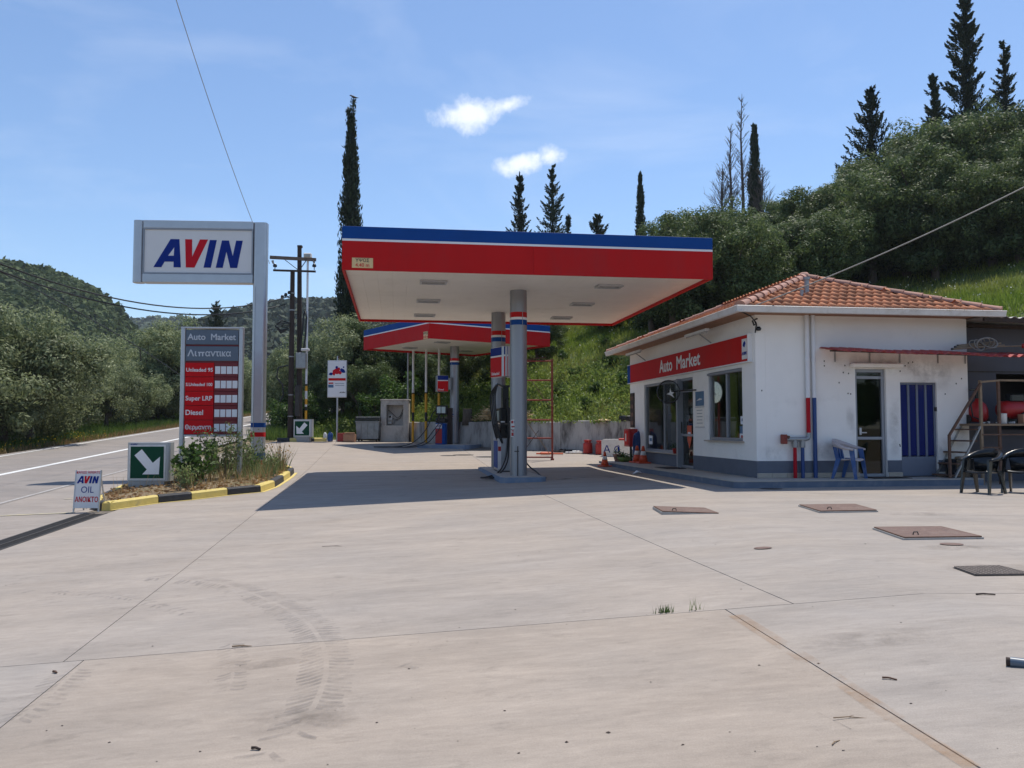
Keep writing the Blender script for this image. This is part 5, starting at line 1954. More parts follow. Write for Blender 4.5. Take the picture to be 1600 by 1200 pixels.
for i, (L, z, w_, h_, m, lab) in enumerate(((0.86, 1.36, 0.20, 0.18, 'paper_white', 'upper white leaflet stuck inside the near shop window'), (0.88, 1.15, 0.24, 0.17, 'paper_blue', 'bluish leaflet in the middle of the near window pane'), (0.89, 0.99, 0.25, 0.16, 'paper_white', 'lowest leaflet in the corner of the near window pane'), (7.55, 0.83, 0.36, 0.26, 'paper_white', 'small white notice in the corner of the large far window'))):
    t = thing('leaflet', lab, 'leaflet', bl(0.065, L, z), BA)
    MB(ML).box((0, 0.0, 0), (w_, 0.003, h_)).build('sheet', m, t)
    MB(ML).box((0.02, -0.003, 0.01), (w_ * 0.6, 0.002, h_ * 0.35)).build('print', 'red_paint' if i == 2 else 'paper_blue', t)
t = thing('door_sticker', 'orange red arrow sticker on the glass of the shop door', 'sticker', bl(0.06, 4.2, 0.95), BA)
MB(ML).prism([(-0.16, 0.30), (0.16, 0.30), (0.16, -0.05), (0.0, -0.30), (-0.16, -0.05)], -0.004, 0).build('sheet', 'cone_orange', t)
MB(ML).box((0, -0.006, 0.08), (0.2, 0.003, 0.10)).build('print', 'paper_white', t)
t = thing('fire_cabinet', 'red fire hose cabinet on the end of the shop wall', 'cabinet', bl(-0.02, 8.78, 0.62), BA)
MB(ML).box((-0.05, -0.16, 0.26), (0.56, 0.28, 0.56), 0.015).build('cabinet_body', 'red_paint', t)
MB(ML).box((-0.05, -0.305, 0.26), (0.44, 0.012, 0.44), 0.004).build('door', 'red_panel', t)
MB(ML).box((-0.08, -0.314, 0.27), (0.10, 0.004, 0.24)).build('label', 'plastic_white', t)
MB(ML).bar((-0.05, -0.16, -0.48), (-0.05, -0.16, 0.0), 0.06, 0.06).build('stand', 'dark_iron', t)
t = thing('garden_hose', 'coiled blue hose hanging beside the red fire cabinet', 'hose', bl(-0.12, 8.18, 0.75), BA)
for k in range(5):
    MB(ML).tube([(0.15 * math.cos(2 * math.pi * i / 20) * (1 + 0.05 * k), -0.03 * k, 0.33 * math.sin(2 * math.pi * i / 20) - 0.02 * k) for i in range(21)], 0.018, 6).build('loop', 'pipe_blue', t)


def cone(label, loc, s=1.0):
    t = thing('traffic_cone', label, 'traffic cone', loc, random.uniform(0, 1))
    MB().box((0, 0, 0.02 * s), (0.34 * s, 0.34 * s, 0.04 * s), 0.012).build('base', 'cone_orange', t)
    MB().lathe([(0.125 * s, 0.04 * s), (0.085 * s, 0.22 * s)], 18).build('lower_cone', 'cone_orange', t)
    MB().lathe([(0.0845 * s, 0.22 * s), (0.060 * s, 0.33 * s)], 18).build('white_band', 'cone_white', t)
    MB().lathe([(0.0595 * s, 0.33 * s), (0.034 * s, 0.45 * s), (0.024 * s, 0.47 * s), (0.022 * s, 0.47 * s)], 18).build('tip', 'cone_orange', t)


p = G(945, 729)
cone('orange traffic cone standing alone out on the concrete', p, 0.95)
cone('traffic cone on the porch just beside the blue hose', bl(-0.30, 7.75, ZP), 1.1)
cone('traffic cone on the porch, second from the blue hose', bl(-0.26, 7.25, ZP), 1.1)
t = thing('litter', 'crumpled white paper lying at the foot of the porch', 'litter', bl(-1.35, 4.2, gz(3.2, 21.6) + 0.01), 0.3)
mb = MB()
mb.add([(-0.14, 0, 0.0), (0.0, -0.09, 0.06), (0.15, 0.02, 0.01), (0.02, 0.1, 0.05), (-0.04, -0.02, 0.09), (0.09, 0.05, 0.07)], [(0, 1, 4), (1, 2, 5), (2, 3, 5), (3, 0, 4), (1, 5, 4), (3, 4, 5), (0, 3, 2, 1)])
mb.build('paper', 'paper_white', t)
for i, (p, w_, d_, rz, lab) in enumerate(((bl(-0.42, 4.35, ZP), 0.55, 0.95, BA, 'dark doormat before the glass shop door'), (bl(2.72, -0.36, ZP), 0.85, 0.45, BA, 'dark doormat before the green glazed front door'))):
    t = thing('doormat', lab, 'doormat', p, rz)
    MB().box((0, 0, 0.008), (w_, d_, 0.014), 0.005).build('mat', 'black_rubber', t)
    MB().box((0, 0, 0.016), (w_ * 0.85, d_ * 0.85, 0.006)).build('pile', 'dark_wood', t)


def leafy(n, spread, size, rng=RNG):
    """n leaf cards (4-corner) in a lump: returns verts, quads"""
    c = rng.normal(0, 1, (n, 3)) * np.asarray(spread)
    a = rng.normal(0, 1, (n, 3))
    a /= np.linalg.norm(a, axis=1, keepdims=True)
    b = np.cross(a, rng.normal(0, 1, (n, 3)))
    b /= np.linalg.norm(b, axis=1, keepdims=True)
    L = size[0] * rng.uniform(0.6, 1.3, (n, 1))
    W = size[1] * rng.uniform(0.6, 1.3, (n, 1))
    v = np.stack([c - a * L / 2, c + b * W / 2, c + a * L / 2, c - b * W / 2], 1).reshape(-1, 3)
    return v, np.arange(4 * n).reshape(n, 4)


t = thing('flower_pot', 'low bowl of green plants beside the traffic cones', 'plant pot', bl(-0.50, 8.42, ZP))
MB().lathe([(0.12, 0), (0.20, 0.07), (0.23, 0.14), (0.21, 0.145), (0.0, 0.13)], 20).build('pot', 'pot_green', t)
v, q = leafy(120, (0.12, 0.12, 0.05), (0.10, 0.04))
v[:, 2] += 0.19
mesh_np('plant', v, q, 'bush_leaf', t)
t = thing('flower_pot', 'small terracotta pot beside the bowl of plants', 'plant pot', bl(-0.62, 8.75, ZP))
MB().lathe([(0.10, 0), (0.15, 0.18), (0.165, 0.19), (0.165, 0.23), (0.0, 0.22)], 18).build('pot', 'ridge_clay', t)
v, q = leafy(60, (0.07, 0.07, 0.05), (0.10, 0.03))
v[:, 2] += 0.28
mesh_np('plant', v, q, 'bush_leaf', t)
t = thing('flower_pot', 'little red pot on the sill of the large shop window', 'plant pot', bl(-0.06, 4.98, 0.498))
MB().lathe([(0.055, 0), (0.08, 0.13), (0.085, 0.14), (0.0, 0.135)], 16).build('pot', 'red_drum', t)
v, q = leafy(70, (0.06, 0.06, 0.05), (0.08, 0.02))
v[:, 2] += 0.2
mesh_np('plant', v, q, 'bush_leaf', t)

# ------------------------------------------------------------------ pylon sign
t = thing('pylon_sign', 'tall grey pole sign, white light box with slanted blue and red letters', 'sign', (-7.31, 24.0, gz(-7.3, 24.0) + 0.10), R(3.5))
zb = gz(-7.3, 24) + 0.10
top = 7.14 - zb


def rounded(x0, x1, y0, y1, r, z0, z1, n=5):
    out = []
    for cx_, cy_, a0 in ((x1 - r, y1 - r, 0), (x0 + r, y1 - r, 90), (x0 + r, y0 + r, 180), (x1 - r, y0 + r, 270)):
        for i in range(n + 1):
            a = R(a0 + 90 * i / n)
            out.append((cx_ + r * math.cos(a), cy_ + r * math.sin(a)))
    return out


m_ = MB()
ol = rounded(-0.19, 0.19, -0.17, 0.17, 0.09, 0, 0)
m_.slab(ol, 0.02, top)
po = m_.build('pole', 'alu', t)
MB().box((-0.10, -0.174, top / 2 - 0.9), (0.012, 0.012, top - 1.95)).build('pole_seam', 'steel_grey', po)
for z, h_, m in ((1.27 - zb, 0.13, 'blue_panel'), (1.00 - zb, 0.13, 'price_red'), (0.38 - zb, 0.18, 'blue_panel'), (0.20 - zb, 0.13, 'price_red')):
    MB().slab(rounded(-0.194, 0.194, -0.174, 0.174, 0.093, 0, 0), z - h_ / 2, z + h_ / 2).build('band', m, po)
MB().box((0, 0, -0.02), (0.62, 0.6, 0.10), 0.01).build('base_plate', 'plain_concrete', t)
sx0, sx1, sz0, sz1 = -3.60, -0.19, 5.36 - zb, 7.16 - zb
m_ = MB()
m_.slab(rounded(sx0, sx0 + 0.30, -0.17, 0.17, 0.12, 0, 0), sz0, sz1)
m_.build('end_post', 'alu', t)
MB().box(((sx0 + 0.30 + sx1) / 2, 0, sz1 - 0.115), (sx1 - sx0 - 0.30, 0.34, 0.23), 0.01).build('top_rail', 'alu', t)
MB().box(((sx0 + 0.30 + sx1) / 2, 0, sz0 + 0.125), (sx1 - sx0 - 0.30, 0.34, 0.25), 0.01).build('bottom_rail', 'alu', t)
for s in (-1, 1):
    fr_ = MB()
    x0, x1, z0, z1 = sx0 + 0.30, sx1, sz0 + 0.25, sz1 - 0.23
    for x in (x0 + 0.02, x1 - 0.02):
        fr_.box((x, s * 0.135, (z0 + z1) / 2), (0.035, 0.06, z1 - z0))
    for z in (z0 + 0.02, z1 - 0.02):
        fr_.box(((x0 + x1) / 2, s * 0.135, z), (x1 - x0 - 0.075, 0.06, 0.035))
    fr_.build('frame', 'alu_frame', t)
    fc_ = MB().box(((x0 + x1) / 2, s * 0.125, (z0 + z1) / 2), (x1 - x0 - 0.07, 0.02, z1 - z0 - 0.07)).build('face', 'sign_white', t)
    if s < 0:
        avin(fc_, x0 + 0.30, 5.80 - zb, 0.82, -0.137)

# ------------------------------------------------------------------ price board
zb = gz(-7.35, 20.6) + 0.05
t = thing('price_board', 'tall red and grey fuel price board standing in the weeds', 'sign', (-7.40, 20.5, zb), R(4))
W2, ztop, zbot = 0.70, 3.64 - zb, 0.98 - zb
for s in (-1, 1):
    m_ = MB()
    m_.slab(rounded(s * W2 - 0.055, s * W2 + 0.055, -0.075, 0.075, 0.03, 0, 0, 3), 0.0, ztop - 0.001)
    m_.build('leg', 'alu', t)
MB().box((0, 0, ztop + 0.018), (1.51, 0.16, 0.035), 0.006).build('top_rail', 'alu', t)
MB().box((0, 0, zbot + 0.02), (1.29, 0.13, 0.05), 0.006).build('bottom_rail', 'alu', t)
MB().box((0, 0.015, (ztop + zbot) / 2), (1.285, 0.07, ztop - zbot - 0.06)).build('backing', 'price_dark_red', t)
z = ztop - 0.03
for s in ('Auto  Market', 'Λιπαντικα'):
    p_ = MB().box((0, -0.035, z - 0.185), (1.27, 0.05, 0.36), 0.006).build('panel', 'price_grey', t)
    if s[0] == 'A':
        text('lettering', s, 'letter_pale', p_, (-0.59, -0.064, z - 0.25), 0.215, bold=0.02, fit=1.17, depth=0.002)
    else:
        zl = z - 0.25
        text('lettering', s[:2], 'letter_pale', p_, (-0.59, -0.064, zl), 0.215, bold=0.02, fit=0.235, depth=0.002)
        pi_ = MB().box((-0.257, -0.064, zl + 0.093), (0.155, 0.008, 0.026))
        for xx in (-0.30, -0.222):
            pi_.box((xx, -0.064, zl + 0.038), (0.03, 0.008, 0.084))
        pi_.build('lettering', 'letter_pale', p_)
        text('lettering', s[3:], 'letter_pale', p_, (-0.165, -0.064, zl), 0.215, bold=0.02, fit=0.62, depth=0.002)
    z -= 0.405
rows = ('Unleaded 95', 'S.Unleaded 100', 'Super LRP', 'Diesel', 'Θερμανση')
rh = (z - zbot - 0.05) / 5
for k, s in enumerate(rows):
    zc = z - rh * (k + 0.5)
    p_ = MB().box((-0.29, -0.035, zc), (0.69, 0.05, rh - 0.012), 0.005).build('panel', 'price_red', t)
    sz = {0: 0.125, 1: 0.105, 2: 0.15, 3: 0.165, 4: 0.145}[k]
    text('lettering', s, 'letter_white', p_, (-0.615, -0.064, zc - 0.05), sz * 1.05, bold=0.02, fit=(0.64, 0.64, 0.64, 0.42, 0.62)[k], depth=0.002)
    r_ = MB().box((0.345, -0.030, zc), (0.56, 0.04, rh - 0.012), 0.005).build('digit_tray', 'price_dark_red', t)
    MB().box((0.345, -0.052, zc + rh * 0.40), (0.55, 0.01, 0.04)).build('tray_rail', 'price_dark_red', r_)
    for i in range(4):
        MB().box((0.145 + 0.141 * i, -0.055, zc - 0.01), (0.122, 0.008, 0.185), 0.002).build('digit_plate', 'digit_white', r_)


# ------------------------------------------------------------------ arrow light boxes and the easel sign
def arrow_box(label, loc, rz, s, right, logo=True):
    t = thing('arrow_sign', label, 'sign', loc, rz)
    w, h, d, zb_ = 0.96 * s, 0.88 * s, 0.34 * s, 0.22 * s
    MB().box((-0.04 * s, 0, zb_ / 2 - 0.05), (0.80 * s, 0.32 * s, zb_ + 0.10), 0.008).build('plinth', 'plain_concrete', t)
    m__ = MB()
    m__.slab(rounded(-w / 2, w / 2, -d / 2, d / 2, 0.075 * s, 0, 0, 4), zb_, zb_ + h)
    b_ = m__.build('light_box', 'light_box_grey', t)
    MB().box((-0.02 * s, -d / 2 - 0.004, zb_ + h * 0.485), (0.82 * s, 0.012, 0.79 * s), 0.004).build('white_border', 'plastic_white', b_)
    MB().box((-0.02 * s, -d / 2 - 0.012, zb_ + h * 0.485), (0.74 * s, 0.010, 0.72 * s), 0.003).build('green_face', 'sign_green', b_)
    A_ = [(-0.27, 0.17), (-0.12, 0.30), (0.14, 0.03), (0.29, 0.15), (0.29, -0.30), (-0.12, -0.30), (0.0, -0.18), (-0.06, -0.08)]
    A_ = [(-0.28, 0.16), (-0.12, 0.30), (0.13, -0.01), (0.29, 0.13), (0.27, -0.27), (-0.10, -0.27), (0.0, -0.16)]
    sg_ = 1 if right else -1
    MB().prism([((x * sg_ - 0.02) * s, zb_ + h * 0.485 + z_ * s) for x, z_ in A_], -d / 2 - 0.021, -d / 2 - 0.016).build('arrow', 'letter_white', b_)
    if logo:
        text('lettering', 'AVIN', 'letter_blue', b_, (-0.40 * s, -d / 2 - 0.006, zb_ + h - 0.062 * s), 0.05 * s, bold=0.03, shear=0.2, sx=1.3, depth=0.001)
    return t


arrow_box('green light box with white arrow pointing down right, beside the weeds', (-8.28, 19.15, gz(-8.28, 19.15) + 0.06), R(3), 1.0, True)
arrow_box('small distant green light box, arrow pointing down left, below the poles', (-9.72, 38.85, 0.56), R(-4), 0.93, False, False)

zb = gz(-8.2, 16.15)
t = thing('easel_sign', 'small grey easel board with red and blue lettering beside the yellow kerb', 'sign', (-8.20, 16.12, zb), R(-2))
T_ = Matrix.Rotation(R(-5), 4, 'X')
MB(T_).box((0, 0, 0.43), (0.50, 0.02, 0.72), 0.004).build('board', 'sign_white', t)
fr_ = MB(T_)
for s in (-1, 1):
    fr_.bar((s * 0.245, 0, 0.0), (s * 0.245, 0, 0.80), 0.022, 0.03)
    fr_.bar((0, 0, 0.43 + s * 0.365), (0.001, 0, 0.43 + s * 0.365), 0.02, 0.02)
fr_.build('frame', 'alu', t)
for s in (-1, 1):
    MB().bar((s * 0.22, 0.32, 0.0), (s * 0.22, 0.08, 0.74), 0.022, 0.022).build('back_leg', 'alu', t)
text('lettering', 'ΚΑΛΩΣ ΗΛΘΑΤΕ', 'letter_red', t, (0, -0.012, 0.735), 0.066, bold=0.015, fit=0.46, align='CENTER', depth=0.001, M=T_)
avin(t, -0.215, 0.545, 0.140, -0.012, T_)
text('lettering', 'OIL', 'letter_blue', t, (0, -0.012, 0.365), 0.175, fit=0.25, align='CENTER', depth=0.001, M=T_)
text('lettering', 'ΑΝΟΙΚΤΟ', 'letter_red', t, (0, -0.012, 0.19), 0.135, bold=0.02, fit=0.455, align='CENTER', depth=0.001, M=T_)

# ------------------------------------------------------------------ poles, advert, bin and other things at the back
zb = 0.5
t = thing('utility_pole', 'dark wooden utility pole with cable box, front one of a pair', 'utility pole', (-10.37, 39.0, zb))
MB().cyl((0, 0, -0.3), (0.0, 0, 8.05), 0.14, 0.105, n=14).build('shaft', 'dark_wood', t)
MB().bar((-0.88, -0.13, 8.10), (1.12, -0.13, 8.04), 0.07, 0.09).build('lower_crossarm', 'dark_wood', t)
for x in (-0.80, 1.05):
    MB().lathe([(0.02, 0), (0.02, 0.12), (0.09, 0.14), (0.10, 0.2), (0.06, 0.28), (0.0, 0.3)], 12, (x, -0.13, 8.12)).build('insulator', 'black_plastic', t)
for k in range(3):
    MB().lathe([(0.0, 0), (0.07, 0.02), (0.08, 0.1), (0.05, 0.16), (0, 0.17)], 10, (-0.42 + 0.16 * k, -0.18, 6.85 + 0.1 * (k - 1))).build('insulator', 'black_plastic', t)
    MB().bar((-0.42 + 0.16 * k, -0.18, 6.9), (0, -0.05, 6.75), 0.03, 0.03).build('pin', 'dark_iron', t)
MB().tube([(-0.1, -0.16, 3.6), (-0.55, -0.22, 3.5), (-0.62, -0.2, 3.05), (-0.35, -0.18, 2.7), (-0.30, -0.2, 2.2), (-0.45, -0.2, 1.9)], 0.035, 7).build('cable', 'cable_black', t)
for k in range(4):
    MB().tube([(-0.05, -0.15, 5.6 - 0.06 * k), (-0.4 - 0.1 * k, -0.3, 5.7 - 0.1 * k), (-0.7, -0.3, 5.45), (-0.45, -0.25, 5.25 - 0.05 * k), (-0.1, -0.17, 5.35)], 0.028, 6).build('cable', 'cable_black', t)
for z in (7.0, 6.2, 4.0, 2.2, 1.2):
    MB().cyl((0, 0, z), (0, 0, z + 0.05), 0.118 + 0.0045 * (8 - z), n=14).build('strap', 'galvanised', t)
MB().box((0.32, -0.02, 1.95), (0.22, 0.22, 1.45), 0.02).build('cable_box', 'dark_iron', t)
t = thing('utility_pole', 'taller dark wooden pole with upper crossarm, behind the front pole', 'utility pole', (-10.13, 39.35, zb))
MB().cyl((0.10, 0, -0.3), (-0.02, 0, 9.35), 0.14, 0.10, n=14).build('shaft', 'dark_wood', t)
MB().box((0.0, 0, 9.33), (0.21, 0.21, 0.10)).build('cap', 'dark_wood', t)
MB().bar((-1.37, -0.18, 8.78), (0.82, -0.18, 8.66), 0.10, 0.15).build('crossarm', 'cross_wood', t)
for s, x in ((-1, -1.25), (1, 0.70)):
    MB().cyl((x, -0.18, 8.62), (x + 0.05, -0.18, 8.45), 0.06, 0.03, n=10).build('insulator', 'ceramic', t)
    MB().bar((x * 0.55, -0.17, 8.68), (0, -0.1, 8.15), 0.03, 0.03).build('brace', 'dark_wood', t)
MB().box((0.2, -0.22, 3.85), (0.50, 0.3, 0.75), 0.03).build('meter_box', 'galvanised', t)
MB().box((0.42, -0.4, 4.35), (0.36, 0.25, 0.12), 0.02).build('lamp_arm', 'gutter_white', t)
MB().tube([(0.12, -0.2, 4.2), (0.22, -0.25, 5.2), (0.30, -0.25, 6.1), (0.36, -0.25, 6.2), (0.42, -0.25, 5.9), (0.38, -0.25, 5.0), (0.28, -0.25, 4.3)], 0.04, 7).build('cable', 'cable_black', t)


def banded_pole(label, loc, h, r=0.045, grey='pipe_white', bands=((0.0, 0.66, 'yellow_band'), (0.66, 1.0, 'black_band'), (1.0, 1.9, 'yellow_band')), top=None, name='vent_pipe', cat='pipe'):
    t = thing(name, label, cat, loc)
    zc = bands[-1][1]
    MB().cyl((0, 0, zc), (0, 0, h), r, n=12).build('upper_pipe', grey, t)
    for a, b, m in bands:
        MB().cyl((0, 0, a), (0, 0, b), r * 1.12, n=12).build('band', m, t)
    if top:
        top(t, h)
    else:
        MB().lathe([(r * 1.3, 0), (r * 1.7, 0.03), (r * 1.3, 0.12), (0, 0.14)], 12, (0, 0, h - 0.02)).build('vent_cap', 'galvanised', t)
    return t


def floodlight(t, h):
    MB().box((0, -0.02, h + 0.12), (0.36, 0.26, 0.22), 0.03).build('lamp_head', 'soffit_white', t)
    MB().box((0, -0.16, h + 0.10), (0.28, 0.02, 0.15), 0.005).build('lamp_glass', 'lamp_glass', t)


banded_pole('slim pale lamp post with yellow and black base beside the utility poles', (-9.72, 39.25, 0.5), 8.75, 0.052, 'pipe_white',
            ((0.0, 1.50, 'yellow_band'), (1.50, 1.68, 'black_band'), (1.68, 1.78, 'cone_white'), (1.78, 2.05, 'yellow_band'), (2.05, 2.42, 'pipe_white'), (2.42, 2.66, 'yellow_band'), (2.66, 2.75, 'black_band')), floodlight, 'lamp_post', 'lamp post')
for i, (px, grey, lab) in enumerate(((632.5, 'galvanised', 'thin grey vent pipe rising behind the concrete cabinet'), (645, 'pipe_white', 'pale vent pipe with yellow base next to the concrete cabinet'), (667, 'pipe_white', 'pale vent pipe with yellow base, second from the concrete cabinet'), (688, 'pipe_white', 'vent pipe with yellow base behind the diesel pump'))):
    p = at(px, 690, 39.7)
    if i == 0:
        t = thing('vent_pipe', lab, 'pipe', (p.x, 40.75, 0.55))
        MB().cyl((0, 0, 0), (0, 0, 4.6), 0.045, n=12).build('upper_pipe', grey, t)
        MB().lathe([(0.06, 0), (0.08, 0.04), (0.0, 0.1)], 12, (0, 0, 4.58)).build('vent_cap', 'galvanised', t)
    else:
        banded_pole(lab, (p.x, 39.7 - 0.35 * (i == 3) - (0.5 if i > 1 else 0), 0.5), 4.75, 0.055, grey, ((0.0, 1.0, 'yellow_band'), (1.0, 1.42, 'black_band'), (1.42, 2.30, 'yellow_band'), (2.30, 2.36, 'black_band')))

t = thing('advert_board', 'white advertising board with red and blue splash on a post', 'sign', (-8.30, 39.5, 0.5), R(0))
MB().cyl((0, 0.03, 0), (0, 0.03, 4.1), 0.045, n=12).build('post', 'alu', t)
MB().cyl((0.03, 0.03, 4.0), (0.03, 0.03, 4.08), 0.05, n=8).build('post_tip', 'rust', t)
bd = MB().box((0, -0.05, 3.0), (0.92, 0.07, 1.76), 0.012).build('board', 'alu', t)
MB().box((0, -0.09, 3.0), (0.85, 0.012, 1.69)).build('face', 'letter_white', bd)
rr = random.Random(5)
for m, cs in (('letter_red', ((-0.06, 3.36, 0.13), (0.06, 3.48, 0.09), (0.02, 3.33, 0.11), (-0.16, 3.26, 0.09), (0.13, 3.30, 0.08))), ('letter_blue', ((0.26, 3.40, 0.10), (0.33, 3.36, 0.07), (-0.30, 3.24, 0.08), (0.20, 3.44, 0.06), (-0.02, 3.55, 0.06), (0.31, 3.56, 0.035)))):
    for k, (x, z, r_) in enumerate(cs):
        n_ = 9
        MB().prism([(x + r_ * rr.uniform(0.7, 1.25) * math.cos(2 * math.pi * i / n_), z + r_ * rr.uniform(0.7, 1.25) * math.sin(2 * math.pi * i / n_)) for i in range(n_)], -0.100 - 0.0012 * k - (0.006 if m == 'letter_blue' else 0), -0.097).build('splash', m, bd)
MB().box((0, -0.099, 2.98), (0.82, 0.006, 0.12)).build('red_bar', 'price_red', bd)
MB().box((-0.29, -0.099, 2.66), (0.25, 0.006, 0.14)).build('picture', 'paper_blue', bd)
MB().box((-0.29, -0.099, 2.80), (0.22, 0.006, 0.06)).build('caption', 'price_red', bd)
for k in range(2):
    MB().box((0.13, -0.099, 2.78 - 0.09 * k), (0.44, 0.005, 0.018)).build('text_line', 'price_grey', bd)
text('lettering', 'AVIN', 'black_band', bd, (0.12, -0.098, 2.33), 0.09, bold=0.03, shear=0.2, sx=1.3, depth=0.002)

t = thing('waste_container', 'grey metal waste container with a dark lid by the concrete cabinet', 'waste container', (-6.84, 39.9, 0.52), R(-2))
m_ = MB()
m_.prism([(-0.50, 0.14), (0.50, 0.14), (0.565, 0.98), (-0.565, 0.98)], -0.42, 0.42)
b_ = m_.build('tub', 'dumpster_metal', t)
for x in (-0.3, 0.0, 0.3):
    MB().box((x, -0.43, 0.55), (0.04, 0.03, 0.7), 0.006).build('rib', 'dumpster_metal', b_)
for s in (-1, 1):
    MB().box((s * 0.58, 0.0, 0.80), (0.05, 0.10, 0.16), 0.01).build('trunnion', 'dumpster_metal', b_)
MB().box((0, -0.44, 0.965), (1.16, 0.05, 0.05), 0.01).build('rim', 'dumpster_metal', b_)
v, f = [], []
for j in range(9):
    a = R(0 + 180 * j / 8)
    for x in (-0.57, 0.57):
        v.append((x, -0.45 * math.cos(a), 1.0 + 0.19 * math.sin(a)))
    if j:
        f.append((2 * j - 2, 2 * j - 1, 2 * j + 1, 2 * j))
f += [tuple(range(0, 18, 2)), tuple(range(17, 0, -2))]
mb = MB()
mb.add(v, f)
lid = mb.build('lid', 'black_plastic', t)
MB().box((0, -0.44, 1.06), (1.12, 0.06, 0.12), 0.01).build('lid_edge', 'black_plastic', lid)
MB().box((0, -0.30, 1.175), (1.14, 0.14, 0.02), 0.004).build('lid_strip', 'plastic_white', lid)
for sx in (-1, 1):
    for sy in (-1, 1):
        MB().cyl((sx * 0.42 - 0.03, sy * 0.32, 0.075), (sx * 0.42 + 0.03, sy * 0.32, 0.075), 0.075, n=14).build('wheel', 'black_rubber', t)
        MB().bar((sx * 0.42, sy * 0.32, 0.08), (sx * 0.42, sy * 0.32, 0.16), 0.05, 0.05).build('fork', 'dark_iron', t)

t = thing('concrete_cabinet', 'weathered concrete meter cabinet with open niche and wiring', 'cabinet', (-5.62, 40.15, 0.5), R(0))
mb = MB()
wall_sheet(mb, -0.67, 0.67, 0.0, 1.99, 0.55, [(-0.40, 0.41, 0.80, 1.78)], -0.28)
mb.build('shell', 'cabinet_concrete', t)
MB().box((0, 0.30, 1.0), (1.33, 0.06, 1.98)).build('back', 'cabinet_concrete', t)
MB().box((0, 0.0, 2.02), (1.40, 0.62, 0.07), 0.015).build('cap_slab', 'cabinet_concrete', t)
MB().box((0, 0.26, 1.29), (0.80, 0.03, 0.97)).build('niche_back', 'cabinet_concrete', t)
m_ = MB().box((-0.28, 0.18, 1.18), (0.22, 0.14, 0.30), 0.02).build('meter', 'plastic_white', t)
MB().box((-0.28, 0.105, 1.22), (0.11, 0.01, 0.11)).build('meter_window', 'black_plastic', m_)
MB().box((-0.29, 0.18, 0.93), (0.17, 0.12, 0.14), 0.015).build('fuse_box', 'plastic_white', t)
for pts in ([(-0.38, 0.2, 1.55), (-0.2, 0.18, 1.40), (0.05, 0.2, 1.16), (0.2, 0.2, 1.25), (0.34, 0.22, 1.6)], [(-0.18, 0.16, 1.15), (0.0, 0.17, 1.08), (0.2, 0.2, 1.14), (0.32, 0.2, 1.4)], [(-0.22, 0.15, 0.95), (-0.1, 0.16, 0.85), (-0.06, 0.16, 1.05), (0.1, 0.18, 1.05)]):
    MB().tube(pts, 0.012, 6).build('wire', 'cable_black', t)

t = thing('carton', 'dark red carton at the foot of the advert post', 'box', (-8.02, 39.2, 0.54), R(4))
MB().box((0, 0, 0.20), (0.34, 0.3, 0.40), 0.006).build('carton_body', 'red_carton', t)
MB().box((0, 0, 0.403), (0.06, 0.302, 0.004)).build('tape', 'straw', t)
t = thing('carton', 'brown carton with bent flaps beside the waste container', 'box', (-7.60, 39.1, 0.54), R(-5))
MB().box((0, 0, 0.17), (0.54, 0.36, 0.34), 0.006).build('carton_body', 'cardboard', t)
MB().box((0.02, -0.12, 0.38), (0.50, 0.03, 0.10), 0.004, M=Matrix.Rotation(R(30), 4, 'X')).build('flap', 'cardboard', t)
t = thing('water_jug', 'blue plastic jug beside the dark red carton', 'jug', (-8.55, 39.2, 0.54))
MB().lathe([(0.11, 0), (0.13, 0.03), (0.13, 0.30), (0.10, 0.38), (0.04, 0.42), (0.04, 0.46), (0, 0.47)], 16).build('jug_body', 'blue_plastic', t)
MB().tube([(0.05, -0.05, 0.42), (0.14, -0.1, 0.36), (0.13, -0.12, 0.22)], 0.018, 6).build('handle', 'blue_plastic', t)
t = thing('water_jug', 'pale wire framed jug left of the blue jug', 'jug', (-8.80, 39.25, 0.54))
MB().lathe([(0.08, 0), (0.09, 0.03), (0.09, 0.34), (0.05, 0.42), (0, 0.44)], 14).build('jug_body', 'plastic_white', t)
MB().tube([(-0.08, 0, 0.4), (0, -0.02, 0.62), (0.08, 0, 0.4)], 0.01, 6).build('handle', 'dark_iron', t)

# retaining wall, cast in bays
rw_ = thing('retaining_wall', 'stained grey concrete retaining wall below the green bank', 'wall')
WL = [(-5.0, 40.2), (4.25, 31.05), (9.4, 29.75)]
for (ax_, ay_), (bx_, by_) in zip(WL[:-1], WL[1:]):
    a, b = Vector((ax_, ay_, 0)), Vector((bx_, by_, 0))
    d = (b - a).normalized()
    nn = Vector((-d.y, d.x, 0))
    nb = max(1, round((b - a).length / 1.65))
    for k in range(nb):
        p, q_ = a.lerp(b, k / nb) + d * 0.008, a.lerp(b, (k + 1) / nb) - d * 0.008
        jz = random.uniform(-0.03, 0.03)
        v = []
        for pt in (p, q_):
            for o_, z in ((0, -0.2), (0, 1.42 + jz), (0.03, 1.45 + jz), (0.22, 1.45 + jz), (0.25, 1.42 + jz), (0.25, -0.2)):
                w_ = pt + nn * o_
                v.append((w_.x, w_.y, z))
        f = [(i, i + 1, 6 + i + 1, 6 + i) for i in range(5)] + [(5, 4, 3, 2, 1, 0), (6, 7, 8, 9, 10, 11)]
        mb = MB()
        mb.add(v, f)
        mb.build('wall_bay', 'old_wall', rw_)

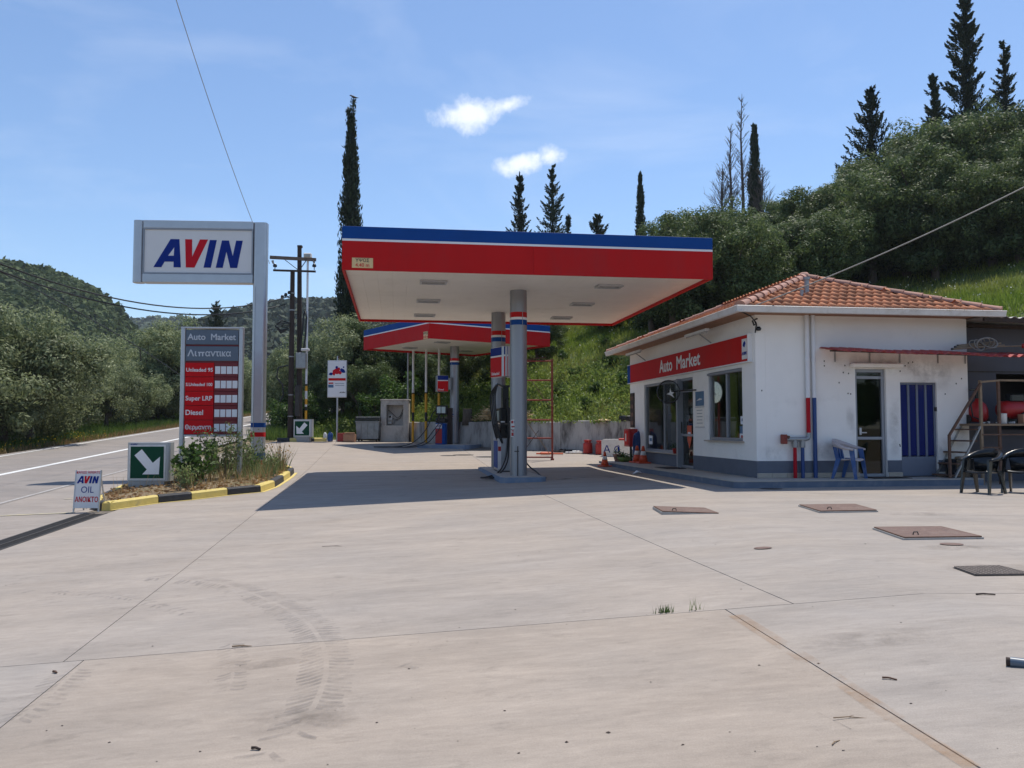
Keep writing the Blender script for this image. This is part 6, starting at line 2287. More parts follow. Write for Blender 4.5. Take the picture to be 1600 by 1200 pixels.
# scaffold frame
t = thing('scaffold_frame', 'rusty red scaffold frame with rungs behind the pump island', 'scaffold', (0.70, 28.2, gz(0.7, 28.2)), R(-3))
for x in (-0.66, 0.66):
    MB().cyl((x, 0, 0), (x, 0, 3.42), 0.035, n=10).build('upright', 'rust_red', t)
    MB().cyl((x, 0, 0), (x, 0, 0.06), 0.06, n=10).build('foot', 'rust_red', t)
for z in (0.10, 0.74, 1.36, 2.03, 2.70, 3.36):
    MB().cyl((-0.66, 0, z), (0.66, 0, z), 0.026, n=8).build('rung', 'rust_red', t)
MB().bar((-0.3, 0.03, 3.40), (0.45, 0.03, 3.48), 0.10, 0.02).build('top_plank', 'rust', t)
MB().bar((-0.28, 0.04, 3.05), (0.60, 0.04, 1.78), 0.03, 0.02).bar((-0.2, 0.04, 1.3), (0.58, 0.04, 0.2), 0.03, 0.02).build('brace', 'weathered_wood', t)
MB().bar((0.2, 0.05, 1.0), (-0.3, 0.05, 0.3), 0.03, 0.02).build('brace', 'dark_iron', t)
p = G(800, 708)
t = thing('power_tool', 'orange tool lying on the ground beside the scaffold frame', 'tool', (p.x + 0.9, p.y - 1.2, gz(p.x + 0.9, p.y - 1.2)))
MB().box((0.35, 0, 0.07), (0.42, 0.2, 0.10), 0.04).build('housing', 'orange_tool', t)
MB().cyl((0.0, 0, 0.06), (1.0, 0.1, 0.05), 0.03, n=8).build('shaft', 'orange_tool', t)
for i, (px, py, ln) in enumerate(((885, 707, 1.0), (898, 708.5, 0.7), (875, 706, 0.5))):
    p = G(px, py)
    t = thing('scrap_piece', ('flat scrap of dark sheet by the wall', 'pale rag heap by the wall', 'dark offcut nearest the scaffold by the wall')[i], 'scrap', p, random.uniform(-0.3, 0.3))
    MB().box((0, 0, 0.04), (ln, 0.3, 0.06), 0.02).box((0.1, 0.05, 0.09), (ln * 0.5, 0.2, 0.05), 0.02, rz=0.4).build('scrap', ('dark_iron', 'plastic_white', 'dark_wood')[i], t)


def drum(label, loc):
    t = thing('plastic_drum', label, 'drum', loc, random.uniform(0, 2))
    MB().lathe([(0.0, 0), (0.17, 0.01), (0.18, 0.05), (0.18, 0.36), (0.175, 0.40), (0.12, 0.44), (0.12, 0.46), (0.0, 0.46)], 20).build('drum_body', 'red_drum', t)
    MB().lathe([(0.13, 0.46), (0.15, 0.47), (0.15, 0.53), (0.0, 0.54)], 18).build('lid', 'red_drum', t)
    for s in (-1, 1):
        MB().tube([(s * 0.17, -0.04, 0.40), (s * 0.20, 0, 0.46), (s * 0.17, 0.04, 0.40)], 0.012, 6).build('grip', 'red_drum', t)


p = at(918.5, 700, 31.9)
p.z = gz(p.x, p.y)
drum('red plastic drum by the wall, nearer the scaffold', p)
p = at(938, 700, 31.3)
p.z = gz(p.x, p.y)
drum('red plastic drum by the wall, touching the lettered white box', p)
p = at(957, 700, 30.3)
p.z = gz(p.x, p.y)
t = thing('sand_box', 'white box hand painted with the letters A and Phi', 'box', p, R(-16))
MB().prism([(-0.36, 0.0), (0.36, 0.0), (0.36, 0.56), (0.30, 0.62), (-0.30, 0.62), (-0.36, 0.56)], -0.25, 0.25).build('box_body', 'plastic_white', t)
MB().box((0.40, 0, 0.29), (0.07, 0.46, 0.58), 0.02).build('red_side', 'red_drum', t)
text('lettering', 'Α Φ', 'letter_blue', t, (-0.30, -0.253, 0.14), 0.36, sx=1.1, depth=0.002)
p = at(979, 700, 29.2)
p.z = gz(p.x, p.y)
t = thing('sand_box', 'plain white box with red lid beside the fire cabinet', 'box', p, R(-10))
MB().prism([(-0.20, 0.0), (0.20, 0.0), (0.25, 0.62), (-0.25, 0.62)], -0.24, 0.24).build('box_body', 'plastic_white', t)
MB().box((0, 0, 0.66), (0.54, 0.5, 0.07), 0.02).build('lid', 'red_drum', t)
p = at(950, 653, 31.2)
t = thing('flat_lid', 'flat straw coloured lid lying on top of the wall', 'lid', (3.5, 31.95, 1.45))
MB().lathe([(0.36, 0.0), (0.37, 0.02), (0.2, 0.06), (0.0, 0.10)], 18).build('lid_body', 'straw', t)
t = thing('car_tyre', 'dark car tyre lying on the wall behind the shop corner', 'tyre', (4.35, 31.3, 1.45))
MB().lathe([(0.18, 0.0), (0.31, 0.01), (0.335, 0.06), (0.335, 0.14), (0.31, 0.19), (0.18, 0.2), (0.17, 0.1)], 22).build('tyre_body', 'black_rubber', t)

# ------------------------------------------------------------------ covers in the forecourt
def cover(label, corners, h, m='rusty_cover', grate=False):
    ps = [G(*c_) for c_ in corners]
    c_ = sum(ps, Vector()) / len(ps)
    t = thing('tank_cover' if not grate else 'floor_grating', label, 'cover' if not grate else 'grating', c_)
    poly = [(p.x - c_.x, p.y - c_.y) for p in ps]
    if not grate:
        MB().slab([(x * 1.05, y * 1.05) for x, y in poly], -0.02, h * 0.62).build('frame', 'plain_concrete', t)
        lid_ = MB().slab(poly, h * 0.63, h).build('lid', m, t)
        e = MB()
        for i in range(4):
            a, b = poly[i], poly[(i + 1) % 4]
            e.bar((a[0], a[1], h * 0.85), (b[0], b[1], h * 0.85), 0.02, h * 0.34)
        e.build('edge_strip', 'rust', t)
        x, y = poly[0][0] * 0.7 + poly[1][0] * 0.1, poly[0][1] * 0.55 + poly[1][1] * 0.1
        MB().tube([(x, y, h), (x + 0.01, y, h + 0.03), (x + 0.05, y, h + 0.032), (x + 0.06, y, h)], 0.007, 6).build('lift_ring', 'dark_iron', lid_)
    else:
        MB().slab([(x * 1.06, y * 1.06) for x, y in poly], 0.003, 0.006).build('pit', 'black_band', t)
        a, b, c2_, d = [Vector((x, y, 0.012)) for x, y in poly]
        g_ = MB()
        for k in range(11):
            u = k / 10
            g_.bar(a.lerp(d, u), b.lerp(c2_, u), 0.013, 0.014)
            g_.bar(a.lerp(b, u), d.lerp(c2_, u), 0.013, 0.012)
        g_.build('grating_bars', 'grate_iron', t)
    return t


cover('rusty tank cover by the joint, nearest the canopy shadow', [(1036, 804), (1122, 802.5), (1100, 794.5), (1022, 795.5)], 0.03)
cover('rusty tank cover in front of the blue chair', [(1282, 801.5), (1369, 800), (1335, 790.5), (1250, 791.5)], 0.032)
cover('largest rusty tank cover, nearest the camera', [(1413, 843.5), (1533, 842), (1470, 826.5), (1367, 827.5)], 0.032)
cover('rusty square floor grating at the picture edge', [(1525, 900), (1612, 899), (1562, 886.5), (1492, 888)], 0.02, grate=True)
for px, py, r_ in ((1192, 857, 0.07), (1487, 851, 0.09), (1205, 764, 0.17), (724, 711, 0.3), (762, 714, 0.34), (700, 712, 0.22)):
    p = G(px, py)
    pts = [(p.x + r_ * 1.3 * math.cos(2 * math.pi * i / 14), p.y + r_ * math.sin(2 * math.pi * i / 14)) for i in range(14)]
    decal(pts, 'rusty_cover' if py > 800 else 'dark_iron', fc, 'small_cover', 0.008)


# ------------------------------------------------------------------ cables in the air
def wire(label, p0, p1, sag, r, m='cable_black', n=24):
    p0, p1 = Vector(p0), Vector(p1)
    t = thing('cable', label, 'cable', p0)
    pts = []
    for i in range(n + 1):
        u = i / n
        q_ = p0.lerp(p1, u) - p0
        q_.z -= sag * 4 * u * (1 - u)
        pts.append(q_)
    MB().tube(pts, r, 5).build('strand', m, t)


wire('thin wire climbing from the poles to the top left of the sky', (-11.4, 38.8, 8.9), at(235, -130, 22), 0.5, 0.012, 'cable_pale')
wire('upper of two thick cables sagging across to the left', (-10.5, 38.85, 7.35), at(-60, 388, 23), 1.05, 0.026)
wire('lower of two thick cables sagging across to the left', (-10.6, 38.85, 7.0), at(-60, 400, 23), 1.0, 0.026)
wire('black cable dropping behind the hill trees at the left edge', at(-40, 405, 26), at(300, 600, 48), -0.3, 0.02)
wire('pale service cable from the shop corner up to the right', bl(-0.45, -0.4, 3.62), at(1660, 262, 15.5), 0.12, 0.013, 'cable_pale')


# ------------------------------------------------------------------ vegetation
def cards(c, a, L, W, rng):
    """leaf-shaped 4-corner cards at c along unit axis a"""
    n = len(c)
    a = a / np.linalg.norm(a, axis=1, keepdims=True)
    b = np.cross(a, rng.normal(0, 1, (n, 3)))
    b /= np.linalg.norm(b, axis=1, keepdims=True) + 1e-9
    return np.stack([c - a * L / 2, c + b * W / 2 - a * L * 0.06, c + a * L / 2, c - b * W / 2 - a * L * 0.06], 1).reshape(-1, 3)


def np_mesh(name, v, k, m):
    n = len(v) // k
    me = mesh_np('', v, np.arange(len(v)).reshape(n, k), None)
    me.name = name
    me.materials.append(MATS[m])
    return me


def crown_mesh(seed, r, zc, nclump, per, leaf, m, csize=(0.32, 0.62), droop=0.0, hollow=0.45, upbias=0.25):
    rng = np.random.default_rng(seed)
    # uneven overall outline: a few big lobes
    nl = rng.integers(6, 9)
    th = rng.uniform(0, 2 * np.pi, nl) + np.arange(nl) * 2 * np.pi / nl * 0.6
    lobes = np.stack([np.cos(th) * r[0] * rng.uniform(0.25, 0.62, nl), np.sin(th) * r[1] * rng.uniform(0.25, 0.62, nl), rng.uniform(-0.55, 0.62, nl) * r[2]], 1)
    lobes = np.concatenate([lobes, [[0, 0, r[2] * 0.2], [0.1 * r[0], 0, -0.3 * r[2]]]])
    lr = np.concatenate([rng.uniform(0.42, 0.66, nl), [0.7, 0.6]])
    li = rng.integers(0, len(lobes), nclump)
    d = rng.normal(0, 1, (nclump, 3))
    d /= np.linalg.norm(d, axis=1, keepdims=True)
    rad = rng.uniform(hollow, 1.0, (nclump, 1)) ** 0.6
    cen = lobes[li] + d * rad * lr[li][:, None] * np.asarray(r) * np.array([1, 1, 0.9])
    cs = rng.uniform(csize[0], csize[1], nclump)
    n = nclump * per
    ci = np.repeat(np.arange(nclump), per)
    off = rng.normal(0, 1, (n, 3))
    off = off / np.linalg.norm(off, axis=1, keepdims=True) * (rng.uniform(0, 1, (n, 1)) ** 0.33)
    pos = cen[ci] + off * cs[ci][:, None] * np.array([1, 1, 0.85])
    nrm = off / (np.linalg.norm(off, axis=1, keepdims=True) + 1e-9) + rng.normal(0, 0.38, (n, 3)) + np.array([0, 0, upbias])
    ax = np.cross(nrm, rng.normal(0, 1, (n, 3)))
    ax /= np.linalg.norm(ax, axis=1, keepdims=True) + 1e-9
    nrm /= np.linalg.norm(nrm, axis=1, keepdims=True) + 1e-9
    L = leaf[0] * rng.uniform(0.55, 1.35, (n, 1))
    W = leaf[1] * rng.uniform(0.6, 1.3, (n, 1))
    bb = np.cross(nrm, ax)
    v = np.stack([pos - ax * L / 2, pos + bb * W / 2, pos + ax * L / 2, pos - bb * W / 2], 1).reshape(-1, 3)
    v[:, 2] += zc
    return np_mesh('crown', v, 4, m), cen + np.array([0, 0, zc])


def trunk_mesh(seed, cen, h0, r0, m='bark', limbs=6):
    rng = random.Random(seed)
    mb = MB()
    bend = (rng.uniform(-0.25, 0.25), rng.uniform(-0.25, 0.25))
    fork = Vector((bend[0], bend[1], h0))
    mb.tube([(0, 0, -0.4), (bend[0] * 0.15, bend[1] * 0.1, 0.15), (bend[0] * 0.6, bend[1] * 0.3, h0 * 0.55), fork], r0 * 1.25, 9, r0 * 0.8)
    pick = rng.sample(range(len(cen)), min(limbs, len(cen)))
    for i in pick:
        e = Vector(cen[i])
        mid = fork.lerp(e, 0.5) + Vector((rng.uniform(-0.25, 0.25), rng.uniform(-0.25, 0.25), 0.15))
        mb.tube([fork - Vector((0, 0, 0.15)), fork.lerp(mid, 0.55) + Vector((rng.uniform(-0.1, 0.1), 0, 0)), mid, e], r0 * 0.55, 6, r0 * 0.12)
        for _ in range(2):
            j = rng.randrange(len(cen))
            if (Vector(cen[j]) - mid).length < 1.6:
                mb.tube([mid, mid.lerp(Vector(cen[j]), 0.6) + Vector((0, 0, 0.1)), Vector(cen[j])], r0 * 0.25, 5, r0 * 0.06)
    me = bpy.data.meshes.new('trunk')
    me.from_pydata(mb.v, [], mb.f)
    me.polygons.foreach_set('use_smooth', mb.s)
    me.materials.append(MATS[m])
    return me


OLIVES = []
for k in range(5):
    me, cen = crown_mesh(100 + k, (2.6, 2.5, 2.65), 3.0, 92, 290, (0.17, 0.062), 'olive_leaf', csize=(0.34, 0.80), hollow=0.55)
    OLIVES.append((me, trunk_mesh(50 + k, cen, 1.1, 0.17, limbs=12), 5.9))
DARKS = []
for k in range(3):
    me, cen = crown_mesh(200 + k, (2.7, 2.7, 2.9), 2.9, 120, 240, (0.18, 0.07), 'olive_dark_leaf', hollow=0.3, csize=(0.36, 0.78))
    DARKS.append((me, trunk_mesh(70 + k, cen, 1.3, 0.2, limbs=8), 6.1))
BUSH = []
for k in range(3):
    me, cen = crown_mesh(300 + k, (1.0, 1.0, 0.85), 0.75, 40, 110, (0.13, 0.06), 'bush_leaf', csize=(0.2, 0.4), hollow=0.2)
    BUSH.append((me, trunk_mesh(90 + k, cen, 0.3, 0.05, limbs=8), 1.6))


def tree(proto, loc, s, rz, name, label, cat, group=None, sz=None):
    me, tr, h0 = proto
    t = thing(name, label, cat, loc, rz, group)
    t.scale = (s, s, sz or s)
    c_ = link('crown' if cat != 'bush' else 'foliage', me, None, t)
    b_ = link('trunk' if cat != 'bush' else 'stem', tr, None, t)
    return t


tr_rng = random.Random(11)
GROVE = 'olive trees in the grove beyond the road'
cnt = 0
for row, (off, y0, y1, st) in enumerate(((3.0, 26, 112, 3.9), (6.6, 24, 112, 4.4), (10.8, 28, 112, 5.0), (15.5, 34, 112, 6.0), (21, 40, 116, 7.0), (28, 48, 120, 8.5), (37, 60, 122, 10))):
    y = y0 + tr_rng.uniform(0, 2)
    while y < y1:
        x = road_xr(y) - 6.9 - off - tr_rng.uniform(-0.7, 0.9)
        s = tr_rng.uniform(0.66, 1.10) * (1.04 if row else 0.92)
        if row == 0 and tr_rng.random() < 0.14:
            y += st
            continue
        pxx = 800 + FPX * x / y
        if -260 < pxx < 470:
            lab = ('silvery olive tree of the front row along the far side of the road' if row == 0 else 'silvery olive tree deeper in the grove beyond the road')
            tree(OLIVES[cnt % 5], (x, y, road_z(y) - 0.1), s, tr_rng.uniform(0, 6.3), 'olive_tree', lab, 'tree', 'front row of the olive grove' if row == 0 else 'deeper rows of the olive grove', sz=s * tr_rng.uniform(0.95, 1.12))
            cnt += 1
        y += st * tr_rng.uniform(0.8, 1.2)


for i, (px, yt, Y) in enumerate(((-30, 440, 34), (8, 452, 35), (48, 470, 37), (238, 500, 58), (268, 496, 60), (300, 500, 62), (425, 555, 88))):
    X = (px - 800) / FPX * Y
    s = (at(px, yt, Y).z - road_z(Y)) / 5.7
    tree(OLIVES[i % 5], (X, Y, road_z(Y) - 0.1), min(s, 1.3), i * 1.3, 'olive_tree', (('tallest olive tree beyond the road, cut by the left picture edge', 'tall olive tree beyond the road, second from the left picture edge', 'tall olive tree beyond the road, third from the left picture edge')[i] if i < 3 else 'tall olive tree rising behind the price board'), 'tree', 'tall olives at the left edge' if i < 3 else 'tall olives behind the price board', sz=s)


def plant(px, ytop, Y, proto, name, label, cat='tree', group=None, wide=1.0, smin=0.5):
    X = (px - 800) / FPX * Y
    zt = at(px, ytop, Y).z
    zb_ = land_z(X, Y)
    s = max((zt - zb_) / proto[2], smin)
    w_ = min(s, 1.5) * wide
    return tree(proto, (X, Y, zb_), w_, tr_rng.uniform(0, 6.3), name, label, cat, group, sz=s)


# hillside trees on the right: a dense wood whose tops follow the skyline
SKX = [860, 900, 940, 990, 1030, 1060, 1100, 1150, 1200, 1230, 1260, 1300, 1320, 1360, 1400, 1440, 1480, 1520, 1560, 1600, 1750]
SKY_ = [505, 470, 440, 385, 368, 335, 318, 316, 320, 300, 285, 290, 245, 235, 198, 205, 180, 172, 150, 152, 140]
PLACES = ('right behind the canopy end', 'left of the bare dead trees', 'below the slender pointed cypress', 'between slender and broad cypress', 'below the broad ragged cypress', 'below the small dark cypress', 'below the tallest cypress', 'at the right picture edge')
hc = 0
for Y in (58.0, 54.5, 51.0, 47.5, 44.5, 41.5, 39.0):
    px = 870 + tr_rng.uniform(0, 25)
    while px < 1720:
        Yj = Y + tr_rng.uniform(-1.2, 1.2)
        X = (px - 800) / FPX * Yj
        d_ = float(hill_d(X, Yj))
        zb_ = land_z(X, Yj)
        zs = at(px, float(np.interp(px, SKX, SKY_)) + tr_rng.uniform(0, 16), Yj).z
        dmin = 7.0 if px < 1120 else (9.0 if px < 1340 else 15.0)
        if d_ > dmin and zs - zb_ > 2.0:
            sz = min((zs - zb_) / 5.7, tr_rng.uniform(0.85, 1.2) if Y < 50 else 1.75)
            low = Y < 46
            pr_ = (DARKS if low else (OLIVES[:3] + DARKS[:1] if px < 1190 else DARKS + OLIVES[3:4]))
            pl = PLACES[int(np.searchsorted([1040, 1115, 1215, 1330, 1425, 1500, 1575], px))]
            lab = ('dark shaded tree low on the hillside ' if low else ('silvery olive tree high on the hillside ' if px < 1190 else 'dark olive tree high on the hillside ')) + pl
            tree(pr_[hc % len(pr_)], (X, Yj, zb_ - 0.15), max(sz, 0.75) * tr_rng.uniform(0.9, 1.1), tr_rng.uniform(0, 6.3), 'hillside_tree' if low else 'olive_tree', lab, 'tree', lab[:-len(pl)] + pl, sz=sz)
            hc += 1
        px += tr_rng.uniform(46, 78) * 50 / Y
for i, (px, yt, Y) in enumerate(((495, 500, 50), (520, 485, 49), (548, 480, 47), (580, 490, 46), (610, 500, 47), (640, 505, 48), (500, 560, 46), (535, 560, 45), (565, 545, 44), (470, 540, 55), (445, 555, 62))):
    plant(px, yt, Y, (DARKS if i > 2 else OLIVES)[i % 3], 'bank_tree', ('silvery olive tree on the bank behind the utility poles' if i <= 2 else 'dark tree on the bank behind the advert board'), 'tree', 'olives behind the poles' if i <= 2 else 'dark trees on the bank', 1.0)
for i, (px, yt, Y) in enumerate(((665, 500, 47), (700, 500, 46), (740, 500, 46), (780, 500, 46), (820, 500, 47), (855, 510, 46), (680, 545, 44), (730, 540, 43), (790, 540, 43), (840, 545, 43))):
    plant(px, yt, Y, DARKS[(i + 1) % 3], 'bank_tree', 'dark tree on the bank behind the smaller canopy', 'tree', 'dark trees behind the smaller canopy', 1.05)
# low shrubs scattered on the sunny bank
for i, (px, yt, Y) in enumerate(((872, 598, 36.5), (898, 575, 38), (930, 602, 35.5), (955, 560, 38), (915, 628, 34), (880, 552, 41), (945, 530, 41), (975, 590, 35), (985, 545, 39), (860, 625, 35.5), (760, 600, 40), (720, 620, 40.5))):
    plant(px, yt, Y, BUSH[i % 3], 'bank_shrub', 'low bright green shrub on the grassy bank above the wall', 'bush', 'low shrubs on the grassy bank', 1.0, 0.35)
# bushes
for i, (px, yt, Y, lab) in enumerate(((622, 585, 42.6, 'bright green bush behind the concrete cabinet'), (590, 612, 42.4, 'bright green bush behind the waste container'), (738, 610, 40.0, 'loose green bush on the bank above the wall by the far column'), (650, 640, 42.4, 'low bush behind the pale vent pipes'))):
    plant(px, yt, Y, BUSH[i % 3], 'green_bush', lab, 'bush', None, 1.0, 0.4)
for i, (px, yt, Y) in enumerate(((446, 620, 44), (438, 640, 48), (452, 600, 50), (441, 632, 56), (432, 640, 64), (470, 610, 44), (490, 625, 43.5))):
    X = (px - 800) / FPX * Y
    zt = at(px, yt, Y).z
    zb_ = max(land_z(X, Y), gz(X, min(Y, 60)))
    s = max((zt - zb_) / 1.6, 0.6)
    tree(BUSH[i % 3], (X, Y, zb_ - 0.05), min(s, 1.3), tr_rng.uniform(0, 6), 'roadside_bush', 'green roadside bush around the foot of the utility poles', 'bush', 'bushes around the utility poles', s)


# cypresses
def cypress_mesh(seed, h, r, n, ragged=0.0, leaf=(0.34, 0.09), top=0.0):
    """ragged = 0: a tight column of upright sprays; ragged > 0: a cone of separate rising boughs"""
    rng = np.random.default_rng(seed)
    nc = 150 if not ragged else int(230 - 60 * ragged)
    per = n // nc
    u = np.sort(rng.uniform(0.03, 0.985, nc))
    th = rng.uniform(0, 2 * np.pi, nc)
    out = np.stack([np.cos(th), np.sin(th), np.zeros(nc)], 1)
    ci = np.repeat(np.arange(nc), per)
    m = len(ci)
    k_ = rng.normal(0, 1, (m, 3))
    if not ragged:
        prof = np.minimum(1.0, (1.02 - u) * 2.4) ** 0.7 * np.minimum(1, (u + 0.08) * 6) * (1 - 0.28 * u)
        cen = out * (r * prof * rng.uniform(0.35, 0.85, nc))[:, None] + np.stack([0 * u, 0 * u, u * h], 1)
        sp = np.stack([np.full(m, 0.17 * r + 0.05), np.full(m, 0.17 * r + 0.05), np.full(m, h * 0.035)], 1) * (0.35 + 0.75 * prof[ci])[:, None]
        pos = cen[ci] + np.clip(k_, -1.9, 1.9) * sp
        ax = rng.normal(0, 0.30, (m, 3)) + out[ci] * 0.2 + np.array([0, 0, 1.0])
    else:
        prof = (1.02 - u) ** 0.9 * np.minimum(1, (u + 0.12) * 4.5)
        Lb = r * prof * rng.uniform(0.45, 1.15, nc) + 0.12
        w = rng.uniform(0.05, 1.0, m) ** 0.75
        tap = (1.08 - w)[:, None]
        rise = 0.45 + 0.35 * u[ci]
        c0 = np.stack([np.zeros(m), np.zeros(m), u[ci] * h], 1) + out[ci] * (w * Lb[ci])[:, None]
        c0[:, 2] += w * w * Lb[ci] * rise
        pos = c0 + np.clip(k_, -2, 2) * tap * np.array([0.17, 0.17, 0.14]) * (0.5 + Lb[ci][:, None] * 0.6)
        ax = rng.normal(0, 0.35, (m, 3)) + out[ci] * 0.8 + np.array([0, 0, 0.7])
    core = int(m * 0.2)
    uc = rng.uniform(0.0, 0.995, core)
    cr = (0.15 if not ragged else 0.10) * r
    pos[:core] = np.stack([rng.normal(0, cr, core) * (1.02 - uc), rng.normal(0, cr, core) * (1.02 - uc), uc * h], 1)
    ax[:core] = rng.normal(0, 0.3, (core, 3)) + np.array([0, 0, 1.0])
    v = cards(pos, ax, leaf[0] * rng.uniform(0.6, 1.3, (m, 1)), leaf[1] * rng.uniform(0.6, 1.3, (m, 1)), rng)
    v[:, 2] = np.maximum(v[:, 2], 0.15)
    return np_mesh('crown', v, 4, 'cypress_leaf')


def cypress(px, ytop, Y, r, seed, label, ragged=0.0, n=9000, name='cypress_tree', leaf=(0.34, 0.09), hmin=5, base=None):
    X = (px - 800) / FPX * Y
    zb_ = land_z(X, Y) if base is None else base
    h = max(at(px, ytop, Y).z - zb_, hmin)
    t = thing(name, label, 'tree', (X, Y, zb_), 0)
    link('crown', cypress_mesh(seed, h, r, n, ragged, leaf), None, t)
    MB().tube([(0, 0, -0.3), (0.02, 0, h * 0.5), (0, 0, h * 0.97)], 0.16, 8, 0.02).build('trunk', 'bark', t)
    return t, h


ct, ch = cypress(544, 182, 50, 0.78, 1, 'tall narrow dark cypress with a thin forked tip beside the large canopy', 0, 16000)
rng = np.random.default_rng(77)
for dx, y0, y1 in ((-0.16, 188, 172), (0.14, 188, 160)):
    n = 260
    zz = rng.uniform(0, 1, n)
    z0, z1 = ch - 0.6, ch + (0.55 if dx < 0 else 1.1)
    pos = np.stack([dx + rng.normal(0, 0.07, n), rng.normal(0, 0.07, n), z0 + (z1 - z0) * zz], 1)
    v = cards(pos, rng.normal(0, 0.4, (n, 3)) + np.array([0, 0, 1.0]), 0.22 * rng.uniform(0.6, 1.3, (n, 1)), 0.06 * np.ones((n, 1)), rng)
    mesh_np('tip', v, np.arange(4 * n).reshape(n, 4), 'cypress_leaf', ct)
cypress(812, 268, 74, 2.4, 2, 'ragged dark cypress above the canopy, first of two together', 0.6, 12000, leaf=(0.26, 0.085))
cypress(864, 257, 74, 2.9, 3, 'ragged dark cypress above the canopy with open branches', 0.9, 11000, leaf=(0.26, 0.085))
cypress(889, 335, 74, 0.55, 4, 'small slim cypress beside the open branched one', 0.6, 3500)
cypress(935, 335, 70, 2.9, 5, 'low bushy pine top showing just above the canopy', 0.9, 6000, leaf=(0.26, 0.09))
cypress(1003, 271, 70, 0.44, 6, 'very slender cypress above the right end of the canopy', 0, 8000)
cypress(1185, 196, 66, 0.62, 7, 'slender pointed cypress beside the bare dead trees', 0, 11000)
cypress(1372, 138, 60, 4.0, 8, 'broad ragged cypress above the hillside olives', 0.75, 13000, leaf=(0.28, 0.09))
cypress(1472, 115, 60, 2.2, 9, 'small dark cypress left of the tallest cypress', 0.6, 8000)
cypress(1525, -12, 60, 4.2, 10, 'tallest dark cypress, reaching the top of the picture', 0.75, 24000, leaf=(0.30, 0.095))
cypress(1586, 62, 60, 2.6, 11, 'dark cypress at the right picture edge', 0.7, 10000, leaf=(0.28, 0.09))
cypress(335, 470, 80, 3.2, 12, 'dark little conifer rising above the olive grove behind the price board', 0.9, 6000, leaf=(0.26, 0.09), base=road_z(80))


# bare dead trees
def dead_tree(px, ytop, Y, seed, label, spread):
    X = (px - 800) / FPX * Y
    zb_ = land_z(X, Y)
    h = at(px, ytop, Y).z - zb_
    t = thing('dead_tree', label, 'tree', (X, Y, zb_), 0)
    rg = random.Random(seed)
    MB().tube([(0, 0, -0.3), (0.1, 0, h * 0.4), (0.0, 0.05, h * 0.75), (0.12, 0, h)], 0.17, 7, 0.015).build('trunk', 'dead_bark', t)
    tw = MB()
    for k in range(70):
        z = h * rg.uniform(0.35, 0.97)
        a = rg.uniform(0, 6.28)
        L = spread * (1.05 - z / h) * rg.uniform(0.5, 1.3) + 0.25
        p0 = Vector((0.05, 0, z))
        dv = Vector((math.cos(a), math.sin(a), rg.uniform(0.5, 1.6))).normalized()
        p1 = p0 + dv * L * 0.5
        p2 = p0 + dv * L + Vector((0, 0, 0.25 * L))
        tw.tube([p0, p1, p2], 0.028, 4, 0.008)
        for _ in range(5):
            q0 = p0.lerp(p2, rg.uniform(0.3, 0.95))
            tw.tube([q0, q0 + (dv + Vector((rg.uniform(-.8, .8), rg.uniform(-.8, .8), rg.uniform(-.1, .9)))).normalized() * L * 0.4], 0.013, 3, 0.005)
    tw.build('branches', 'dead_bark', t)


dead_tree(1164, 147, 63, 1, 'tallest bare dead tree on the hill skyline', 1.4)
dead_tree(1146, 195, 63, 2, 'second bare dead tree, left of the tallest one', 1.6)
dead_tree(1132, 262, 62, 3, 'low bushy bare dead tree, leftmost of the dead trees', 2.6)
dead_tree(1196, 262, 65, 4, 'small bare tree with one branch reaching right of the slender cypress', 2.4)

# a bird on the tip of the tall cypress
bz = ct.location.z + ch + 1.12
t = thing('bird', 'small black bird perched on the tip of the tall cypress', 'bird', (ct.location.x + 0.14, ct.location.y, bz), R(160))
prof_b = [(-0.34, 0.00, 0.012), (-0.22, 0.02, 0.03), (-0.12, 0.05, 0.06), (0.0, 0.09, 0.085), (0.10, 0.14, 0.075), (0.15, 0.19, 0.05), (0.19, 0.22, 0.052), (0.235, 0.22, 0.035), (0.27, 0.215, 0.012), (0.32, 0.21, 0.003)]
vv, ff = [], []
n = 10
for x, z, r_ in prof_b:
    for k in range(n):
        a = 2 * math.pi * k / n
        vv.append((x, r_ * math.cos(a), z + r_ * math.sin(a)))
for i in range(len(prof_b) - 1):
    for k in range(n):
        ff.append((i * n + k, i * n + (k + 1) % n, (i + 1) * n + (k + 1) % n, (i + 1) * n + k))
mb = MB()
mb.add(vv, ff, True)
for s in (-1, 1):
    mb.tube([(0.0, s * 0.03, 0.03), (0.02, s * 0.03, -0.03), (0.05, s * 0.035, -0.05)], 0.008, 5)
mb.build('body', 'bird_black', t)


# ---- grass
def blades(x, y, z, h, w, lean, m, name, label, cat, rng=RNG, parent=None):
    n = len(x)
    a = rng.uniform(0, 2 * np.pi, n)
    hh = h * rng.uniform(0.5, 1.35, n)
    dx, dy = np.cos(a) * w / 2, np.sin(a) * w / 2
    la = rng.uniform(0, 2 * np.pi, n)
    lx, ly = np.cos(la) * hh * lean * rng.uniform(0.3, 1.3, n), np.sin(la) * hh * lean * rng.uniform(0.3, 1.3, n)
    v = np.stack([np.stack([x - dx, y - dy, z - 0.04], 1), np.stack([x + dx, y + dy, z - 0.04], 1), np.stack([x + lx, y + ly, z + hh], 1)], 1).reshape(-1, 3)
    o = mesh_np(name, v, np.arange(3 * n).reshape(n, 3), m, parent, 'stuff')
    if parent is None:
        tag(o, label, cat)
    return o


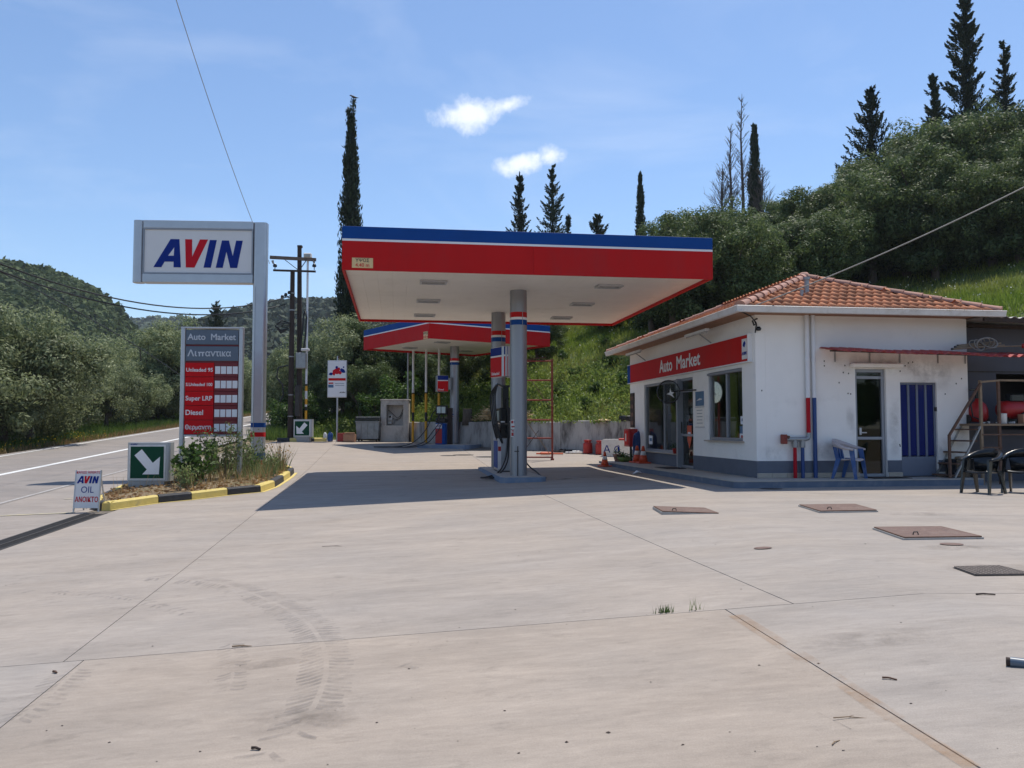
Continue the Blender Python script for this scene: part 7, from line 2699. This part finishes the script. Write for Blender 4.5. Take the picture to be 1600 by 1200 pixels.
N = 520000
x = RNG.uniform(-14, 34, N)
y = RNG.uniform(14, 62, N)
d = hill_d(x, y)
wgt = np.where(d < 13, 1.0, 0.35)
k = (d > 0.15) & (d < 24) & (RNG.uniform(0, 1, N) < wgt)
x, y = x[k], y[k]
z = hill_z(x, y)
blades(x, y, z, 0.24, 0.042, 0.6, 'grass_blade', 'hillside_grass', 'long green and yellowing grass covering the hillside', 'grass')
# flowers among it
n = 1300
x = RNG.uniform(-12, 32, n * 3)
y = RNG.uniform(16, 58, n * 3)
d = hill_d(x, y)
k = (d > 0.3) & (d < 16)
x, y = x[k][:n], y[k][:n]
z = hill_z(x, y) + RNG.uniform(0.2, 0.5, len(x))
v = cards(np.stack([x, y, z], 1), RNG.normal(0, 1, (len(x), 3)), 0.07 * np.ones((len(x), 1)), 0.055 * np.ones((len(x), 1)), RNG)
o = mesh_np('hillside_flowers', v, np.arange(len(v)).reshape(-1, 4), 'flower_pale', None, 'stuff')
tag(o, 'pale wild flowers dotted through the hillside grass', 'flowers')
# taller weeds on the bank just above the wall
wv = []
rng = np.random.default_rng(31)
for k in range(520):
    u = rng.uniform(0, 1)
    bx, by = (-4.9 + 8.6 * u, 40.3 - 9.7 * u) if rng.uniform() < 0.75 else (-10.5 + 5.5 * u, 41.4)
    o_ = rng.uniform(0.3, 5.0)
    bx, by = bx + 0.75 * o_, by + 0.66 * o_
    bz_ = float(hill_z(bx, by))
    m_ = 26
    hh = rng.uniform(0.3, 0.9)
    pos = np.stack([bx + rng.normal(0, 0.16, m_), by + rng.normal(0, 0.16, m_), bz_ + rng.uniform(0.05, 1, m_) * hh], 1)
    wv.append(cards(pos, rng.normal(0, 0.6, (m_, 3)) + [0, 0, 0.6], 0.17 * rng.uniform(0.5, 1.3, (m_, 1)), 0.07 * rng.uniform(0.5, 1.3, (m_, 1)), rng))
v = np.concatenate(wv)
o = mesh_np('bank_weeds', v, np.arange(len(v)).reshape(-1, 4), 'slope_weed_leaf', None, 'stuff')
tag(o, 'leafy weeds growing on the bank above the retaining wall', 'weeds')
# straw heap on top of the wall
rng = np.random.default_rng(32)
n = 900
u = rng.uniform(0, 1, n)
pos = np.stack([-1.75 + 2.0 * u + rng.normal(0, 0.2, n) + 0.35, 36.55 - 2.1 * u + rng.normal(0, 0.2, n) + 0.35, 1.50 + np.abs(rng.normal(0, 0.16, n)) + 0.22 * np.sin(u * 3.1)], 1)
v = cards(pos, rng.normal(0, 1, (n, 3)) * np.array([1, 1, 0.35]), 0.42 * rng.uniform(0.5, 1.3, (n, 1)), 0.045 * np.ones((n, 1)), rng)
o = mesh_np('straw_heap', v, np.arange(4 * n).reshape(n, 4), 'straw', None, 'stuff')
tag(o, 'heap of pale dry cuttings dumped on top of the wall', 'cuttings')
for i in range(14):
    rg = random.Random(60 + i)
    u = rg.uniform(0.02, 0.30)
    p = Vector((-4.9 + 8.6 * u + 0.45, 40.3 - 9.7 * u + 0.4, 1.47))
    t = thing('rubble_stone', 'rough stone in the rubble on top of the wall behind the diesel pump', 'stone', p, rg.uniform(0, 6), 'rubble stones on the wall')
    r_ = rg.uniform(0.09, 0.2)
    vv = []
    for a_ in range(6):
        for b_ in range(4):
            th, ph = 2 * math.pi * a_ / 6, math.pi * (b_ + 0.5) / 4
            k_ = r_ * rg.uniform(0.75, 1.2)
            vv.append((k_ * math.sin(ph) * math.cos(th), k_ * math.sin(ph) * math.sin(th), k_ * 0.8 * math.cos(ph) + r_ * 0.6))
    ff = [(a_ * 4 + b_, a_ * 4 + b_ + 1, ((a_ + 1) % 6) * 4 + b_ + 1, ((a_ + 1) % 6) * 4 + b_) for a_ in range(6) for b_ in range(3)]
    ff += [tuple(a_ * 4 for a_ in range(6)), tuple(reversed([a_ * 4 + 3 for a_ in range(6)]))]
    mb = MB()
    mb.add(vv, ff)
    mb.build('stone', 'rubble', t)
p = Vector((-2.0, 37.4, 1.4))
t = thing('tree_stump', 'pale sawn tree stump on the bank beside the far column', 'stump', p)
MB().lathe([(0.26, -0.1), (0.22, 0.3), (0.21, 0.62), (0.0, 0.63)], 12).build('stump_body', 'bark', t)
MB().cyl((0, 0, 0.632), (0, 0, 0.645), 0.20, n=12).build('cut_face', 'straw', t)

# roadside verge beyond the road
N = 90000
y = RNG.uniform(14, 100, N)
o_ = RNG.uniform(0.25, 7.5, N) ** 1.0
xr = -9.25 - 0.092 * y - 6.9
x = xr - o_
z = -1.3 + 0.0485 * y - 0.08
dry = o_ < RNG.uniform(0.3, 1.7, N)
blades(x[~dry], y[~dry], z[~dry], 0.40, 0.05, 0.45, 'verge_blade', 'verge_grass', 'tall green grass on the verge between road and olive grove', 'grass')
blades(x[dry], y[dry], z[dry], 0.24, 0.04, 0.6, 'dry_blade', 'dry_verge_grass', 'low dry brownish grass along the edge of the road', 'grass')
k = (o_ < 2.6) & (y < 42) & (RNG.uniform(0, 1, N) < 0.10)
n = int(k.sum())
v = cards(np.stack([x[k], y[k], z[k] + RNG.uniform(0.15, 0.4, n)], 1), RNG.normal(0, 1, (n, 3)), 0.07 * np.ones((n, 1)), 0.06 * np.ones((n, 1)), RNG)
o = mesh_np('verge_flowers', v, np.arange(4 * n).reshape(n, 4), 'flower_yellow', None, 'stuff')
tag(o, 'small yellow flowers on the near verge at the left picture edge', 'flowers')
# grass edge right of the road near the far kerb
N = 9000
y = RNG.uniform(27, 66, N)
x = -9.25 - 0.092 * y + 0.25 + RNG.uniform(0, 1.6, N) ** 1.2
keep = (y > 39.8) | (RNG.uniform(0, 1, N) < 0.0)
x, y = x[keep], y[keep]
z = np.array([gz(a, min(b, 60)) for a, b in zip(x, y)])
blades(x, y, z, 0.5, 0.05, 0.5, 'verge_blade', 'roadside_grass', 'grass at the road edge behind the far kerb', 'grass')


# ---- planting on the sign island
def in_ring(px, py, poly, shrink=0.93):
    inside = np.zeros(len(px), bool)
    P_ = [(cx + (p.x - cx) * shrink, cy + (p.y - cy) * shrink) for p in poly]
    for (ax_, ay_), (bx_, by_) in zip(P_, P_[1:] + P_[:1]):
        c_ = ((ay_ > py) != (by_ > py)) & (px < (bx_ - ax_) * (py - ay_) / (by_ - ay_ + 1e-12) + ax_)
        inside ^= c_
    return inside


cx = sum(p.x for p in ring) / len(ring)
cy = sum(p.y for p in ring) / len(ring)
N = 30000
x = RNG.uniform(-10, -5, N)
y = RNG.uniform(16, 26, N)
k = in_ring(x, y, ring)
x, y = x[k], y[k]
z = np.array([gz(a, b) for a, b in zip(x, y)]) + 0.15
far = (y > 19.7) & (x > -8.6)
r_ = RNG.uniform(0, 1, len(x))
k = far & (r_ < 0.11)
blades(x[k], y[k], z[k], 0.55, 0.022, 0.5, 'weed_leaf', 'island_weeds', 'tall green weeds on the sign island round the price board', 'weeds')
k = (r_ >= 0.5) & (r_ < 0.60) & ((x > -7.3) | (r_ < 0.515))
blades(x[k], y[k], z[k], 0.36, 0.016, 0.5, 'dry_blade', 'island_dry_grass', 'dry straw coloured grass on the sign island', 'grass')
k = r_ > 0.84
n = int(k.sum())
v = cards(np.stack([x[k], y[k], z[k] + RNG.uniform(-0.02, 0.07, n)], 1), RNG.normal(0, 1, (n, 3)) * np.array([1, 1, 0.3]), 0.13 * RNG.uniform(0.5, 1.3, (n, 1)), 0.05 * np.ones((n, 1)), RNG)
o = mesh_np('leaf_litter', v, np.arange(4 * n).reshape(n, 4), 'russet_litter', None, 'stuff')
tag(o, 'russet dead leaves and low weeds behind the yellow kerb', 'leaf litter')


def weed(px, py, h, w_, n, m, label, name='weed_bush', seed=1, leaf=(0.09, 0.045), Y=None):
    p = G(px, py) if Y is None else Vector(((px - 800) / FPX * Y, Y, 0))
    p.z = gz(p.x, p.y) + 0.14
    rg = np.random.default_rng(seed)
    t = thing(name, label, 'bush', p)
    ns = 16
    st = MB()
    pos, axs = [], []
    for k_ in range(ns):
        a = rg.uniform(0, 6.28)
        rr_ = rg.uniform(0.1, 1.0) * w_
        hh = h * rg.uniform(0.55, 1.0)
        p1 = np.array([math.cos(a) * rr_, math.sin(a) * rr_, hh])
        mid = p1 * 0.5 + np.array([0, 0, hh * 0.12])
        st.tube([(0, 0, -0.1), tuple(mid), tuple(p1)], 0.009, 4, 0.004)
        m_ = n // ns
        u = rg.uniform(0.25, 1.05, m_)[:, None]
        pos.append(mid * (2 * u * (1 - u)) + p1 * u * u * 1.0 + p1 * (u > 2) + rg.normal(0, 0.055, (m_, 3)))
        axs.append(rg.normal(0, 0.8, (m_, 3)) + [0, 0, 0.4])
    pos, axs = np.concatenate(pos), np.concatenate(axs)
    v = cards(pos, axs, leaf[0] * rg.uniform(0.5, 1.3, (len(pos), 1)), leaf[1] * rg.uniform(0.5, 1.3, (len(pos), 1)), rg)
    mesh_np('foliage', v, np.arange(len(v)).reshape(-1, 4), m, t)
    st.build('stem', 'weathered_wood' if m != 'bush_leaf' else 'bark', t)
    return t


weed(306, 752, 0.98, 0.42, 620, 'bush_leaf', 'dense dark green bush at the left foot of the price board', seed=1, leaf=(0.13, 0.09), Y=18.9)
weed(330, 740, 1.2, 0.75, 800, 'weed_leaf', 'feathery pale weed in front of the price board', seed=2, Y=19.9)
weed(352, 735, 1.3, 0.7, 720, 'weed_leaf', 'feathery pale weed below the right leg of the price board', seed=3, Y=20.2)
weed(378, 742, 1.05, 0.6, 560, 'weed_leaf', 'feathery weed between price board and grey pole', seed=4, Y=20.8)
weed(390, 748, 0.75, 0.5, 500, 'bush_leaf', 'low green weed at the foot of the grey sign pole', seed=5, Y=21.5, leaf=(0.09, 0.04))
weed(292, 765, 0.55, 0.4, 320, 'weed_leaf', 'small weed beside the green arrow box', seed=6, Y=18.2)
weed(440, 745, 0.85, 0.42, 90, 'dry_blade', 'nearly bare twiggy shrub at the tip of the kerb', seed=7, Y=22.6)
weed(424, 748, 0.55, 0.35, 260, 'weed_leaf', 'thin weed right of the grey sign pole', seed=8, Y=22.0)

# weed tufts in the joint
for i, (px, py, h, n, lab) in enumerate(((1040, 957, 0.036, 60, 'small dense green tuft growing in the concrete joint'), (1088, 953, 0.06, 12, 'thin dry tuft growing in the concrete joint'))):
    p = G(px, py)
    rg = np.random.default_rng(40 + i)
    xx, yy = p.x + rg.normal(0, 0.035, n), p.y + rg.normal(0, 0.012, n)
    t = thing('weed_tuft', lab, 'weed', p)
    blades(xx - p.x, yy - p.y, np.full(n, 0.02), h, 0.008, 0.8, 'bush_leaf' if i == 0 else 'weed_leaf', 'blades', '', '', rg, t)

# ------------------------------------------------------------------ marks and litter on the concrete
def track(pix, width, lug, gap, m='tyre_rubber', jit=0.15, chevron=0.5, skip=0.0, seed=1):
    rg = random.Random(seed)
    P_ = [G(*p) for p in pix]
    pts = []
    for i in range(len(P_) - 1):
        p0, p1, p2, p3 = P_[max(i - 1, 0)], P_[i], P_[i + 1], P_[min(i + 2, len(P_) - 1)]
        for k in range(10):
            t = k / 10
            pts.append(0.5 * ((2 * p1) + (p2 - p0) * t + (2 * p0 - 5 * p1 + 4 * p2 - p3) * t * t + (3 * p1 - p0 - 3 * p2 + p3) * t ** 3))
    L = [0]
    for a, b in zip(pts[:-1], pts[1:]):
        L.append(L[-1] + (b - a).length)
    mb = MB()
    s = 0.0
    while s < L[-1]:
        i = max(j for j in range(len(L)) if L[j] <= s)
        i = min(i, len(pts) - 2)
        u = (s - L[i]) / max(L[i + 1] - L[i], 1e-6)
        p = pts[i].lerp(pts[i + 1], u)
        d = (pts[i + 1] - pts[i]).normalized()
        nn = Vector((-d.y, d.x, 0))
        endf = min(s, L[-1] - s) / max(0.22 * L[-1], 1e-6)
        if rg.random() >= skip + max(0.0, 0.75 * (1 - endf)):
            for sd in (-1, 1):
                c0 = p + nn * sd * width * 0.05 + d * rg.uniform(-jit, jit) * gap
                c1 = p + nn * sd * width * rg.uniform(0.42, 0.55) + d * (chevron * width * 0.5) + d * rg.uniform(-jit, jit) * gap
                v = []
                for q_, hw in ((c0, lug * 0.5), (c0.lerp(c1, 0.5) + d * 0.01, lug * 0.6), (c1, lug * 0.35)):
                    for e in (-1, 1):
                        w_ = q_ + d * e * hw
                        v.append((w_.x, w_.y, gz(w_.x, w_.y) + 0.004))
                mb.add(v, [(0, 1, 3, 2), (2, 3, 5, 4)])
        s += gap * rg.uniform(0.75, 1.3)
    return mb.build('tyre_track', m, fc)


track([(230, 902), (330, 910), (400, 930), (465, 962), (500, 1000), (510, 1045), (497, 1090), (470, 1135), (430, 1170), (375, 1205)], 0.34, 0.040, 0.066, seed=1)
track([(40, 925), (130, 928), (200, 935), (260, 950), (310, 965)], 0.16, 0.035, 0.11, skip=0.15, seed=2)
track([(360, 1000), (365, 1035), (360, 1070), (345, 1095)], 0.20, 0.03, 0.075, skip=0.1, seed=3, chevron=0.3)
track([(130, 1035), (90, 1075), (40, 1115), (-20, 1150)], 0.30, 0.04, 0.075, seed=4)
track([(565, 1052), (620, 1045), (680, 1033)], 0.16, 0.05, 0.22, skip=0.1, seed=5)
rg = random.Random(21)
for k in range(16):
    px, py = rg.choice(((rg.uniform(480, 780), rg.uniform(742, 775)), (rg.uniform(820, 1100), rg.uniform(742, 760)), (rg.uniform(1200, 1600), rg.uniform(760, 1000)), (rg.uniform(0, 700), rg.uniform(860, 1180))))
    p = G(px, py)
    r_ = rg.uniform(0.15, 0.5)
    n_ = 16
    pts = [(p.x + r_ * 1.6 * rg.uniform(0.7, 1.2) * math.cos(2 * math.pi * i / n_), p.y + r_ * 0.7 * rg.uniform(0.7, 1.2) * math.sin(2 * math.pi * i / n_)) for i in range(n_)]
    decal(pts, 'grime', fc, 'stain', 0.003 + 0.0002 * k)


for pa, pb, w_ in (((376, 853), (640, 843), 0.012), ((640, 843), (905, 838), 0.009), ((905, 838), (1290, 826), 0.007), ((0, 872), (150, 862), 0.008), ((1250, 1100), (1330, 1140), 0.006)):
    ground_line(pa, pb, w_, 'hairline', 'hairline_crack', 0.0035)
for pa, pb, w_ in (((1150, 962), (1290, 1050), 0.11), ((1290, 1050), (1400, 1125), 0.10), ((1400, 1125), (1520, 1200), 0.07)):
    ground_line(pa, pb, w_, 'joint_rust', 'rust_stain', 0.0042)
for k in range(26):
    cx_, cy_ = rg.choice(((0.2, 20.2), (-0.6, 22.2), (-2.6, 36.0), (-1.2, 21.0), (1.4, 21.5)))
    a_, b_ = cx_ + rg.gauss(0, 0.9), cy_ + rg.gauss(0, 0.9)
    r_ = rg.uniform(0.03, 0.16)
    decal([(a_ + r_ * rg.uniform(0.7, 1.3) * math.cos(2 * math.pi * i / 12), b_ + r_ * rg.uniform(0.7, 1.3) * math.sin(2 * math.pi * i / 12)) for i in range(12)], 'oil_stain', fc, 'oil_drip', 0.0062 + 0.0001 * k)


def twig(px, py, ln, r_, m, label, rz):
    p = G(px, py)
    p.z += r_
    t = thing('twig', label, 'twig', p, rz)
    MB().tube([(-ln / 2, 0, 0), (-ln * 0.1, ln * 0.05, 0.003), (ln / 2, -ln * 0.03, 0)], r_, 6, r_ * 0.7).build('stick', m, t)
    MB().tube([(-ln * 0.1, ln * 0.05, 0.003), (ln * 0.08, ln * 0.16, 0.004)], r_ * 0.6, 5, r_ * 0.3).build('spur', m, t)


twig(400, 1172, 0.05, 0.008, 'dark_wood', 'short dark stub of wood at the bottom of the tyre track', R(-20))
twig(86, 1052, 0.05, 0.009, 'rust', 'brown stub of wood near the left end of the cross joint', R(-35))
twig(378, 1011, 0.14, 0.006, 'weathered_wood', 'brown twig lying in the cross joint', R(5))
twig(1332, 1123, 0.17, 0.003, 'weathered_wood', 'long thin dry stem on the cool slab', R(-3))
twig(1306, 1161, 0.07, 0.003, 'weathered_wood', 'short thin stem near the bottom of the slanting joint', R(45))
twig(1540, 930, 0.13, 0.007, 'dark_wood', 'dark twig beside the right end of the cross joint', R(-5))
twig(525, 854, 0.35, 0.003, 'dark_wood', 'very thin straw on the forecourt left of the pump island', R(2))
twig(1390, 1062, 0.07, 0.006, 'rust', 'rusty stub near the grey pipe end', R(-30))
p = G(1572, 1040)
t = thing('plastic_pipe', 'dark pipe end lying on the concrete at the right picture edge', 'pipe', p, R(-32))
MB().cyl((0, 0, 0.022), (0.9, 0.0, 0.022), 0.022, n=14).build('tube', 'dark_wood', t)
MB().cyl((0.02, 0, 0.022), (0.10, 0.0, 0.022), 0.026, n=14).build('collar', 'price_grey', t)
# specks of grit, leaf crumbs
rng = np.random.default_rng(5)
n = 130
pxs, pys = rng.uniform(0, 1600, n), 770 + 430 * rng.uniform(0, 1, n) ** 1.2
vs_, fs_ = [], []
for a, b in zip(pxs, pys):
    p = G(a, b)
    r_ = float(rng.uniform(0.002, 0.007)) * (1.4 if rng.uniform() < 0.1 else 1)
    k_ = len(vs_)
    for i in range(5):
        an_ = 2 * math.pi * i / 5 + rng.uniform(0, 1)
        vs_.append((p.x + r_ * rng.uniform(0.6, 1.8) * math.cos(an_), p.y + r_ * math.sin(an_), p.z + 0.002))
    vs_.append((p.x, p.y, p.z + r_ * 0.8))
    fs_ += [(k_ + i, k_ + (i + 1) % 5, k_ + 5) for i in range(5)]
o = mesh_np('grit', np.array(vs_), np.array(fs_), 'dark_wood', None, 'stuff')
tag(o, 'specks of grit and leaf crumbs scattered on the concrete', 'grit')


# ------------------------------------------------------------------ far hills and their scrub
def ico(sub):
    import bmesh
    bm = bmesh.new()
    bmesh.ops.create_icosphere(bm, subdivisions=sub, radius=1.0)
    v = np.array([p.co[:] for p in bm.verts])
    f = np.array([[q_.index for q_ in fc__.verts] for fc__ in bm.faces])
    bm.free()
    return v, f


def far_hill(name, ridge, Yr, Y0, z0, n, r, m, flabel, sub=1, seed=1, foot=None):
    """a rounded hill whose crest runs along the given skyline at distance Yr; scrub scattered over it"""
    rg = np.random.default_rng(seed)
    rx = np.array([p[0] for p in ridge], float)
    ry = np.array([p[1] for p in ridge], float)

    def surf(px, t):
        Y = Y0 + (Yr - Y0) * t
        zr = np.array([at(800, b, Yr).z for b in np.interp(px, rx, ry)]) - r * 0.9
        X = (px - 800) / FPX * (Yr * 0.55 + Y * 0.45)
        s = np.where(t <= 1, 0.75 * t + 0.25 * np.sin(np.clip(t, 0, 1) * np.pi / 2), 1 - 0.5 * (t - 1) ** 2 * 4)
        bumps = (np.sin(X * 0.05 + t * 5) + np.sin(X * 0.11 - t * 9 + 1)) * 0.02 * np.clip(t * (1.05 - t) * 4, 0, 1)
        return X, Y, z0 + (zr - z0) * (s + bumps)
    gx = np.linspace(rx[0], rx[-1], 90)
    gt = np.linspace(0, 1.5, 36)
    A, B = np.meshgrid(gx, gt)
    X_, Y_, Z_ = surf(A.ravel(), B.ravel())
    idx_ = np.arange(A.size).reshape(A.shape)
    q_ = np.stack([idx_[:-1, :-1], idx_[:-1, 1:], idx_[1:, 1:], idx_[1:, :-1]], -1).reshape(-1, 4)
    o = mesh_np(name, np.stack([X_, Y_, Z_], 1), q_, 'turf')
    o['kind'] = 'structure'
    px = rg.uniform(rx[0], rx[-1], n)
    t = rg.uniform(0, 1.06, n) ** 0.8
    X_, Y_, Z_ = surf(px, t)
    rr = r * np.exp(rg.normal(-0.1, 0.38, n))
    ci = np.repeat(np.arange(n), sub)
    m_ = len(ci)
    off = rg.normal(0, 1, (m_, 3))
    off[:, 2] = np.abs(off[:, 2]) * 0.9 - 0.15
    off /= np.linalg.norm(off, axis=1, keepdims=True)
    R_ = rr[ci][:, None]
    pos = np.stack([X_, Y_, Z_], 1)[ci] + off * R_ * rg.uniform(0.7, 1.1, (m_, 1))
    nrm = off + rg.normal(0, 0.35, (m_, 3))
    nrm /= np.linalg.norm(nrm, axis=1, keepdims=True)
    ax_ = np.cross(nrm, rg.normal(0, 1, (m_, 3)))
    ax_ /= np.linalg.norm(ax_, axis=1, keepdims=True)
    bb = np.cross(nrm, ax_)
    L = R_ * rg.uniform(0.5, 0.85, (m_, 1))
    v = np.stack([pos - ax_ * L, pos + bb * L * 0.7, pos + ax_ * L, pos - bb * L * 0.7], 1).reshape(-1, 3)
    o = mesh_np('hill_scrub', v, np.arange(4 * m_).reshape(m_, 4), m, None, 'stuff')
    tag(o, flabel, 'scrub')


far_hill('hill', [(-900, 470), (-500, 425), (-250, 398), (-100, 400), (0, 407), (40, 413), (90, 427), (130, 443), (160, 462), (185, 486), (205, 512), (228, 535), (280, 570), (340, 610)], 260, 130, 4, 26000, 0.8, 'forest_leaf', 'dense dark scrub covering the nearer hill at the left', 13, 1)
far_hill('hill', [(150, 600), (250, 540), (320, 505), (360, 490), (400, 477), (440, 469), (480, 466), (540, 470), (620, 490), (720, 520), (850, 560)], 430, 200, 4, 18000, 1.5, 'forest_far_leaf', 'bluish green scrub on the rounded hill behind the poles', 9, 2)
far_hill('hill', [(-200, 530), (60, 512), (150, 500), (200, 497), (260, 498), (330, 495), (420, 492), (560, 498), (760, 520), (1000, 540)], 800, 480, 6, 10000, 2.8, 'forest_far_leaf', 'far scrub on the low ridge along the horizon', 7, 3)
# paler olive groves at the foot of the near hill
rg = np.random.default_rng(9)
iv, if_ = ico(1)
n = 900
yy = rg.uniform(112, 190, n)
xx = -9 - 0.092 * yy - rg.uniform(2, 75, n)
zz = np.full(n, 4.6) + (yy - 112) * 0.05 + np.clip((-xx - 30) * 0.07, 0, 9)
rr = rg.uniform(1.2, 2.6, n)
v = iv[None] * rg.uniform(0.7, 1.3, (n, len(iv), 1)) * rr[:, None, None] + np.stack([xx, yy, zz], 1)[:, None, :]
f = (if_[None] + (np.arange(n) * len(iv))[:, None, None]).reshape(-1, 3)
o = mesh_np('far_grove', v.reshape(-1, 3), f, 'forest_pale_leaf', None, 'stuff')
tag(o, 'pale mass of distant olives at the foot of the hill', 'grove')

# wood across the road behind the photographer: seen only as the dark green in the shop's glass
rg = np.random.default_rng(15)
vs_ = []
me_, _c = crown_mesh(400, (3.2, 3.2, 3.4), 3.6, 90, 55, (0.55, 0.30), 'olive_dark_leaf', csize=(0.6, 1.1), hollow=0.2)
base_v = np.empty(len(me_.vertices) * 3, dtype=np.float32)
me_.vertices.foreach_get('co', base_v)
base_v = base_v.reshape(-1, 3)
bpy.data.meshes.remove(me_)
for k in range(44):
    a = rg.uniform(0, 6.28)
    c_, s_ = math.cos(a), math.sin(a)
    sc_ = rg.uniform(1.0, 1.6)
    p = np.array([-82 + 3.8 * k + rg.uniform(-1, 1), -58 - 7 * (k % 2) + rg.uniform(-2, 2), -0.9])
    vs_.append(base_v @ np.array([[c_, s_, 0], [-s_, c_, 0], [0, 0, 1]]) * sc_ + p)
v = np.concatenate(vs_)
o = mesh_np('roadside_wood', v, np.arange(len(v)).reshape(-1, 4), 'olive_dark_leaf', None, 'stuff')
tag(o, 'dark green wood mirrored in the glass of the shop doors', 'wood')


# ------------------------------------------------------------------ air: thin haze over the valley
hm_ = bpy.data.materials.new('haze_air')
hm_.use_nodes = True
hn, hl = hm_.node_tree.nodes, hm_.node_tree.links
hn.remove(hn['Principled BSDF'])
pv = hn.new('ShaderNodeVolumePrincipled')
pv.inputs['Color'].default_value = (0.82, 0.90, 1.0, 1)
pv.inputs['Density'].default_value = 0.0002
pv.inputs['Anisotropy'].default_value = 0.2
hl.new(pv.outputs[0], hn['Material Output'].inputs['Volume'])
MATS['haze_air'] = hm_
MB().box((0, 950, 60), (3100, 3400, 130)).build('haze', 'haze_air', None, 'stuff')
tag(bpy.data.objects['haze'], 'thin bluish haze lying over the valley', 'haze')
